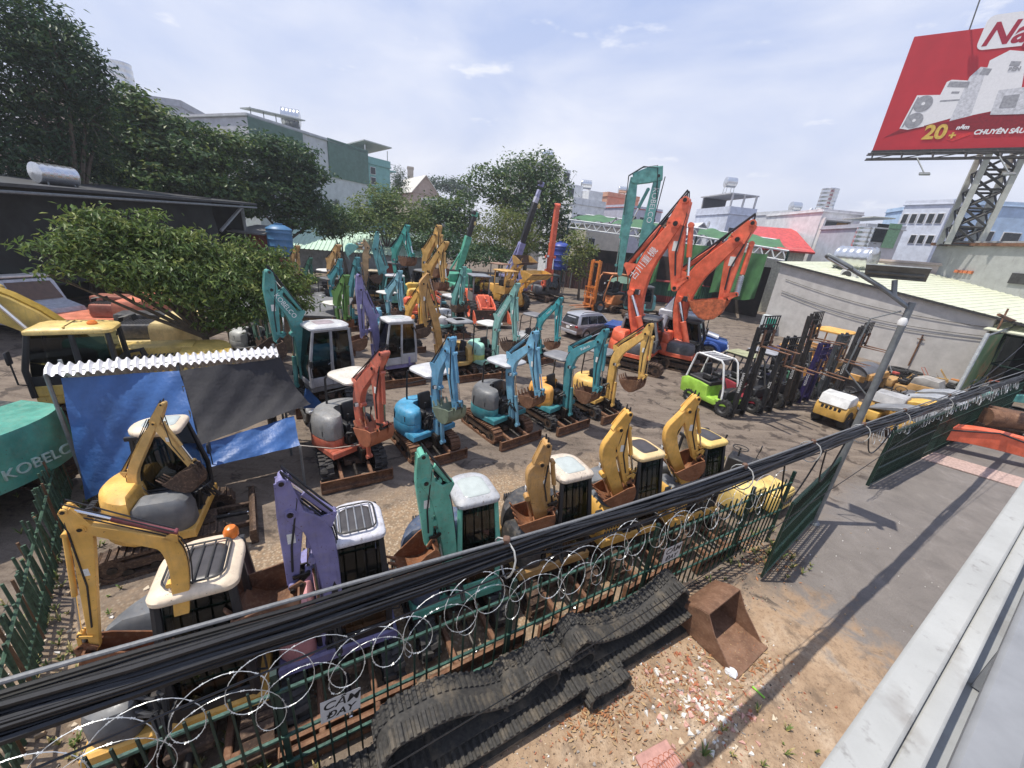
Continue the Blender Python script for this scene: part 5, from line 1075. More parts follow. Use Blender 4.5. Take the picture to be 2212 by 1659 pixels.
# far fence right of the gate: close green mesh
fr2=thing('fence','long dark green mesh fence running away to the right of the gate','fence',fp(19))
iv2=Matrix.Translation(-fp(19))
b=B(); b.X=[iv2]
for k in range(int(15.2/.09)): bar(b,fp(15.2+k*.09,-.1,.08),fp(15.2+k*.09,-.1,2.0),.018,FG)
fob(b,'mesh_panel',fr2)
for z in (.3,.9,1.5,1.95): b=B(); b.X=[iv2]; bar(b,fp(15.1,-.1,z),fp(31,-.1,z),.035,FGL); fob(b,'rail',fr2)
for k in range(7): b=B(); b.X=[iv2]; bar(b,fp(15.2+k*2.6,-.14,0),fp(15.2+k*2.6,-.14,2.1),.07,FG); fob(b,'post',fr2)
# left boundary of pickets
lf=thing('fence','overgrown leaning green picket fence on the left edge of the yard','fence',(-7.7,5,0)); A_,C_=Vector((-5.2,2.3,0)),Vector((-10.0,7.2,0)); dd=C_-A_; LN=Vector((-dd.y,dd.x,0)).normalized()
GP=plain('mossy_green_wood',(.035,.075,.045),.7,var=.6,scale=10)
for z in (.35,.95): b=B(); b.X=[Matrix.Translation((7.7,-5,0))]; b.tube([A_+Vector((0,0,z)),C_+Vector((0,0,z))],.022,GP,5); b.obj('rail',lf)
for k in range(62):
    t=k/61; p=A_+dd*t; b=B(); b.X=[Matrix.Translation((7.7,-5,0))]; b.tube([p,p+Vector((rp.uniform(-.06,.06)-.05,rp.uniform(-.06,.06),1.22+rp.uniform(-.2,.12)))],[.026,.02],[GP,GP,GP,plain('old_brown_wood',(.13,.075,.04),.8)][k%4 if k%8==3 else 0],5); b.obj('picket',lf)
# ------------------------------------------------------------------ overhead cables
CA,CB=Vector((-1.88,.87,0)),Vector((5.07,5.26,0)); CU=(CB-CA).normalized(); CN=Vector((CU.y,-CU.x,0))
KN=[(-9,5.0),(-3,4.52),(0,4.35),(.83,4.25),(2.36,4.19),(4.36,4.06),(8.22,3.94),(15,3.62),(24,3.2),(40,3.4)]
def kz(t,K=KN):
    for (a,za),(c,zc) in zip(K,K[1:]):
        if t<=c: return za+(zc-za)*(t-a)/(c-a)
    return K[-1][1]
CBL=plain('black_cable',(.014,.014,.015),.38,var=.4,scale=30,bmp=0); rc=random.Random(11)
for k in range(38):
    a=rc.uniform(0,2*PI); r=.080*math.sqrt(rc.random()); oy,oz=r*math.cos(a)*.8,r*math.sin(a)*1.15; ph=rc.uniform(0,6); P=[]
    for i in range(60):
        t=-7+44*(i/59)**1.5; P.append(CA+CU*t+CN*(oy+.030*math.sin(t*1.1+ph)+.012*math.sin(t*2.9+ph*3))+Vector((0,0,kz(t)+.03+oz+.022*math.sin(t*.8+ph*2)+(-.05*max(0,math.sin(t*.55+ph)) if k>32 else 0))))
    b=B(); b.tube(P,rc.choice([.008,.010,.012,.015]),CBL,6); tag(b.obj('telecom_cable'),'black telephone cable, one strand of the thick bundle across the view','cable','cables in the thick black bundle')
KM=[(-9,5.0),(0,4.56),(.44,4.51),(.96,4.47),(1.67,4.40),(2.79,4.29),(4.33,4.20),(8.04,4.10),(11.8,3.98),(24,3.5),(40,3.6)]
b=B(); b.tube([CA+CU*t+Vector((0,0,kz(t,KM))) for t in [-7+44*(i/70)**1.5 for i in range(71)]],.0115,plain('grey_strand',(.17,.175,.18),.6,.2,.25,60),8); tag(b.obj('messenger_wire'),'grey twisted steel support wire just above the black cable bundle','wire')
for z0,t0,lb in ((2.56,.4,'thin black wire hanging lowest, crossing over the rubber tracks'),(4.08,-.3,'thin black wire running just under the cable bundle')):
    b=B(); b.tube([CA+CU*t+CN*.05+Vector((0,0,z0+.02*math.sin(t)+(.006*t*t if z0<3 else -.006*t))) for t in [-6+30*i/50 for i in range(51)]],.006,CBL,5); tag(b.obj('wire'),lb,'wire')
STRAP=plain('grey_strap',(.42,.42,.40),.5)
for k,t in enumerate((2.3,5.35,7.0,8.7,10.6,13.5,17.5)):
    P=[]
    c=CA+CU*t; zb_,zt=kz(t),kz(t,KM)
    for i in range(15): a=2*PI*i/14; P.append(c+CN*.125*math.cos(a)+CU*.02*math.sin(a*2)+Vector((0,0,zb_+.145*math.sin(a))))
    b=B(); b.tube(P,.007,STRAP,5); b.tube([c+Vector((0,0,zb_+.14)),c+Vector((0,0,zt+.03))],.011,STRAP,5); b.box(c+Vector((0,0,zt)),(.05,.05,.06),plain('rusty_clamp',(.16,.09,.06),.7),.01)
    tag(b.obj('cable_hanger'),'pale strap holding the cable bundle up to the grey wire','cable hanger','straps round the cable bundle')
for k,(t0,t1,dz) in enumerate(((6.4,7.5,-.75),(7.6,8.25,-.62),(9.2,10.6,-.5))):
    b=B(); b.tube([CA+CU*(t0+(t1-t0)*i/14)+Vector((0,0,kz(t0)-.1+dz*math.sin(PI*i/14))) for i in range(15)],.011,CBL,5); tag(b.obj('telecom_cable'),['deepest slack loop hanging under the bundle before the gate leaf','narrow slack loop hanging in front of the gate leaf','long slack loop hanging under the bundle past the light pole'][k],'cable','slack loops under the cable bundle')
# ------------------------------------------------------------------ solar street lamp
SP=thing('street_lamp','grey pole with solar panel and lamp arm at the gate','street lamp',(8.2,8.42,0)); GALV=plain('galvanised_pole',(.20,.215,.22),.5,.35,.25,5)
b=B(); b.cyl((0,0,0),(0,0,5.75),.085,GALV,10,.065); b.cyl((0,0,0),(0,0,.03),.17,GALV,10); b.obj('pole',SP)
b=B(); b.tube([(0,0,5.62),(-.5,.3,5.98),(-1.05,.62,6.30)],.045,GALV,8); b.obj('arm',SP)
b=B(); b.X=[frame(Vector((-.55,.32,.30)),(0.1,.1,1),(-1.25,.74,6.41))]; b.box((0,0,0),(.60,.22,.09),GALV,.03); b.box((0,0,-.047),(.46,.17,.01),LAMP); b.obj('lamp_head',SP)
b=B(); b.tube([(-.28,.17,5.83),(-.33,.25,6.15)],.05,GALV,8); b.obj('panel_bracket',SP)
PVM=plain('solar_cells',(.02,.026,.05),.12,bmp=0)
b=B(); b.X=[frame((.72,-.69,.02),(.30,.34,1),(-.33,.30,6.30))]; b.box((0,0,0),(1.0,.62,.03),GALV,.005); b.box((0,0,.018),(.95,.57,.006),PVM); b.box((0,0,-.03),(.9,.05,.04),GALV); b.box((0,.2,-.03),(.9,.05,.04),GALV); b.obj('solar_panel',SP)
b=B(); b.lathe([(.02,-.1),(.07,-.08),(.08,0),(.05,.07),(.01,.08)],WHITE,12,Matrix.Translation((-.16,-.14,5.36))); b.tube([(0,0,5.42),(-.16,-.14,5.44)],.015,GALV); b.obj('camera',SP)
b=B(); b.tube([(-.1,.05,5.55),(-.45,.3,5.3),(-.5,.33,4.1),(-.02,.05,3.6)],.016,GALV,6); b.obj('conduit',SP)
# ------------------------------------------------------------------ rubber tracks heaped outside the fence
m_,t_,b_=newmat('old_rubber_track'); f_=noise(t_,3.2,6,.65); f2_=noise(t_,24,4,.6); c_=mixc(t_,ramp(t_,f2_,[(.3,G(0)),(.7,G(1))]),(.022,.021,.020),(.060,.056,.050)); c_=mixc(t_,ramp(t_,f_,[(.50,G(0)),(.70,G(.6))]),c_,(.19,.155,.11)); t_.links.new(c_,b_.inputs['Base Color']); b_.inputs['Roughness'].default_value=.8; bump(t_,b_,f2_,.3,.01); TRK=m_
def rub_track(label,q0,q1,z0,zt,sag,n0,n1,hump=.0,tl=0,seed=1):
    """closed rubber belt lying on its run: bottom run flat, top run sagging between two end loops"""
    L_=q1-q0; C=[]; rr=random.Random(seed); nb_=26
    r0,r1=zt[0]/2,zt[1]/2
    for i in range(nb_+1): t=i/nb_; C.append((q0+r0*.8+(L_-r0*.8-r1*.8)*t, z0+.02+.03*math.sin(t*5+seed)))
    for i in range(1,12): a=-PI/2+PI*i/12; C.append((q1-r1*.8+r1*.8*math.cos(a),z0+r1+r1*math.sin(a)))
    for i in range(nb_+1):
        t=1-i/nb_; base=zt[0]+(zt[1]-zt[0])*t; s_=math.sin(PI*t)**.7 if 0<t<1 else 0
        C.append((q0+r0*.8+(L_-r0*.8-r1*.8)*t, z0+max(.09,base-sag*s_+hump*math.sin(2*PI*t))))
    for i in range(1,12): a=PI/2+PI*i/12; C.append((q0+r0*.8+r0*.8*math.cos(a),z0+r0+r0*math.sin(a)))
    # resample evenly
    P=[Vector((c[0],c[1])) for c in C]; cum=[0]
    for i in range(len(P)): cum.append(cum[-1]+(P[(i+1)%len(P)]-P[i]).length)
    per=cum[-1]; N_=int(per/.046)
    def f(s):
        s%=per
        for i in range(len(P)):
            if cum[i+1]>=s: u=(s-cum[i])/max(1e-9,cum[i+1]-cum[i]); return P[i].lerp(P[(i+1)%len(P)],u)
        return P[0]
    S=[f(per*i/N_) for i in range(N_)]
    T=[(S[(i+1)%N_]-S[i-1]).normalized() for i in range(N_)]; NN=[Vector((t.y,-t.x)) for t in T]
    root=thing('rubber_track',label,'rubber track',fp((q0+q1)/2,(n0+n1)/2),0,'used rubber tracks heaped outside the fence'); I=Matrix.Translation(-fp((q0+q1)/2,(n0+n1)/2))
    th=.028; tilt=lambda n:(n-n0)*tl
    W=lambda p,n:fp(p.x,n,p.y+tilt(n))
    b=B(); b.X=[I]; rings=[]
    for i in range(N_):
        o=S[i]+NN[i]*th*.5; k=S[i]-NN[i]*th*.5; rings.append([W(o,n0),W(o,n1),W(k,n1),W(k,n0)])
    rings.append(rings[0]); b.loft(rings,TRK,cap=False); b.obj('belt',root)
    b=B(); b.X=[I]; wn=n1-n0
    for i in range(0,N_,2):
        for (a,c,of) in ((n0+.005,n0+wn*.40,0),(n1-wn*.40,n1-.005,1)):
            j=(i+of)%N_; t=T[j]; nn=NN[j]; p=S[j]+nn*th*.5; h=.028; w_=.032
            q=[p-t*w_,p+t*w_,p+t*w_*.6+nn*h,p-t*w_*.6+nn*h]
            vs=[W(v,a) for v in q]+[W(v,c) for v in q]; b.raw(vs,[(0,1,2,3),(7,6,5,4),(0,4,5,1),(1,5,6,2),(2,6,7,3),(3,7,4,0)],TRK)
    b.obj('tread_lugs',root,smooth=0)
    b=B(); b.X=[I]
    for i in range(0,N_,2):
        for sd in (-.055,.055):
            t=T[i]; nn=-NN[i]; p=S[i]+nn*th*.5; nc=(n0+n1)/2+sd; q=[p-t*.02,p+t*.02,p+t*.008+nn*.04,p-t*.008+nn*.04]
            vs=[W(v,nc-.02) for v in q]+[W(v,nc+.02) for v in q]; b.raw(vs,[(0,1,2,3),(7,6,5,4),(0,4,5,1),(1,5,6,2),(2,6,7,3),(3,7,4,0)],TRK)
    b.obj('drive_lugs',root,smooth=0)
rub_track('long rubber track at the bottom of the heap, its right end by the rusty bucket',2.75,5.75,.03,(.30,.40),.10,.15,.72,seed=1)
rub_track('humped rubber track on top of the heap, sagging between two raised ends',3.0,5.55,.36,(.62,.60),.34,.10,.56,tl=-.12,seed=2)
rub_track('small tightly curled rubber track squeezed under the humped one',3.15,3.9,.03,(.30,.28),.06,.66,.96,seed=3)
rub_track('flat rubber track lowest under the left part of the heap',.1,3.2,.03,(.30,.34),.10,.22,.82,seed=4)
rub_track('big wavy rubber track on the left part of the heap',.35,2.75,.34,(.68,.52),.16,.14,.62,hump=.15,tl=-.12,seed=5)
rub_track('rubber track with small grid lugs leaning between the two piles',1.95,3.45,.32,(.42,.40),.06,.10,.58,tl=-.1,seed=6)
rub_track('rubber track at the left end of the heap cut by the picture edge',-.75,.9,.03,(.46,.40),.14,.16,.74,seed=7)
# rusty digging bucket
bk=thing('loader_bucket','rust brown digging bucket lying open beside the rubber tracks','bucket',(4.05,5.05,0),R(-55)); RB=rusty((.19,.10,.06),(.29,.17,.11),(.10,.055,.035),.65)
b=B(); cv=[(.62,.02),(.1,.02),(-.28,.03),(-.44,.12),(-.50,.30),(-.40,.52),(-.15,.66),(.02,.70)]; l,r=offset_poly(cv,[.012]*len(cv)); b.prism(l+r[::-1],-.50,.50,RB,.003); b.obj('shell',bk)
for sd in (-.5,.5): b=B(); b.prism([(.62,.02),(-.28,.02),(-.44,.12),(-.50,.30),(-.40,.52),(-.15,.66),(.02,.70),(.20,.42)],sd-.012,sd+.012,RB,.003); b.obj('side_plate',bk)
b=B(); b.box((.64,0,.02),(.12,1.04,.03),RB,.005); b.obj('cutting_edge',bk)
# ------------------------------------------------------------------ rubble, litter, weeds
def scatter(n,fn,size,mats,flat=.4,seed=1):
    rr=random.Random(seed); b=B()
    for k in range(n):
        x,y=fn(rr); s=size*rr.uniform(.35,1)**1.5*1.6; a=rr.uniform(0,PI); m=rr.choice(mats); nn=rr.choice([4,5,6]); h=s*flat*rr.uniform(.4,1)
        ang=sorted(rr.uniform(0,2*PI) for _ in range(nn)); base=[(s*math.cos(t)*rr.uniform(.6,1),s*math.sin(t)*rr.uniform(.6,1)) for t in ang]
        tx,ty=rr.uniform(-.25,.25),rr.uniform(-.25,.25); zz=.012
        vs=[(x+p[0],y+p[1],zz-.02) for p in base]+[(x+p[0]*.85,y+p[1]*.85,zz+h+p[0]*tx+p[1]*ty) for p in base]
        fs=[tuple(range(nn,2*nn))]+[(i,(i+1)%nn,nn+(i+1)%nn,nn+i) for i in range(nn)]; b.raw(vs,fs,m)
    return b
ST=[plain('chip_'+n,c,.8,var=.15,bmp=0) for n,c in (('white',(.62,.60,.56)),('cream',(.55,.46,.34)),('pink',(.52,.30,.25)),('red',(.38,.13,.07)),('grey',(.25,.23,.21)),('tan',(.38,.28,.18)))]
def along(q0,q1,n0,n1,cl=None):
    def f(rr):
        q=rr.uniform(q0,q1); n=n0+(n1-n0)*rr.random()**1.6; p=fp(q,n); return p.x,p.y
    return f
b2=scatter(330,lambda r:(r.gauss(3.35,.42),r.gauss(3.85,.32)),.045,ST[:4]+[ST[0],ST[2]],.35,2); b3=scatter(1500,along(-3,9,-1.9,1.0),.013,ST,seed=3); b4=scatter(120,along(6,14,.6,4),.014,[ST[0],ST[4],ST[5]],seed=4)
def merge(dst,src):
    o=len(dst.v); dst.v+=src.v; dst.f+=[[o+i for i in f] for f in src.f]; dst.m+=[dst.mi(src.mats[k]) for k in src.m]
rb=B()
for q in (scatter(1300,along(.8,6.8,.45,2.8),.019,ST,seed=1),b2,b3,b4,scatter(500,along(-4,9,-3.2,-.3),.016,[ST[0],ST[1],ST[4],ST[5]],seed=5),scatter(160,lambda r:(r.uniform(-7.5,-4.2),r.uniform(2.2,4.8)),.05,[ST[1],ST[5],ST[0],ST[4]],.5,6)): merge(rb,q)
tag(rb.obj('rubble',smooth=0),'broken tile chips and pebbles strewn over the sand and along the fence foot','rubble',kind='stuff')
LF=[plain('dry_leaf_'+n,c,.8,bmp=0) for n,c in (('brown',(.26,.12,.05)),('rust',(.33,.14,.06)),('pale',(.40,.27,.14)))]
lb=B(); rr=random.Random(8)
def leafq(b,p,s,m,rr):
    X=Matrix.Translation(p)@Euler((rr.uniform(-.5,.5),rr.uniform(-.5,.5),rr.uniform(0,6.3))).to_matrix().to_4x4(); b.raw([(-s,0,0),(0,-s*.32,.003),(s,0,.008),(0,s*.32,.003)],[(0,1,2,3)],m,X)
for k in range(1300):
    c=rr.choice([(2.9,4.0,.9,.5),(6.1,7.1,.7,.55),(4.3,4.6,.6,.3),(1.6,3.5,.6,.3)]); leafq(lb,(rr.gauss(c[0],c[2]*.6),rr.gauss(c[1],c[3]*.7),.02),rr.uniform(.02,.055),rr.choice(LF),rr)
tag(lb.obj('dry_leaves',smooth=0),'scattered dry brown leaves by the tracks and gate','leaves',kind='stuff')
# dark grit and soil crumbs
GR=[plain('grit_'+n,c,.9,bmp=0) for n,c in (('soil',(.11,.075,.05)),('dark',(.055,.045,.04)),('ash',(.17,.15,.135)))]
def clumps(rr):
    c=rr.choice([(1.6,.6),(2.6,1.0),(3.6,.9),(4.8,1.5),(6.0,.5),(5.4,2.2),(3.0,2.0),(7.2,.3),(.8,.8)]); p=fp(rr.gauss(c[0],.55),rr.gauss(c[1],.28)); return p.x,p.y
gb_=scatter(1500,clumps,.011,GR,.6,seed=21); tag(gb_.obj('gravel',smooth=0),'dark grit and soil crumbs mixed into the sand outside the fence','gravel',kind='stuff')
wd=B(); WM=[plain('weed_'+n,c,.7,bmp=0) for n,c in (('green',(.10,.16,.035)),('olive',(.16,.17,.05)),('straw',(.36,.29,.12)))]
def tuft(b,x,y,h,n,rr):
    for k in range(n):
        a=rr.uniform(0,2*PI); l=h*rr.uniform(.5,1.1); w_=.010; dx,dy=math.cos(a)*l*.55,math.sin(a)*l*.55; px,py=-math.sin(a)*w_,math.cos(a)*w_
        b.raw([(x-px,y-py,0),(x+px,y+py,0),(x+dx*.5+px,y+dy*.5+py,l*.6),(x+dx*.5-px,y+dy*.5-py,l*.6),(x+dx,y+dy,l*.75)],[(0,1,2,3),(3,2,4)],rr.choice(WM))
for k in range(330):
    z=rr.random()
    if z<.35: t=rr.random(); p=A_+dd*t; x,y=p.x+rr.gauss(.15,.35),p.y+rr.gauss(0,.35)
    elif z<.6: x,y=rr.uniform(-4.6,-2.2),rr.uniform(1.2,2.9)
    elif z<.8: p=fp(rr.uniform(-3,9),rr.gauss(.1,.12)); x,y=p.x,p.y
    elif z<.92: x,y=rr.gauss(6.4,.45),rr.gauss(7.2,.35)
    else: x,y=rr.gauss(4.2,.5),rr.gauss(3.0,.35)
    tuft(wd,x,y,rr.uniform(.06,.26),9,rr)
tag(wd.obj('weeds',smooth=0),'patchy green and straw coloured weeds along the fences','weeds',kind='stuff')
b=B(); b.X=[Matrix.Translation((2.42,2.98,.03))@Euler((.02,.03,R(25))).to_matrix().to_4x4()]; b.box((0,0,0),(.55,.42,.035),plain('pink_paving_tile',(.46,.25,.21),.8,var=.2,scale=9),.008)
for k in range(6):
    for r_ in (.10,.16): b.tube([(-.22+.09*k+r_*math.cos(a)*.6,-.06+r_*math.sin(a),.019) for a in [PI*i/7 for i in range(8)]],.004,ST[3],4)
tag(b.obj('paving_tile'),'pink patterned concrete paving tile broken off at the lower edge','tile')
b=B(); b.box((5.02,2.72,.04),(.5,.07,.03),WHITE,.004,rot=(0,0,R(-52))); tag(b.obj('batten'),'pale wooden batten lying in the dry grass','batten')
b=B(); b.box((4.28,4.02,.03),(.03,.19,.012),plain('lime_plastic',(.25,.60,.05),.4),.003,rot=(0,0,.6)); tag(b.obj('plastic_strip'),'small bright green plastic strip on the sand','litter')
b=B(); rr2=random.Random(2); b.loft([[(3.98+.10*k*math.cos(a)*rr2.uniform(.6,1.2),4.28+.08*k*math.sin(a)*rr2.uniform(.6,1.2),.02+z) for a in [2*PI*i/9 for i in range(9)]] for k,z in ((1,0),(1.1,.03),(.7,.06),(.2,.07))],plain('white_plastic_bag',(.75,.76,.78),.4,bmp=0)); tag(b.obj('plastic_bag',smooth=0),'crumpled white plastic bag on the sand near the bucket','litter')
b=B(); b.lathe([(.14,.0),(.15,.02),(.15,.30),(.13,.36),(.05,.40),(.04,.46),(.001,.46)],plain('blue_plastic',(.03,.12,.33),.4,bmp=0),16,Matrix.Translation((-4.75,4.15,0))); tag(b.obj('water_bottle'),'blue plastic water bottle standing behind the large yellow arm','bottle')
b=B(); b.X=[Matrix.Translation((-5.35,4.25,.15))@Euler((0,R(80),R(30))).to_matrix().to_4x4()]; b.lathe([(.10,-.3),(.12,-.3),(.12,.3),(.10,.3),(.10,-.3)],STEEL,16,cap=False); tag(b.obj('metal_pipe'),'short shiny metal duct lying by the left fence','pipe')
# steel beams lying along the inside of the fence
for k,(q0,q1) in enumerate(((-1.2,1.0),(-3.6,-1.5))): 
    b=B(); X=Matrix.Translation(fp(q0,-.42,.14))@frame(FU,(0,0,1),(0,0,0)); b.X=[X]; L_=q1-q0; b.box((L_/2,0,0),(L_,.02,.24),RUST); 
    for z in (-.12,.12): b.box((L_/2,0,z),(L_,.16,.02),RUST)
    tag(b.obj('steel_beam'),['rusty steel I-beam lying inside the fence behind the near plate','rusty steel I-beam at the far left end inside the fence'][k],'beam')
# ------------------------------------------------------------------ the footbridge edge the camera stands on
def concrete(name,c,stain=.4):
    m,t,b=newmat(name); f=noise(t,1.3,6,.65); f2=noise(t,11,6,.7); f3=noise(t,3,5,.6,sc=(1,1,.15))
    col=mixc(t,ramp(t,f,[(.3,G(0)),(.7,G(1))]),tuple(x*.8 for x in c),tuple(min(1,x*1.12) for x in c)); col=mixc(t,ramp(t,f2,[(.58,G(0)),(.7,G(stain))]),col,(.16,.15,.14)); col=mixc(t,ramp(t,f3,[(.6,G(0)),(.8,G(stain))]),col,(.12,.09,.07))
    t.links.new(col,b.inputs['Base Color']); b.inputs['Roughness'].default_value=.85; bump(t,b,f2,.3,.01); return m
WC=concrete('whitewashed_concrete',(.38,.385,.375),.55)
pe=[at(1770,1659,4.8),at(2212,1035,4.8)]; PUv=(pe[1]-pe[0]).normalized(); PNv=Vector((PUv.y,-PUv.x,0))
br=thing('footbridge','white concrete edge and rail of the footbridge in the corner','bridge',pe[0],math.atan2(PUv.y,PUv.x))
loc_=lambda p:Matrix.Rotation(-math.atan2(PUv.y,PUv.x),3,'Z')@(p-pe[0])
wi=abs(loc_(at(2212,1182,4.8)).y); wi0=abs(loc_(at(1869,1659,4.8)).y); wm=(wi+wi0)/2
b=B(); b.box((6,-wm/2,-.22),(20,wm,.44),WC,.012); b.obj('edge_beam',br)
b=B(); b.box((6,-wm-.035,-.20),(20,.068,.32),WC,.01); b.obj('kerb_step',br)
b=B(); b.box((6,-wm-.07-.75,-.42),(20,1.5,.12),concrete('deck_concrete',(.27,.275,.27),.5)); b.obj('deck',br)
b=B(); b.box((6,-.215,.40),(20,.10,.05),plain('painted_rail',(.25,.255,.26),.45,.1,.12,7),.012); b.obj('hand_rail',br)
for k in range(9): b=B(); b.box((-2.6+k*2.0,-.25,.02),(.04,.04,.74),plain('painted_rail',(.25,.255,.26),.45,.1,.12,7)); b.obj('rail_post',br)
# ------------------------------------------------------------------ buildings
def wallmat(c,streak=.35): return concrete('wall_render',c,streak)
def pane_mat(): return plain('dark_window',(.035,.04,.045),.12,var=.4,bmp=0)
WF=plain('white_window_frame',(.62,.62,.62),.5)
def bld(name,label,u0,v0,d0,u1,d1,depth,c,wins=(),cat='building',base=0,roof=None,parapet=.35,streak=.3,group=None,z=None,wcol=None):
    """box building whose front runs between two sight lines; wins: (x0,x1,z0,z1,nx,nz) in fractions of the front"""
    a=atd(u0,v0,d0); zt=z or a.z; h=atd(u1,v0,d1); p=Vector((a.x,a.y,0)); q=Vector((h.x,h.y,0)); d=q-p; Lw=d.length
    root=thing(name,label,cat,p,math.atan2(d.y,d.x),group); m=wallmat(c,streak)
    b=B(); b.box((Lw/2,depth/2,(zt+base)/2),(Lw,depth,zt-base),m); b.obj('wall',root)
    b=B(); b.box((Lw/2,depth/2,zt+.06),(Lw+.3,depth+.3,.14),wallmat(roof or tuple(x*.9 for x in c)),.02)
    if parapet:
        for (cx,cy,sx,sy) in ((Lw/2,-.02,Lw+.1,.16),(Lw/2,depth+.02,Lw+.1,.16),(-.02,depth/2,.16,depth-.2),(Lw+.02,depth/2,.16,depth-.2)): b.box((cx,cy,zt+.13+parapet/2),(sx,sy,parapet),m)
    b.obj('roof',root)
    for (x0,x1,z0,z1,nx,nz) in wins:
        for i in range(nx):
            for k in range(nz):
                w_=Lw*(x1-x0)/nx*.62; h_=(zt-base)*.54*(z1-z0)/nz*.66; cx=Lw*(x0+(x1-x0)*(i+.5)/nx); cz=base+(zt-base)*(.46+.54*(z0+(z1-z0)*(k+.5)/nz))
                b=B(); b.box((cx,-.03,cz),(w_+.16,.10,h_+.16),wcol and plain('shutter',wcol,.6) or WF,.01); f=b.obj('window',root)
                b=B(); b.box((cx,-.085,cz),(w_,.03,h_),pane_mat()); 
                b.obj('pane',f)
    root['w']=Lw; return root,Lw,zt
def addbox(root,name,c,d,mat,bev=0,rot=None): b=B(); b.box(c,d,mat,bev,rot); return b.obj(name,root)
def tank(label,p,r=.55,l=1.5,mat=None,vertical=False,hd=0,legs=.5):
    m=mat or plain('stainless_tank',(.62,.63,.64),.22,.85,.1,3,0)
    root=thing('water_tank',label,'water tank',p,hd,'steel water tanks on the roofs')
    if vertical: X=Matrix.Translation((0,0,legs))
    else: X=Matrix.Translation((-l/2,0,legs+r))@Matrix.Rotation(PI/2,4,'Y')
    b=B(); prof=[(.02,-.14*r),(r*.6,-.08*r),(r*.97,.0),(r,.06)]
    n=5
    for k in range(n): z=l*(k+.5)/n; prof+=[(r,z-l*.07),(r*.975,z-l*.02),(r*.975,z+l*.02),(r,z+l*.07)]
    prof+=[(r,l-.06),(r*.97,l),(r*.6,l+.10*r),(r*.18,l+.16*r),(.02,l+.16*r)]
    b.lathe(prof,m,20,X,cap=False); b.obj('tank',root)
    b=B()
    for sx in (-1,1):
        for sy in (-1,1):
            x=sx*(l*.38 if not vertical else r*.75); y=sy*r*.75; b.cyl((x,y,0),(x*.9,y*.85,legs+.25*r),.035,GALV,6)
        b.tube([(sx*(l*.38 if not vertical else r*.75),-r*.75,legs*.3),(sx*(l*.38 if not vertical else r*.75),r*.75,legs*.3)],.025,GALV,5)
    b.obj('stand',root); return root
def on(root,x,y,z):
    return root.matrix_basis@Vector((x,y,z))
FARG='town houses beyond the yard'
GRC=plain('green_cladding',(.10,.165,.14),.6,var=.2,scale=2)
# tall grey and green block behind the trees
r_,Lw,zt=bld('apartment_block','tall grey rendered block with dark green metal cladding above the trees',533,251,58,789,70,14,(.50,.51,.53),roof=(.3,.32,.32),parapet=.2,streak=.15)
addbox(r_,'cladding',(Lw*.19,-.08,zt-3.4),(Lw*.38,.14,6.8),GRC); addbox(r_,'cladding',(Lw*.80,-.08,zt-1.9),(Lw*.41,.14,4.6),GRC)
b=B(); b.box((Lw*.24,1.2,zt+1.3),(Lw*.40,1.6,.12),plain('roof_sheet',(.42,.45,.42),.5),0,(0,R(-5),0)); 
for k in range(5): b.cyl((Lw*.06+Lw*.085*k,.8,zt),(Lw*.06+Lw*.085*k,.8,zt+1.2),.05,GALV,5)
b.obj('canopy',r_)
b=B(); rr=random.Random(5)
for k in range(420):
    x=Lw*.64+rr.gauss(0,.28)+.2*math.sin(k); z=zt*.18+rr.random()*zt*.38; leafq(b,(x,-.15,z),rr.uniform(.12,.3),WM[0],rr)
for k in range(5): b.tube([(Lw*(.60+.09*k)+.3*math.sin(i+k),-.06,zt*.5-i*1.0) for i in range(6)],.035,plain('dry_vine',(.16,.13,.10),.9),4)
b.obj('creeper',r_,smooth=0)
tank('round steel tank on the green clad block',on(r_,Lw*.42,2.5,zt+.2),1.1,2.0,hd=.4)
TQ=(.23,.42,.40)
r2,L2,z2=bld('townhouse','teal townhouse with balconies and pale canopy roof next to the grey block',790,352,72,842,75,9,TQ,[(.12,.42,.45,.98,1,3)],parapet=.9,group=FARG)
b=B(); b.box((L2/2,4,z2+2.6),(L2+.6,8.5,.15),plain('roof_sheet',(.42,.45,.42),.5),0,(R(-6),0,0)); 
for x in (.2,L2-.2):
    for y in (.3,8): b.cyl((x,y,z2),(x,y,z2+2.5),.08,WHITE,6)
b.obj('canopy',r2)
b=B()
for k in range(4): b.box((L2+.6,1.2,z2*.30*k+1.2),(1.6,2.2,.2),wallmat(TQ)); b.tube([(L2+1.3,.2,z2*.3*k+1.3),(L2+1.3,.2,z2*.3*k+2.3)],.06,WHITE); b.tube([(L2+.1,.2,z2*.3*k+2.2),(L2+1.4,.2,z2*.3*k+2.2)],.05,WHITE)
b.obj('balcony',r2)
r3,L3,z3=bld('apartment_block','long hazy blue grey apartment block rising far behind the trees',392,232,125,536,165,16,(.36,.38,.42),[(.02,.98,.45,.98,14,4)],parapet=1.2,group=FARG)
r4,L4,z4=bld('house','beige top storey with dark band showing over the dark tree',318,246,60,388,66,10,(.45,.38,.33),[(.55,.85,.82,.95,2,1)],parapet=.8,group=FARG)
tank('upright steel tank on the beige top storey',on(r4,3.0,3,z4+.9),.95,3.0,vertical=True,legs=.8)
bld('house','dusty pink wall seen between the trunks of the left trees',60,330,52,400,60,8,(.42,.33,.28),[(.5,.9,.3,.8,3,2)],group=FARG)
r5,L5,z5=bld('tower','slim beige tower standing far off over the middle trees',880,362,150,893,150,5,(.50,.44,.35),parapet=.3,group=FARG)
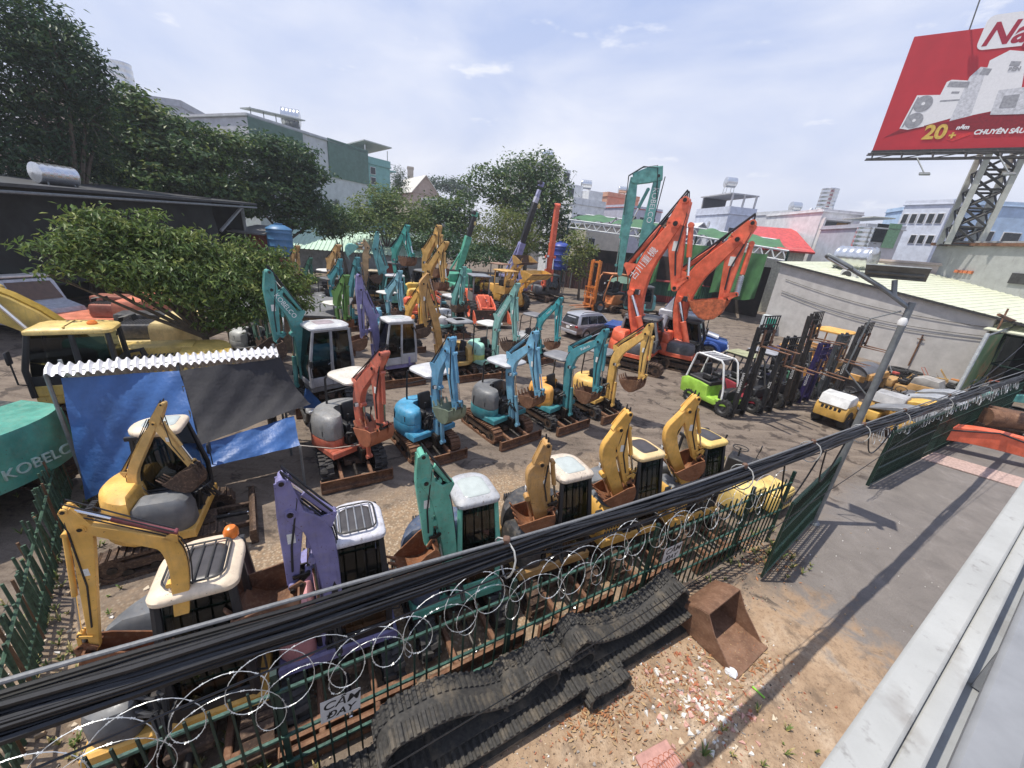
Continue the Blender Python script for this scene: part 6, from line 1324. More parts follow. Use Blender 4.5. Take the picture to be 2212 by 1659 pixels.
def gable(label,u0,u1,v,d,c,rc,rh,depth,name='house',group=FARG):
    r,Lw,zt=bld(name,label,u0,v,d,u1,d*1.02,depth,c,[(.3,.7,.3,.75,2,1)],parapet=0,group=group)
    b=B(); b.prism([(-.5,zt+.1),(Lw+.5,zt+.1),(Lw/2,zt+rh)],.02,depth-.02,wallmat(c)); b.obj('gable',r)
    m=plain('tiles',rc,.7,var=.3,scale=3); b=B()
    for sd in (0,1):
        e=Vector((-.7 if sd==0 else Lw+.7,0,zt-.05)); t=Vector((Lw/2,0,zt+rh+.12)); X0=(e+t)/2; d_=(t-e); b.box((X0.x,depth/2,X0.z),(d_.length,depth+1.0,.14),m,0,(0,-math.atan2(d_.z,d_.x),0))
    b.obj('roof_tiles',r); return r
gable('cream gabled hall with pale roof beyond the middle trees',893,945,416,120,(.44,.34,.28),(.60,.58,.52),4.6,18)
for k,(u,v,d,w_,c,lb) in enumerate([(700,445,95,26,(.62,.62,.60),'low white house left of the teal townhouse foot'),(846,436,85,36,(.55,.56,.54),'low pale house with flat roof right of the teal townhouse'),(886,440,80,55,(.58,.50,.40),'low cream house below the gabled hall'),(955,432,100,40,(.50,.52,.55),'low grey house right of the gabled hall')]):
    bld('house',lb,u,v,d,u+w_,d+3,9,c,[(.1,.9,.3,.8,3,1)],group=FARG)
r6,L6,z6=bld('house','pale building whose rooftop frame peeks over the big middle tree',1130,352,88,1216,92,10,(.5,.5,.48),[(.1,.9,.75,.95,3,1)],parapet=.6,group=FARG)
tank('round tank above the big middle tree',on(r6,L6*.75,3,z6+1.2),1.0,2.2)
# white stepped house and its neighbours
W1=(.70,.71,.72)
r7,L7,z7=bld('townhouse','white stepped townhouse with planted terrace right of the big middle tree',1238,440,74,1308,78,10,W1,[(.10,.40,.60,.80,1,1),(.1,.4,.2,.45,1,1),(.62,.78,.55,.7,1,1)],parapet=.9,group=FARG)
addbox(r7,'upper_storey',(L7*.30,6.5,z7+1.7),(L7*.5,6.6,3.4),wallmat(W1)); addbox(r7,'upper_storey',(L7*.76,5,z7+1.3),(L7*.44,8,2.6),wallmat((.66,.67,.68)))
addbox(r7,'roof_room',(L7*.17,7,z7+4.6),(L7*.22,4,2.4),wallmat(W1)); addbox(r7,'window',(L7*.18,3.15,z7+1.8),(1.3,.1,1.9),pane_mat()); addbox(r7,'window',(L7*.17,4.96,z7+4.5),(1.0,.1,1.6),pane_mat())
tank('steel tank on top of the white stepped house',on(r7,L7*.82,5,z7+2.7),.8,1.8); tank('steel tank at the right wall of the white stepped house',on(r7,L7*1.15,3,z7-1.6),.75,1.6)
r8,L8,z8=bld('townhouse','peach orange house with white windows behind the sea green arm',1313,424,88,1382,93,9,(.60,.34,.23),[(.12,.6,.55,.85,2,1)],parapet=.7,group=FARG)
tank('steel tank on the peach house',on(r8,L8*.7,3,z8+.8),.7,1.6)
r9,L9,z9=bld('townhouse','lilac house with red roof edge between the sea green boom and arm',1352,448,82,1432,88,9,(.50,.50,.58),[(.1,.9,.45,.85,3,2)],parapet=.4,roof=(.45,.12,.10),group=FARG)
bld('house','cream wide low house with dark roof behind the steel truss',1268,486,66,1350,70,10,(.56,.52,.44),[(.05,.3,.2,.7,1,1)],parapet=.1,roof=(.25,.26,.27),group=FARG)
r10,L10,z10=bld('house','small white house with tank between the two tall booms',1440,506,90,1482,93,8,(.62,.62,.64),[(.15,.85,.35,.85,2,1)],parapet=.6,group=FARG)
tank('steel tank on the small white house',on(r10,L10*.5,3,z10+.7),.7,1.6)
gable('grey gabled house with white trim right of the tall orange boom',1490,1533,508,84,(.30,.31,.36),(.55,.55,.56),2.2,9)
r11,L11,z11=bld('townhouse','white balcony house with plants in the middle of the far row',1530,502,83,1576,85,9,(.62,.65,.70),[(.2,.8,.12,.36,1,1),(.15,.5,.48,.58,2,1)],parapet=.3,group=FARG)
addbox(r11,'balcony',(L11*.5,-.4,z11*.66),(L11,.9,.9),wallmat((.62,.65,.70))); addbox(r11,'window',(L11*.5,-.05,z11*.82),(L11*.86,.1,2.2),pane_mat())
tank('small steel tank on the balcony house',on(r11,L11*.5,3,z11+.5),.6,1.5)
r12,L12,z12=bld('townhouse','tallest pale blue white house of the far row with open roof terrace',1574,462,82,1632,85,10,(.60,.64,.74),[(.08,.42,.50,.74,1,1),(.5,.92,.50,.74,1,1)],parapet=1.1,group=FARG)
b=B(); b.box((L12/2,5,z12+3.3),(L12+.4,9,.2),wallmat((.45,.46,.48)))
for x in (.25,L12*.5,L12-.25):
    for y in (.5,9): b.box((x,y,z12+1.7),(.25,.25,3.3),wallmat((.5,.5,.52)))
b.box((L12/2,8.8,z12+1.7),(L12-.4,.15,3.2),plain('dark_terrace',(.10,.10,.11),.7)); b.obj('roof_terrace',r12)
tank('steel tank raised on the tallest far house',on(r12,L12*.3,4,z12+3.4),.85,1.8,legs=1.2)
r13,L13,z13=bld('house','low red roofed house right of the tallest far house',1635,503,92,1700,96,9,(.55,.46,.40),[(.1,.9,.4,.85,4,1)],parapet=.1,roof=(.40,.12,.08),group=FARG)
for k in range(3): tank(['left','middle','right'][k]+' one of the steel tanks on the low red roofed house',on(r13,L13*(.2+.3*k),3,z13+.2),.65,1.6,vertical=k==1)
r14,L14,z14=bld('townhouse','narrow house with sky blue side wall and gabled balcony',1712,462,88,1762,91,9,(.60,.62,.64),[(.45,.98,.72,.92,2,1)],parapet=.5,group=FARG)
addbox(r14,'side_wall',(L14*.16,-.08,z14*.55),(L14*.36,.12,z14*.92),wallmat((.36,.60,.72),.1)); b=B(); b.prism([(L14*.45,z14-.3),(L14*.98,z14-.3),(L14*.72,z14+1.3)],-.3,.1,wallmat((.55,.57,.6))); b.obj('gable',r14)
tank('steel tank on the sky blue walled house',on(r14,L14*.8,4,z14+.4),.8,1.6)
r15,L15,z15=bld('townhouse','modern white house with one large framed window and brown curtain',1778,458,66,1866,69,12,(.72,.73,.75),[],parapet=.25,group=FARG)
addbox(r15,'window',(L15*.40,-.06,z15*.79),(L15*.62,.1,3.3),pane_mat()); addbox(r15,'curtain',(L15*.56,-.13,z15*.79),(L15*.28,.06,3.2),plain('brown_curtain',(.30,.18,.07),.8))
b=B()
for x,w_ in ((.06,.22),(.74,.22)): b.box((L15*x,-.25,z15*.79),(.25,.5,3.9),WHITE)
b.box((L15*.40,-.25,z15*.79+1.9),(L15*.70,.5,.25),WHITE); b.box((L15*.40,-.25,z15*.79-1.9),(L15*.70,.5,.25),WHITE); b.obj('window_surround',r15)
tank('upright ribbed steel tank on the modern white house',on(r15,L15*.55,4,z15+.3),1.0,2.4,vertical=True,legs=.6)
r16,L16,z16=bld('house','small grey house with green shutter and rooftop ladder',1872,492,58,1955,60,8,(.45,.48,.54),[],parapet=.3,group=FARG)
b=B(); b.box((L16*.36,2.5,z16+1.1),(L16*.6,5,.10),plain('roof_sheet',(.42,.45,.42),.5)); b.box((L16*.72,-.1,z16-.6),(L16*.32,.1,2.4),plain('green_shutter',(.16,.30,.20),.6)); b.box((L16*.40,-.05,z16-.4),(L16*.3,.12,1.8),pane_mat()); b.obj('terrace',r16)
b=B()
for k in range(6): b.tube([(L16*.28,-.35-.1*k,z16-1.5-.35*k),(L16*.36,-.35-.1*k,z16-1.5-.35*k)],.03,DARK,4)
b.obj('ladder',r16)
tank('upright steel tank beside the small grey house',on(r16,-.4,-.6,z16-4.2),.75,2.2,vertical=True,legs=2)
r17,L17,z17=bld('apartment_block','long white block with small windows left of the billboard tower',1955,444,74,2056,72,14,(.66,.71,.80),[(.03,.97,.70,.90,5,1),(.4,.97,.40,.58,3,1)],parapet=.4,group=FARG)
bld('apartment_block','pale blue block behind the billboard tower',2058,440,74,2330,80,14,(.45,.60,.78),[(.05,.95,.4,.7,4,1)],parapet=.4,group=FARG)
bld('house','pinkish low wall house behind the cream shed roof',1850,560,58,2040,56,6,(.52,.44,.40),[],parapet=.1,group=FARG)
# billboard on its lattice tower over a stained concrete house
r18,L18,z18=bld('house','stained grey concrete house carrying the billboard tower',2024,530,57,2330,49,12,(.36,.37,.36),[],parapet=.25,streak=.75)
addbox(r18,'roof_edge',(L18/2,-.12,z18+.1),(L18+.8,.3,.25),RUST)
b=B()
for k in range(4): b.box((L18*.30+.42*k,-.10,z18-2.2),(.34,.16,.24),plain('orange_vent_tile',(.55,.17,.07),.7))
b.obj('vent_tiles',r18); addbox(r18,'grate',(L18*.80,-.06,z18-2.4),(1.8,.12,.8),DARK)
def ac(label,p,hd=0,k=1.0):
    root=thing('air_conditioner',label,'air conditioner',p,hd); root.scale=(k,k,k)
    b=B(); b.box((0,0,.32),(.85,.34,.60),plain('ac_case',(.55,.55,.52),.5),.03); b.obj('case',root)
    b=B(); b.cyl((-.1,-.172,.32),(-.1,-.185,.32),.24,DARK,20); b.obj('fan_grille',root)
ac('air conditioner on the pinkish roof before the concrete house',on(r18,L18*.18,-1.2,4.6),r18.rotation_euler.z,1.3)
KB=52/38; bw=at(1885,325,atd(1885,325,52).z); bw2=at(2212,318,bw.z); BU=(bw2-bw).normalized(); BV=Vector((0,0,1)); BN=BU.cross(BV)
bb=thing('billboard','huge red billboard with white appliances on a steel lattice tower','billboard',bw,math.atan2(BU.y,BU.x))
def pl(u,v):
    d=CR@Vector((u-PU,-(v-PV),-F_PX)); o=Vector((0,0,CAMH)); t=(bw-o).dot(BN)/d.dot(BN); p=o+d*t-bw; return (p.dot(BU),p.z)
top=pl(1985,78); Hb=pl(1985,78)[1]; WB=16.5*KB
def flat(name,pts,mat,y,par=None): 
    b=B(); b.prism([pl(*p) if len(p)==2 else p[:2] for p in pts],y,y+.012,mat); return b.obj(name,par or bb)
BR=plain('printed_red',(.46,.020,.030),.5,var=.10,scale=.6,bmp=0); BWT=plain('printed_white',(.74,.73,.74),.5,var=.05,bmp=0); BGY=plain('printed_grey',(.30,.30,.32),.5,bmp=0); BLG=plain('printed_light_grey',(.55,.55,.58),.5,bmp=0); BDR=plain('printed_dark_red',(.22,.008,.015),.5,bmp=0); GOLD=plain('printed_gold',(.62,.42,.08),.4,bmp=0)
b=B(); b.box((WB/2,.15,Hb/2),(WB,.30,Hb),BR); b.box((WB/2,.15,-.10),(WB+.1,.5,.18),DARK); b.obj('panel',bb)
s0,zz0=pl(2105,110); b=B(); b.prism(rrect(s0,WB*.86,zz0,Hb+.75,.45,4),-.03,-.003,BWT); b.obj('header_panel',bb)
X=Matrix.Translation((pl(2116,100)[0],-.036,pl(2150,76)[1]))@Matrix.Rotation(PI/2,4,'X')
text('Nag',1.5*KB,plain('printed_crimson',(.33,.012,.035),.5,bmp=0),'lettering',bb,X,.004,.22,'LEFT',.05)
def px4(n,p): return pl((2932+p[0]*.4973)/1.82278,p[1]*.4973/1.82278)
def poly(name,pts,mat,y): b=B(); b.prism([px4(0,p) for p in pts],y,y+.01,mat); return b.obj(name,bb)
poly('printed_shadow',[(1100,1090),(1230,1025),(1640,960),(1950,890),(2212,850),(2350,860),(2350,1000),(1800,1040),(1420,1010)],BDR,-.014)
poly('printed_appliance',[(1225,1018),(1365,755),(1550,752),(1535,820),(1420,1000),(1290,1028)],BWT,-.022)
poly('printed_appliance',[(1425,995),(1600,650),(1640,632),(1790,640),(1780,700),(1640,935)],BWT,-.026)
poly('printed_appliance',[(1620,960),(1780,610),(1870,530),(2000,545),(1960,640),(1800,915)],BLG,-.030)
poly('printed_appliance',[(1790,915),(1940,480),(2100,398),(2240,410),(2190,700),(1960,880)],BWT,-.034)
poly('printed_appliance',[(1940,910),(2010,715),(2300,680),(2260,900),(2170,905)],BLG,-.038)
poly('printed_display',[(1600,690),(1625,645),(1785,648),(1765,695)],BGY,-.032); poly('printed_display',[(1540,808),(1550,795),(1706,785),(1700,798)],BGY,-.032); poly('printed_display',[(1855,590),(1890,540),(1960,545),(1925,598)],BGY,-.038)
poly('printed_display',[(2090,525),(2110,485),(2190,488),(2170,525)],BGY,-.042); poly('printed_display',[(2010,860),(2050,760),(2180,745),(2140,855)],BGY,-.044); poly('printed_display',[(1632,742),(1640,725),(1702,725),(1694,742)],BGY,-.032)
poly('printed_display',[(1240,1010),(1370,770),(1382,770),(1255,1008)],BGY,-.030)
for (cx,cy,r_) in ((1413,822,.70),(1340,955,.68)):
    s_,z_=px4(0,(cx,cy)); b=B(); X=Matrix.Translation((s_,-.026,z_)); b.cyl((s_,-.026,z_),(s_,-.040,z_),r_*.85,BGY,24); b.cyl((s_,-.040,z_),(s_,-.044,z_),.12,BWT,10); b.obj('printed_fan',bb)
def btxt(s,p,size,mat,sh=.15,bold=.02):
    q=px4(0,p); text(s,size,mat,'lettering',bb,Matrix.Translation((q[0],-.05,q[1]))@Matrix.Rotation(PI/2,4,'X'),.004,sh,'LEFT',bold)
btxt('20',(1415,1055),1.45,GOLD,0,.05); btxt('+',(1610,1078),.8,GOLD,0,.03); btxt('năm',(1675,1012),.42,BWT); btxt('CHUYÊN SÂU',(1812,1050),.47,BWT); btxt('BẾN',(2085,553),.34,BGY,0)
poly('printed_ribbon',[(1600,1105),(1690,1070),(1780,1050),(1790,1065),(1700,1100),(1640,1120)],plain('printed_bright_red',(.60,.03,.03),.5,bmp=0),-.02)
# catwalk and lamps
b=B()
for y in (-.9,-1.5):
    for z in (-.55,-.95): b.tube([(-.4,y,z),(WB,y,z)],.06,DARK,5)
for k in range(12):
    x=k*2.0; b.tube([(x,.1,-.1),(x,-.9,-.55),(x,-1.5,-.95)],.05,DARK,5); b.tube([(x,-1.5,-.95),(x,-1.5,-.55)],.05,DARK,5); b.tube([(x,-1.5,-.95),(x+2,-1.5,-.55)],.04,DARK,4)
b.obj('catwalk',bb)
for k,x in enumerate((3.5,8.4,12.6,17.0)):
    b=B(); b.tube([(x-.5,-1.5,-.9),(x+.2,-2.4,-2.2)],.05,GALV,5); b.box((x+.25,-2.45,-2.3),(.7,.4,.14),GALV,.03,(.5,0,0)); b.box((x+.25,-2.40,-2.22),(.5,.28,.02),LAMP,0,(.5,0,0)); b.obj('floodlight',bb)
    b=B(); b.tube([(x-.2,.15,Hb),(x-.5,-.9,Hb+2.0)],.05,GALV,5); b.box((x-.5,-1.0,Hb+2.1),(.6,.34,.14),GALV,.03,(-.5,0,0)); b.obj('floodlight',bb)
# tower legs run down from the panel to the house roof
tc_=px4(0,(2115,1180))[0]; zb_=z18-bw.z
b=B(); lx=(tc_-1.0,tc_+1.0); CONC=concrete('tower_steel_grey',(.40,.41,.38),.6)
for sx in lx:
    for y in (.6,2.8): b.box((sx,y,zb_/2+Hb*.25),(.36,.36,-zb_+Hb*.5),CONC)
b.obj('tower_legs',bb)
b=B(); n=5
for k in range(n):
    z0=zb_*(k+1)/n; z1=zb_*k/n
    for y in (.6,2.8): b.tube([(lx[0],y,z0),(lx[1],y,z1)],.10,DARK,5); b.tube([(lx[1],y,z0),(lx[0],y,z1)],.10,DARK,5); b.tube([(lx[0],y,z0),(lx[1],y,z0)],.10,DARK,5)
    for sx in lx: b.tube([(sx,.6,z0),(sx,2.8,z1)],.08,DARK,5); b.tube([(sx,.6,z0),(sx,2.8,z0)],.08,DARK,5)
b.obj('lattice',bb)
# ------------------------------------------------------------------ grey wall shed on the right
wl,wr=Vector((22.9,36.6,0)),Vector((28.9,24.2,0)); wd_=wr-wl; Lw=wd_.length; zl=6.1; zr=4.2
ws=thing('workshop','plain grey walled workshop with a sloping cream metal roof','building',wl,math.atan2(wd_.y,wd_.x))
GW=concrete('grey_render',(.50,.48,.455),.1)
b=B(); b.prism([(0,0),(Lw,0),(Lw,zr),(0,zl)],0,.25,GW); b.prism([(0,0),(.25,0),(.25,zl-.05),(0,zl)],.26,14,GW); b.obj('wall',ws)
CRM=plain('cream_roof_sheet',(.60,.62,.47),.55,var=.1,scale=1.5)
b=B(); n=48
for k in range(n):
    x=-.3+(Lw+11)*k/n; x2=-.3+(Lw+11)*(k+1)/n; f=lambda x:zl+.12-(zl-zr)/Lw*x
    b.raw([(x,-.25,f(x)+.05),(x+.18,-.25,f(x)+.05),(x+.22,-.25,f(x)),(x2,-.25,f(x2)),(x,16,f(x)+.9),(x+.18,16,f(x)+.9),(x+.22,16,f(x)+.85),(x2,16,f(x2)+.85)],[(0,1,5,4),(1,2,6,5),(2,3,7,6)],CRM)
b.obj('metal_roof',ws,smooth=0)
b=B(); al=math.atan2(zl-zr,Lw); b.box(((Lw+11)/2-.3,-.26,zl+.10-math.tan(al)*((Lw+11)/2-.3)),((Lw+11)/math.cos(al),.04,.14),DARK,0,(0,al,0)); b.obj('eave',ws)
b=B()
for (z0,z1,sg) in ((4.9,3.7,.5),(3.9,3.2,.6),(3.7,3.0,.7)): b.tube([(.8+(Lw)*i/20,-.06,z0+(z1-z0)*i/20-sg*math.sin(PI*i/20)) for i in range(21)],.018,DARK,4)
b.obj('wall_cables',ws)
b=B(); b.tube([(Lw*.80,-.1,.3),(Lw*.80,-.1,2.5)],.05,RUST); b.tube([(Lw*.80-.2,-.1,2.2),(Lw*.80+.2,-.1,2.2)],.03,RUST); b.obj('stand_pipe',ws)
tank('large lying steel tank at the left end of the cream roof',on(ws,3.2,4.5,5.9),.95,2.6,hd=ws.rotation_euler.z,legs=.3)
ac('boxy dark air unit lying on the cream roof',on(ws,4.6,1.6,5.35),ws.rotation_euler.z+.3,1.3)
p=at(1652,700,1.0)
b=B(); X=Matrix.Translation(at(1652,722,0))@Matrix.Rotation(R(-38),4,'Z')@Matrix.Scale(.72,4); b.X=[X]; b.box((0,0,1.2),(1.6,1.0,2.4),plain('cabinet_white',(.55,.60,.60),.5),.03); b.box((.3,-.51,1.3),(.9,.02,1.6),plain('cabinet_green',(.03,.30,.22),.5)); tag(b.obj('electrical_cabinet'),'white and green steel cabinet at the left end of the grey wall','cabinet')
# hanging banner by the gate with green frame shed behind
bn=thing('banner','large faded green printed banner stretched beside the pole at the right','banner',(24.7,20.7,0))
bm_,t,bs_=newmat('faded_print'); f=noise(t,.9,5,.6); c_=ramp(t,f,[(.3,(.10,.20,.09)),(.48,(.17,.26,.13)),(.58,(.33,.30,.16)),(.68,(.28,.15,.10)),(.8,(.16,.17,.20))]); t.links.new(c_,bs_.inputs['Base Color'])
pa,pb=Vector((24.7,20.7,0)),Vector((30.4,24.4,0)); bd=(pb-pa); X=Matrix.Identity(4)@frame(bd,(0,-1,0),(0,0,0)); 
b=B(); b.X=[X]; b.sheet(lambda u,v:(u*bd.length,.25+v*3.25+u*.2,.10*math.sin(u*9)*math.sin(v*5)),24,12,bm_); b.obj('print',bn)
b=B(); b.X=[X]; b.tube([(0,0,0),(0,3.75,0)],.09,plain('white_pole',(.55,.58,.58),.5)); b.tube([(bd.length,0,0),(bd.length,4.0,0)],.07,GALV); b.tube([(0,3.6,0),(bd.length,3.85,0)],.05,GALV); b.obj('frame',bn)
gs=thing('open_shed','open green steel framed shed with dark inside behind the banner','shed',(29.2,23.6,0),math.atan2(wd_.y,wd_.x))
b=B()
for x in range(0,15,3): b.tube([(x,0,0),(x,0,3.5)],.07,FG); b.tube([(x,0,3.5),(x,6,4.3)],.06,FG); b.tube([(x,.02,1.6),(x+3,.02,3.4)],.035,FG)
for z in (1.6,3.4): b.tube([(0,0,z),(14,0,z)],.05,FG)
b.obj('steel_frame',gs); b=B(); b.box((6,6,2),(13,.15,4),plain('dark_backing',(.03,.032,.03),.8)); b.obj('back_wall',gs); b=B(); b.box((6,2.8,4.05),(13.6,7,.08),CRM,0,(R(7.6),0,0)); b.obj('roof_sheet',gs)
for k,(p0,p1,lb) in enumerate((((33.5,25.6,3.6),(27.0,22.6,4.6),'dark red steel beam jutting over the shed roof'),((28.2,23.2,0),(28.9,23.9,4.9),'thin rusty mast leaning beside the banner'))): b=B(); b.tube([p0,p1],.09 if k==0 else .05,RUST,6); tag(b.obj('steel_beam' if k==0 else 'mast'),lb,'beam' if k==0 else 'mast')
# orange boom and rusty scrap outside the fence on the right
sc=thing('excavator_boom','loose bright orange excavator boom lying on the ground beyond the footbridge edge','boom',at(2110,985,0),R(-25)); mo=paint(ORG,.25)
b=B(); P,H_=bend((-2.6,.42),(.2,.95),(3.4,.25),.22,.34,.22,.5); beam(b,P,H_,.42,mo,.02); b.cyl((-2.6,-.28,.42),(-2.6,.28,.42),.20,mo,14); b.cyl((3.4,-.28,.3),(3.4,.28,.3),.2,mo,14); b.obj('boom',sc)
b=B(); b.tube([(-2.2,-.23,.62),(.1,-.23,1.12),(2.8,-.23,.55)],.03,BLACK,5); b.obj('pipe',sc)
sc2=thing('scrap_undercarriage','rust brown excavator undercarriage piled behind the orange boom','scrap',at(2130,942,0),R(-20)); undercarriage(sc2,0,1.25,1.5,'steel',RUSTD,RUST,RUST,False)
b=B(); b.cyl((-.9,-.8,1.05),(.9,-.5,1.05),.38,RUST,16); b.box((.3,.1,1.2),(1.6,.5,.2),RUST,.02,(0,.1,.3)); b.obj('scrap_parts',sc2)
sc3=thing('scrap_metal','teal scrap arm on top of tyres beyond the fence','scrap',at(2190,905,0),R(-30)); b=B(); beam(b,[(-1.5,.9),(0,1.1),(1.6,.8)],[.15,.2,.12],.3,paint(TEAL,.6),.02); b.obj('arm',sc3); b=B(); b.lathe([(.3,0),(.75,.05),(.8,.3),(.75,.5),(.3,.55)],TYRE,20,cap=False); b.obj('tyre',sc3); 
b=B(); b.box((0,0,0),(1.2,3.4,.03),plain('pink_rubble_strip',(.42,.30,.26),.9,var=.3,scale=14),0,(0,0,R(50))); o=b.obj('path'); o.location=at(2110,1015,.02); tag(o,'pale pink broken paving strip beside the asphalt','path',kind='structure')
# ------------------------------------------------------------------ back of the yard
def corr(b,x0,x1,y,z0,z1,mat,step=.28,amp=.05):
    n=int((x1-x0)/step)
    for k in range(n): x=x0+k*step; b.raw([(x,y,z0),(x+step*.5,y-amp,z0),(x+step,y,z0),(x,y,z1),(x+step*.5,y-amp,z1),(x+step,y,z1)],[(0,1,4,3),(1,2,5,4)],mat)
ct=thing('shipping_container','long corrugated container, green above and dark red below','container',at(1226,668,0)+Vector((-.5,14,0)),R(-12))
ct.location=(13.2,52.0,0); 
b=B(); b.box((5.5,1.3,1.3),(11,2.3,2.5),plain('container_red',(.20,.022,.025),.6)); corr(b,0,11,-.0,.9,2.55,plain('container_green',(.025,.10,.07),.6)); corr(b,0,11,0,.1,.9,plain('container_red',(.20,.022,.025),.6)); b.box((5.5,1.2,2.62),(11.1,2.6,.10),plain('red_roof_edge',(.30,.05,.05),.6)); b.obj('body',ct)
ct2=thing('fence','dark rusty corrugated iron wall along the back of the yard','fence',(10,57,0),R(-14)); b=B(); corr(b,-6,40,0,0,4.0,plain('rusty_corrugated',(.075,.035,.03),.8,var=.5,scale=1.2),.5,.08); b.obj('iron_sheet',ct2,smooth=0)
b=B()
for k in range(16): b.cyl((-6+k*3,-.2,0),(-6+k*3,-.2,4.3),.09,GALV,6)
b.obj('post',ct2)
# market frame: white trusses with green sheets
mk=thing('market_frame','white steel roof trusses with bright green sheets over a dark stall','shed',(0,0,0)); TR=plain('white_truss',(.55,.57,.58),.5); GS=plain('bright_green_sheet',(.05,.14,.05),.6,var=.35,scale=.8)
def truss(b,p,q,h,n):
    p,q=Vector(p),Vector(q); up=Vector((0,0,h)); b.tube([p,q],.10,TR,5); b.tube([p+up,q+up],.10,TR,5)
    for k in range(n): a=p.lerp(q,k/n); c=p.lerp(q,(k+.5)/n)+up; e=p.lerp(q,(k+1)/n); b.tube([a,c],.07,TR,4); b.tube([c,e],.07,TR,4)
t0,t1,t2=atd(1228,480,54),atd(1500,532,50),atd(1690,585,47); b=B()
zt_=6.6; t0.z=8.0;t1.z=7.2;t2.z=6.4
truss(b,t0,t1,.9,12); truss(b,t1,t2,.9,9)
bk_=Vector((3,7,1.2)); truss(b,t0+bk_,t1+bk_,.9,12); truss(b,t1+bk_,t2+bk_,.9,9)
for p in (t0,t1,t2,(t0+t1)/2,(t1+t2)/2): b.tube([Vector((p.x,p.y,0)),p+Vector((0,0,.9))],.12,FG,6)
b.obj('truss',mk)
b=B()
for (a,c) in ((t0+(t1-t0)*.02,t0+(t1-t0)*.30),(t0+(t1-t0)*.36,t0+(t1-t0)*.70),(t1,t1+(t2-t1)*.42),(t1+(t2-t1)*.45,t2)):
    b.sheet(lambda u,v:a.lerp(c,u)+bk_*v+Vector((0,0,1.0+.15*math.sin(u*9+v*4))),12,4,GS)
b.obj('roof_sheets',mk)
hang=[(.36,.60,1.2),(.62,.86,2.2),(.0,.2,.6)]
for (a,c,z_) in ((t0+(t1-t0)*.60,t0+(t1-t0)*.78,2.6),(t1-(t1-t0)*.12,t1+(t2-t1)*.20,1.9),(t1+(t2-t1)*.30,t1+(t2-t1)*.80,2.4)):
    b=B(); b.sheet(lambda u,v:Vector((a.lerp(c,u).x,a.lerp(c,u).y-.3,(a.z-.1)*(1-v)+z_*v+.25*math.sin(u*7)*v))+Vector((.2,.35,0))*math.sin(u*16+v*3)*.8*(.2+v),26,10,GS); b.obj('hanging_sheet',mk)
b=B(); d_=t2-t0
for a,c in ((t0,t1),(t1,t2)):
    o=Vector((2.5,6,0)); b.raw([((a+o).x,(a+o).y,0),((c+o).x,(c+o).y,0),((c+o).x,(c+o).y,5.6),((a+o).x,(a+o).y,5.6)],[(0,1,2,3)],plain('stall_wall_shade',(.045,.035,.03),.9,var=.6,scale=.8))  # near-black wall colour stands in for the deep shadow inside the stall
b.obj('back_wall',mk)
# parasol, red roofed shed, scaffolds
b=B(); c0=(12.2,48.5,0); b.lathe([(1.9,2.3),(1.0,2.75),(.05,3.05)],plain('green_canvas',(.10,.17,.13),.8),8,Matrix.Translation(c0),cap=False); b.cyl(c0,(c0[0],c0[1],2.9),.04,GALV,6); tag(b.obj('parasol'),'faded green parasol standing before the container','parasol')
rs=gable('small shed with bright red tiled roof and corrugated pale walls',1650,1745,533,60,(.50,.51,.44),(.50,.07,.06),.1,9,'shed',None)
for c in list(rs.children):
    if c.name.startswith(('roof_tiles','gable','window')):
        for g_ in list(c.children): bpy.data.objects.remove(g_)
        bpy.data.objects.remove(c)
a=atd(1652,533,60); Lr=rs['w']; b=B(); b.prism([(-1.2,a.z-.2),(9.5,a.z+2.9),(10.2,a.z+2.9),(10.2,a.z+2.7),(-1.1,a.z-.4)],-.6,Lr+.6,plain('red_roof_tiles',(.48,.065,.06),.6,var=.35,scale=2.5),X=Matrix.Rotation(PI/2,4,'Z')@Matrix.Scale(-1,4,(0,1,0))); b.obj('red_roof',rs)
b=B(); corr(b,0,Lr,-.06,.0,a.z-.1,plain('pale_corrugated',(.50,.51,.42),.6),.4,.06); b.obj('corrugated_front',rs)
# barn with long pale green roof and water tank stand
ba,bb_=Vector((-35,46,0)),Vector((-11.5,52.5,0)); bd=bb_-ba; Lb=bd.length; bnr=thing('barn','long low barn with a pale mint corrugated roof and grey sheet walls','barn',ba,math.atan2(bd.y,bd.x))
MR=plain('mint_roof',(.50,.66,.54),.55,var=.10,scale=1.2)
b=B(); corr(b,0,Lb,0,0,2.75,plain('grey_sheeting',(.20,.215,.215),.6,var=.35,scale=1.5),.45,.05); b.box((Lb/2,9,1.3),(Lb,.2,2.6),DARK); b.box((Lb-.05,4.5,1.5),(.15,9,3.0),plain('brown_end_wall',(.075,.045,.035),.8)); b.obj('wall',bnr)
b=B(); n=int(Lb/.5)
for k in range(n):
    x=k*.5; b.raw([(x,-.5,2.7),(x+.34,-.5,2.7),(x+.38,-.5,2.78),(x+.46,-.5,2.78),(x+.5,-.5,2.7)]+[(xx,6.5,5.0+dz) for xx,dz in ((x,0),(x+.34,0),(x+.38,.08),(x+.46,.08),(x+.5,0))],[(i,i+1,i+6,i+5) for i in range(4)],MR)
b.raw([(0,6.5,5.0),(Lb,6.5,5.0),(Lb+.4,13,2.7),(0,13,2.7)],[(0,1,2,3)],MR); b.obj('roof',bnr,smooth=0)
b2_=thing('barn','second mint roofed shed half hidden by the spreading tree','barn',(-44,46,0),R(18)); b=B(); b.prism([(-6,3.2),(0,6.2),(6,3.2),(5.8,3.0),(-5.8,3.0)],-9,6,MR,0,X=None); b.obj('roof',b2_); b=B(); b.box((0,-1,1.5),(11,14,3.0),plain('grey_sheeting',(.20,.215,.215),.6,var=.35,scale=1.5)); b.obj('wall',b2_)
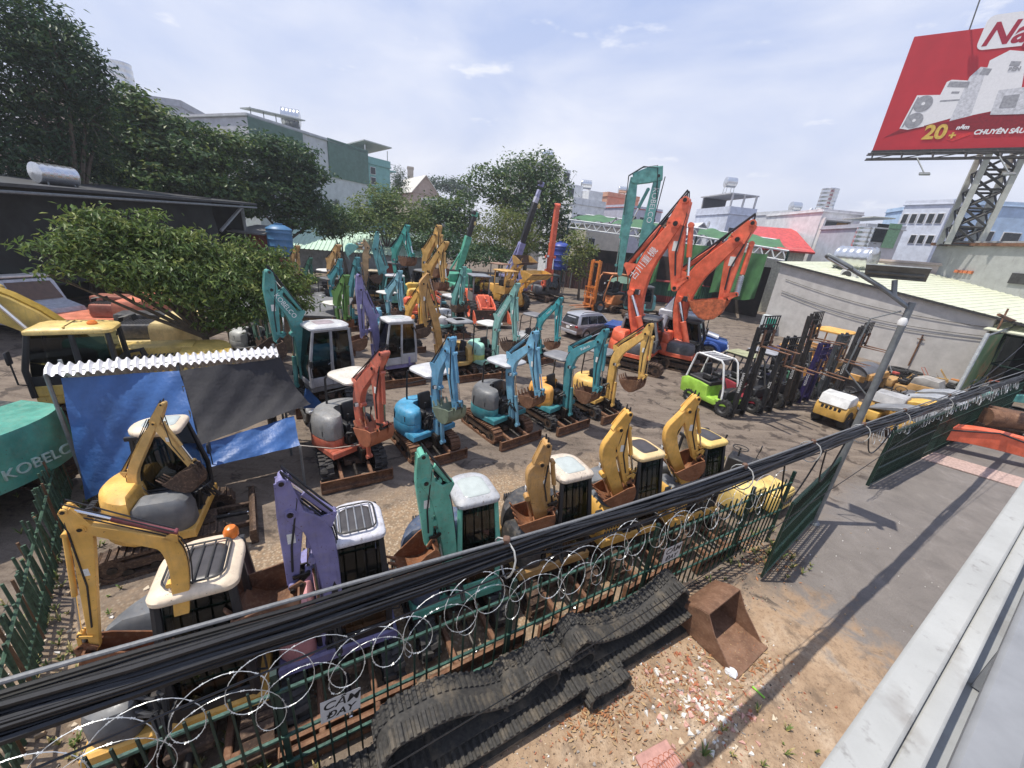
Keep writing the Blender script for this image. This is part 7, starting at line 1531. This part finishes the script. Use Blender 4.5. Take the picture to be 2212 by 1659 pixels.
def ptank(label,p,r,h,c,stand):
    root=thing('water_tank',label,'water tank',p); m=plain('plastic_tank',c,.45,var=.15); b=B(); prof=[(.02,0),(r*.95,0),(r,.06)]
    for k in range(4): z=h*(k+.6)/4.4; prof+=[(r,z-.06),(r*1.035,z),(r,z+.06)]
    prof+=[(r,h*.92),(r*1.06,h*.93),(r*1.0,h*.97),(r*.5,h*1.08),(r*.34,h*1.08),(r*.34,h*1.14),(.02,h*1.14)]; b.lathe(prof,m,24,Matrix.Translation((0,0,stand))); b.obj('tank',root)
    b=B()
    for sx in (-1,1):
        for sy in (-1,1): b.cyl((sx*r*.8,sy*r*.8,0),(sx*r*.8,sy*r*.8,stand+h*.35),.05,GALV,6)
    b.box((0,0,stand-.06),(2*r,2*r,.1),DARK); b.obj('stand',root)
p_=atd(609,553,40); ptank('blue plastic water tank on a stand beside the mint barn',(p_.x,p_.y,0),.95,2.3,(.06,.17,.32),p_.z)
p_=atd(1206,582,50); ptank('royal blue water tank beside the upright orange boom',(p_.x,p_.y,0),1.05,2.9,(.03,.06,.30),p_.z)
# low grey awning roofs and market stalls behind the barn
b=B(); b.box((-17,66,4.6),(26,6,.12),plain('old_awning',(.16,.20,.20),.7),0,(R(12),R(3),R(10)))
for k in range(6): b.cyl((-29+5*k,64+.9*k,0),(-29+5*k,64+.9*k,4.8),.08,GALV,6)
tag(b.obj('awning',smooth=0),'long grey market awning behind the mint barn','awning')
# dark netted shed on the left
ds=thing('workshop','big dark shed covered in black netting with a long thin roof edge on the left','shed',(-23.5,20.5,0),R(36)); NET=plain('black_netting',(.012,.014,.013),.85,var=.7,scale=1.2)
p0,p1=atd(-60,401,29.0),atd(521,437,41.0); zsh=5.7; dl=(Vector((p1.x,p1.y,0))-Vector((p0.x,p0.y,0))); ds.location=(p0.x,p0.y,0); ds.rotation_euler=(0,0,math.atan2(dl.y,dl.x)); LL=dl.length
b=B(); b.sheet(lambda u,v:(u*(LL-3.5)-6*(1-u),.16*math.sin(u*23+v*2)*v+.07*math.sin(u*71+v*9)*v+.10*math.sin(v*9+u*31)-.2,(p0.z+(p1.z-p0.z)*u)*(1-v)+(1.6+1.0*u)*v),40,8,NET); b.obj('netting',ds)
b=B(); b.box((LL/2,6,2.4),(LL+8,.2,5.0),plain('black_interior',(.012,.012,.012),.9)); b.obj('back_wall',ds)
b=B(); b.raw([(-8,-.9,p0.z+.02),(LL+.6,-.9,p1.z+.02),(LL+.6,12,p1.z+.6),(-8,12,p0.z+.6),(-8,-.9,p0.z-.12),(LL+.6,-.9,p1.z-.12)],[(0,1,2,3),(4,5,1,0)],plain('dark_roof_sheet',(.045,.047,.05),.6)); b.obj('roof',ds)
b=B(); b.tube([(-8,-.95,p0.z-.35),(LL+.4,-.95,p1.z-.30)],.07,GALV,6)
for x in (0,LL*.5,LL): b.tube([(x,0,0),(x,0,p0.z+(p1.z-p0.z)*x/LL)],.12,GALV,6)
b.raw([(LL+.02,0,0),(LL+.02,7,0),(LL+.02,7,p1.z),(LL+.02,0,p1.z)],[(0,1,2,3)],NET); b.tube([(LL-3.2,-.3,p1.z-2.2),(LL-.8,-.6,p1.z-.3)],.12,STEEL,6); b.obj('steel_frame',ds)  # added black sheet stands in for the shade inside the open shed end
tank('lying steel water tank on the dark shed roof at far left',on(ds,3.8,.6,p0.z+.1),.48,1.5,hd=ds.rotation_euler.z-.2,legs=.28)
rh=thing('house','small dark red brick hut under the trees right of the dark shed','house',atd(522,480,42)*1,0); rh.location.z=0; b=B(); b.box((1.0,1.5,2.3),(2.0,3,4.6),plain('red_brick',(.24,.05,.03),.8,var=.3)); b.obj('wall',rh); b=B(); b.box((1.1,.6,4.9),(3.0,4,.12),plain('old_tin',(.13,.13,.13),.7),0,(R(8),0,0)); b.obj('roof',rh); b=B(); b.box((1.2,-.02,2.6),(1.2,.06,1.6),DARK); b.obj('window',rh)
hm=thing('hut','low timber hut with old plank front under the spreading tree','hut',(-13.8,17.6,0),R(15)); b=B(); corr(b,0,5,0,.0,1.9,plain('weathered_planks',(.30,.22,.15),.85,var=.35),.3,.03); b.obj('plank_wall',hm); b=B(); b.box((2.5,1.3,2.0),(5.6,3.4,.1),plain('old_tin',(.13,.13,.13),.7),0,(R(6),0,0)); b.obj('roof',hm)
# ------------------------------------------------------------------ blue and black sheet shelter
sh=thing('shelter','lean-to shelter with white corrugated roof edge, blue tarpaulin and black netting','shelter',(-8,8.5,0))
SI=Matrix.Translation((8,-8.5,0)); RT=[at(97,806,3.0),at(600,763,3.0)]; du=(RT[1]-RT[0]); bkv=Vector((-du.y,du.x,0)).normalized()
WS=plain('white_zinc',(.68,.67,.68),.4,.2,.1,3)
b=B(); b.X=[SI]; n=28; nn_=[]
for i in range(n*6+1):
    t=i/(n*6); o=RT[0]+du*t; z=.04*math.sin(2*PI*n*t)+(.02 if (i//6)%7==0 else 0); nn_.append([o-bkv*.12+Vector((0,0,z-.03)),o+Vector((0,0,z+.06)),o+bkv*.22+Vector((0,0,z+.10)),o+bkv*1.1+Vector((0,0,z-.55))])
b.loft(nn_,WS,cap=False,closed=False); b.obj('corrugated_roof',sh)
def cloth(name,c,r,colm): m,t,bs=newmat(name); f=noise(t,2.5,6,.6,sc=(1,1,.4)); col=mixc(t,ramp(t,f,[(.3,G(0)),(.7,G(1))]),tuple(x*.75 for x in c),tuple(min(1,x*1.25) for x in c)); t.links.new(col,bs.inputs['Base Color']); bs.inputs['Roughness'].default_value=r; bump(t,bs,noise(t,5,5,.6),.5,.05); return m
TB=cloth('blue_tarpaulin',(.035,.105,.29),.45,0); NB=cloth('black_shade_net',(.028,.027,.030),.8,0)
def quad(c4,wr=.05,fx=14,fz=9,sag=0,seed=0):
    A_,B_,C_2,D_=[Vector(c) for c in c4]; nrm=(B_-A_).cross(D_-A_).normalized()
    def f(u,v):
        p=A_.lerp(B_,u).lerp(D_.lerp(C_2,u),v); k=wr*(math.sin(u*fx+seed+3*v)*.6+math.sin(u*fx*.37+v*fz+seed)*.5+.35*math.sin((u*1.3+v)*17+seed)); return p+nrm*k+Vector((0,0,-sag*4*v*(1-v)*1.0))
    return f
tl,tm,tr=at(128,818,2.85),at(388,800,2.85),at(606,775,2.85)
bl,bm2=at(186,1079,.25),at(432,962,1.55)
nr,nr2=at(672,872,1.75),at(640,905,1.55)
fl,frr=at(442,1012,1.15),at(648,962,1.15)
b=B(); b.X=[SI]; b.sheet(quad([tl,tm,bm2,bl],.05,11,8,0,1),30,18,TB); b.obj('blue_tarpaulin',sh)
b=B(); b.X=[SI]; b.sheet(quad([bm2,at(635,898,1.6),frr,fl],.035,15,6,0,4),26,10,TB); b.obj('blue_tarpaulin',sh)
b=B(); b.X=[SI]; b.sheet(quad([tm+Vector((0,-.05,.02)),tr,nr,bm2+Vector((.02,-.06,.03))],.05,9,7,.18,2),26,18,NB); b.obj('shade_net',sh)
b=B(); b.X=[SI]; b.sheet(quad([at(660,838,1.9),at(668,842,1.9),at(706,882,1.25),at(655,882,1.3)],.02,6,5,0,3),10,8,TB); b.obj('blue_tarpaulin',sh)
b=B(); b.X=[SI]
b.tube([RT[0],RT[1]],.035,GALV,6); b.obj('frame',sh)
for p in (RT[0],RT[1],RT[0]+bkv,RT[1]+bkv,RT[0].lerp(RT[1],.5),fl,frr): b=B(); b.X=[SI]; b.cyl((p.x,p.y,0),(p.x,p.y,p.z-.03),.035,GALV,6); b.obj('post',sh)
b=B(); b.X=[SI]; b.tube([frr,frr.lerp(Vector((-3.9,8.9,.75)),.5)+Vector((0,0,-.1)),Vector((-3.9,8.9,.75))],.012,plain('pale_rope',(.55,.50,.42),.8),5); b.obj('rope',sh)
def scooter(label,x,y,hd,c):
    root=thing('motorbike',label,'motorbike',(x,y,0),R(hd),'motorbikes parked under the shelter'); m=paint(c,.2)
    for wx in (-.6,.6): wheel_obj(root,(wx,0,.29),.29,.09,GREY)
    b=B(); b.prism([(-.75,.5),(-.2,.38),(.2,.42),(.45,.85),(.36,.92),(.12,.58),(-.3,.62),(-.8,.72)],-.12,.12,m,.03); b.obj('body',root)
    b=B(); b.prism([(-.8,.74),(-.1,.68),(-.08,.78),(-.78,.86)],-.12,.12,BLACK,.03); b.obj('seat',root)
    b=B(); b.tube([(.6,0,.3),(.42,0,.95)],.03,DARK); b.tube([(.38,-.32,1.02),(.42,0,.97),(.38,.32,1.02)],.018,BLACK); b.obj('handlebar',root)
    b=B(); b.box((.50,0,.88),(.1,.16,.14),LAMP,.03); b.obj('headlight',root)
scooter('red motorbike half hidden behind the lower edge of the blue tarpaulin',-8.45,7.6,40,(.30,.012,.015)); scooter('dark motorbike under the black netting beside the orange excavator',-6.2,10.6,-50,(.05,.05,.05)); scooter('dark motorbike deeper in the shelter shade behind the rope',-7.1,10.2,-55,(.06,.05,.05))
b=B(); b.lathe([(.02,.24),(.09,.22),(.13,.14),(.135,.0),(.11,-.02)],WHITE,14,Matrix.Translation((-5.95,10.3,.86))); tag(b.obj('helmet'),'white helmet resting on the motorbike by the netting','helmet')
# ------------------------------------------------------------------ trees
def leafmat(name,c,tr=.32):
    m,t,b=newmat(name); o=t.nodes['Material Output']; f=noise(t,1.3,3,.6); f2=noise(t,9,2,.5)
    col=mixc(t,ramp(t,f2,[(.3,G(0)),(.75,G(1))]),tuple(x*.6 for x in c),tuple(min(1,x*1.45) for x in c))
    t.links.new(col,b.inputs['Base Color']); b.inputs['Roughness'].default_value=.5
    tl=t.nodes.new('ShaderNodeBsdfTranslucent'); t.links.new(col,tl.inputs[0]); ms=t.nodes.new('ShaderNodeMixShader'); ms.inputs[0].default_value=tr
    t.links.new(b.outputs[0],ms.inputs[1]); t.links.new(tl.outputs[0],ms.inputs[2]); t.links.new(ms.outputs[0],o.inputs[0]); return m
BARK=plain('bark',(.10,.08,.06),.9,var=.4)
def blob(u,v,d,ru,rv,dep=1.0):
    p=atd(u,v,d); th=math.atan2(p.x,p.y); rh=d*math.cos(th)**2/830*ru; rz=d*math.cos(th)/830*rv
    return (p,th,rh,rh*dep,rz)
def tree(label,root_uv,d,blobs,n,ls,cols,droop=.3,asp=.5,seed=1,clump=9,flat=.6,cat='tree',name='tree',group='trees round the yard',trunk=True,inner=.55):
    rr=random.Random(seed); bp=atd(root_uv[0],root_uv[1],d); bp.z=0
    root=thing(name,label,cat,bp,0,group); V=[];Fc=[];Mi=[]
    mats=[leafmat('leaf_'+name,c) for c in cols]
    wts=[b[2]*b[4] for b in blobs]; tot=sum(wts)
    for (p,th,rh,rd,rz),w in zip(blobs,wts):
        nc=max(4,int(n*w/tot/clump)); ct,st=math.cos(-th),math.sin(-th)
        for c in range(nc):
            while True:
                x,y,z=rr.uniform(-1,1),rr.uniform(-1,1),rr.uniform(-1,1); q=x*x+y*y+z*z
                if inner*inner*rr.random()<q<1: break
            k=1+.22*math.sin(p.x+x*6+z*4)*math.sin(p.y+y*5)
            cx,cy,cz=x*rh*k,y*rd*k,z*rz*k; wx,wy=cx*ct-cy*st,cx*st+cy*ct
            mi=rr.choices(range(len(mats)),[3,2,1][:len(mats)])[0]
            cr=ls*rr.uniform(1.2,2.4)
            out_=Vector((wx,wy,cz*1.2+rz*.5)).normalized()
            for i in range(clump):
                o=Vector((p.x+wx+rr.gauss(0,cr*.55),p.y+wy+rr.gauss(0,cr*.55),p.z+cz+rr.gauss(0,cr*.55*flat)))
                nrm=(out_*.7+Vector((rr.gauss(0,.55),rr.gauss(0,.55),.55+rr.gauss(0,.4)))).normalized()
                a=rr.uniform(0,2*PI); dr=Vector((math.cos(a),math.sin(a),-droop+rr.gauss(0,.25))); dr=(dr-nrm*dr.dot(nrm)).normalized(); sd=nrm.cross(dr); s=ls*rr.uniform(.6,1.25); o-=bp
                k0=len(V); V.extend([(o-dr*s*.5)[:],(o+sd*s*asp*.5+nrm*s*.06)[:],(o+dr*s*.55-nrm*s*.12)[:],(o-sd*s*asp*.5+nrm*s*.06)[:]]); Fc.append((k0,k0+1,k0+2,k0+3)); Mi.append(mi)
    b=B(); b.v=V; b.f=[list(f) for f in Fc]; b.mats=mats; b.m=Mi; b.obj('crown',root,smooth=0)
    if trunk:
        b=B(); c0=sum((x[0] for x in blobs),Vector())/len(blobs)-bp; fk=Vector((c0.x*.35,c0.y*.35,max(.6,c0.z*.42))); tr_=.045*max(4,c0.z)**.9*.9
        b.tube([(0,0,-.1),(fk.x*.4,fk.y*.4,fk.z*.5),fk],[tr_,tr_*.8,tr_*.66],BARK,8)
        for x in blobs:
            e=x[0]-bp; m1=fk.lerp(e,.5)+Vector((0,0,.12*(e-fk).length*rr.uniform(-.3,1))); b.tube([fk,m1,e],[tr_*.5,tr_*.3,tr_*.10],BARK,6)
            for k in range(4): e2=e+Vector((rr.gauss(0,x[2]*.5),rr.gauss(0,x[2]*.5),rr.gauss(0,x[4]*.5))); b.tube([m1.lerp(e,.6),e2],[tr_*.14,tr_*.04],BARK,4)
        b.obj('trunk',root)
    return root
DK=[(.022,.058,.024),(.035,.085,.03),(.07,.12,.03)]; MD=[(.045,.10,.025),(.085,.15,.032),(.17,.22,.05)]; OL=[(.095,.155,.035),(.15,.21,.045),(.25,.29,.075)]; YG=[(.12,.17,.035),(.20,.23,.05),(.27,.28,.07)]
bl=lambda d,L_:[blob(u,v,d+dd,ru,rv) for u,v,ru,rv,dd in L_]
tree('tallest dark green tree filling the upper left corner above the shed',(150,420),38,bl(38,[(20,60,70,75,0),(90,60,60,60,1),(140,130,85,75,-1),(60,170,100,80,0),(190,190,48,85,0),(110,260,100,70,1),(215,260,28,60,1),(60,330,110,60,0),(180,330,70,50,2),(-40,240,80,120,0)]),23000,.32,DK,.8,.36,1,10)
tree('broad layered tree with yellow green leaf tips in front of the beige top storey',(330,440),44,bl(44,[(290,235,42,38,0),(330,270,70,35,0),(270,300,52,26,-1),(400,290,70,26,1),(370,330,110,30,0),(250,360,60,28,-1),(440,350,60,34,1),(330,385,120,28,-1),(440,400,80,28,0),(500,420,55,26,1),(215,400,40,25,0),(495,310,40,18,1)]),18000,.42,MD,.25,.55,2,9,.35)
tree('dark spreading tree in front of the grey block with green cladding',(610,470),48,bl(48,[(555,315,55,26,0),(620,330,62,26,0),(680,380,36,16,0),(560,365,75,30,1),(640,375,50,30,0),(590,420,85,36,0),(660,430,40,30,0),(530,430,50,40,1),(640,470,55,24,0),(700,455,36,18,2)]),14000,.42,[DK[1],MD[0],MD[1]],.25,.55,3,9,.35)
tree('small bushy tree above the left end of the mint barn roof',(745,500),52,bl(52,[(735,480,34,28,0),(710,490,25,25,0)]),2500,.4,MD,.3,.5,4)
tree('round feathery green tree behind the mint barn roof',(835,510),56,bl(56,[(830,430,42,26,0),(800,455,50,28,0),(860,455,50,28,0),(835,485,75,26,0),(770,480,30,24,0),(905,480,30,24,0)]),7500,.42,OL,.3,.45,5)
tree('dense green tree between the feathery tree and the green crane',(960,520),59,bl(59,[(940,450,36,24,0),(985,455,42,26,0),(950,485,56,28,0),(1005,490,36,30,0),(1000,430,26,14,1)]),6500,.44,MD,.3,.5,6)
tree('big tree with long bare-tipped branches rising behind the lavender crane',(1140,520),62,bl(62,[(1060,372,48,14,-1),(1020,392,28,10,-1),(1120,372,46,30,0),(1170,365,38,32,0),(1185,400,46,38,0),(1110,410,60,32,0),(1205,440,28,42,0),(1150,450,72,36,0),(1060,420,36,20,0),(1195,490,32,30,0),(1190,530,34,26,0),(1225,505,22,30,0)]),12500,.46,[MD[0],MD[1],OL[1]],.3,.55,7)
tree('yellow green bamboo clump leaning between the two cranes',(1085,540),53,bl(53,[(1075,480,36,30,0),(1110,495,42,36,0),(1140,520,34,28,0),(1050,515,42,30,0),(1090,530,60,26,0)]),6500,.42,YG,.9,.28,8,name='bamboo',cat='bamboo')
tree('dark bush filling the gap behind the yellow loaders',(980,555),50,bl(50,[(960,520,50,24,0),(1000,545,70,20,0),(1060,550,60,18,0),(900,520,30,18,3)]),4200,.4,[DK[1],MD[0],MD[1]],.3,.5,9,name='bush',cat='bush',trunk=False)
tree('thin young tree with yellowish leaves in front of the container',(1250,640),47,bl(47,[(1245,520,22,22,0),(1262,550,26,20,0),(1235,560,26,16,0),(1250,585,22,18,0),(1275,540,14,12,0)]),1700,.36,YG,.4,.45,10)
tree('dark treetop between the two arms of the sea green excavator',(1430,530),76,bl(76,[(1432,500,22,15,0),(1400,505,18,14,0)]),1500,.5,MD,.3,.5,11)
tree('pine-like tree right of the teal townhouse',(865,430),98,bl(98,[(862,378,13,16,0),(862,398,20,18,0),(850,412,18,12,0)]),1800,.5,DK,.5,.3,12)
rr=random.Random(9)
tree('far dark wood on the skyline beyond the gabled hall',(950,440),150,bl(150,[(930,396,16,10,0),(955,400,24,12,0),(985,405,26,14,0),(905,405,14,10,0),(1010,415,20,12,0),(700,440,30,10,0)]),3500,.9,[DK[1],DK[0],MD[0]],.3,.5,13,name='woodland',cat='wood',trunk=False)['kind']='stuff'
tree('wide spreading tree with drooping olive leaves in the middle of the left side',(455,738),17.5,bl(17.5,[(225,478,60,24,0),(170,505,55,28,-.5),(290,500,70,28,0),(110,535,36,14,-1),(200,540,80,36,-.5),(350,525,90,30,0),(420,545,80,32,.3),(330,575,110,38,-.6),(500,560,70,28,.5),(560,580,70,32,.6),(470,610,100,40,-.2),(610,610,50,34,.4),(380,630,80,34,-.8),(250,590,60,34,-1),(560,655,70,38,0),(640,650,34,28,.5),(480,680,55,34,-.3),(150,580,40,24,-1),(165,462,26,9,0),(75,533,22,8,-1),(320,468,30,10,0),(400,505,36,10,0),(100,590,24,9,-1),(590,545,26,10,.5),(665,600,18,9,.5),(520,525,30,9,.5)]),20000,.20,OL,1.0,.36,14,12,.45,inner=.75)
pp=thing('potted_plant','small potted plant on a post in front of the grey wall','plant',(24.9,33.4,0)); b=B(); b.cyl((0,0,0),(0,0,1.3),.12,plain('blue_plastic',(.03,.12,.33),.4,bmp=0),8); b.lathe([(.12,1.3),(.2,1.6),(.17,1.6)],plain('terracotta',(.4,.16,.08),.7),10,cap=False); b.obj('pot',pp)
b=B()
for k in range(60): leafq(b,(rr.gauss(0,.14),rr.gauss(0,.14),1.75+rr.gauss(0,.15)),rr.uniform(.08,.16),WM[0],rr)
b.obj('leaves',pp,smooth=0)
# ------------------------------------------------------------------ humid air
m=bpy.data.materials.new('humid_air'); m.use_nodes=True; t=m.node_tree; t.nodes.clear()
o=t.nodes.new('ShaderNodeOutputMaterial'); v=t.nodes.new('ShaderNodeVolumePrincipled'); v.inputs['Color'].default_value=(.86,.89,.95,1); v.inputs['Density'].default_value=.0008; v.inputs['Anisotropy'].default_value=.35
t.links.new(v.outputs[0],o.inputs['Volume'])
b=B(); b.box((0,90,14.0),(420,300,32),m); hz_=b.obj('haze',smooth=0); hz_['kind']='stuff'; hz_['label']='thin humid haze lying over the yard and the houses behind it'
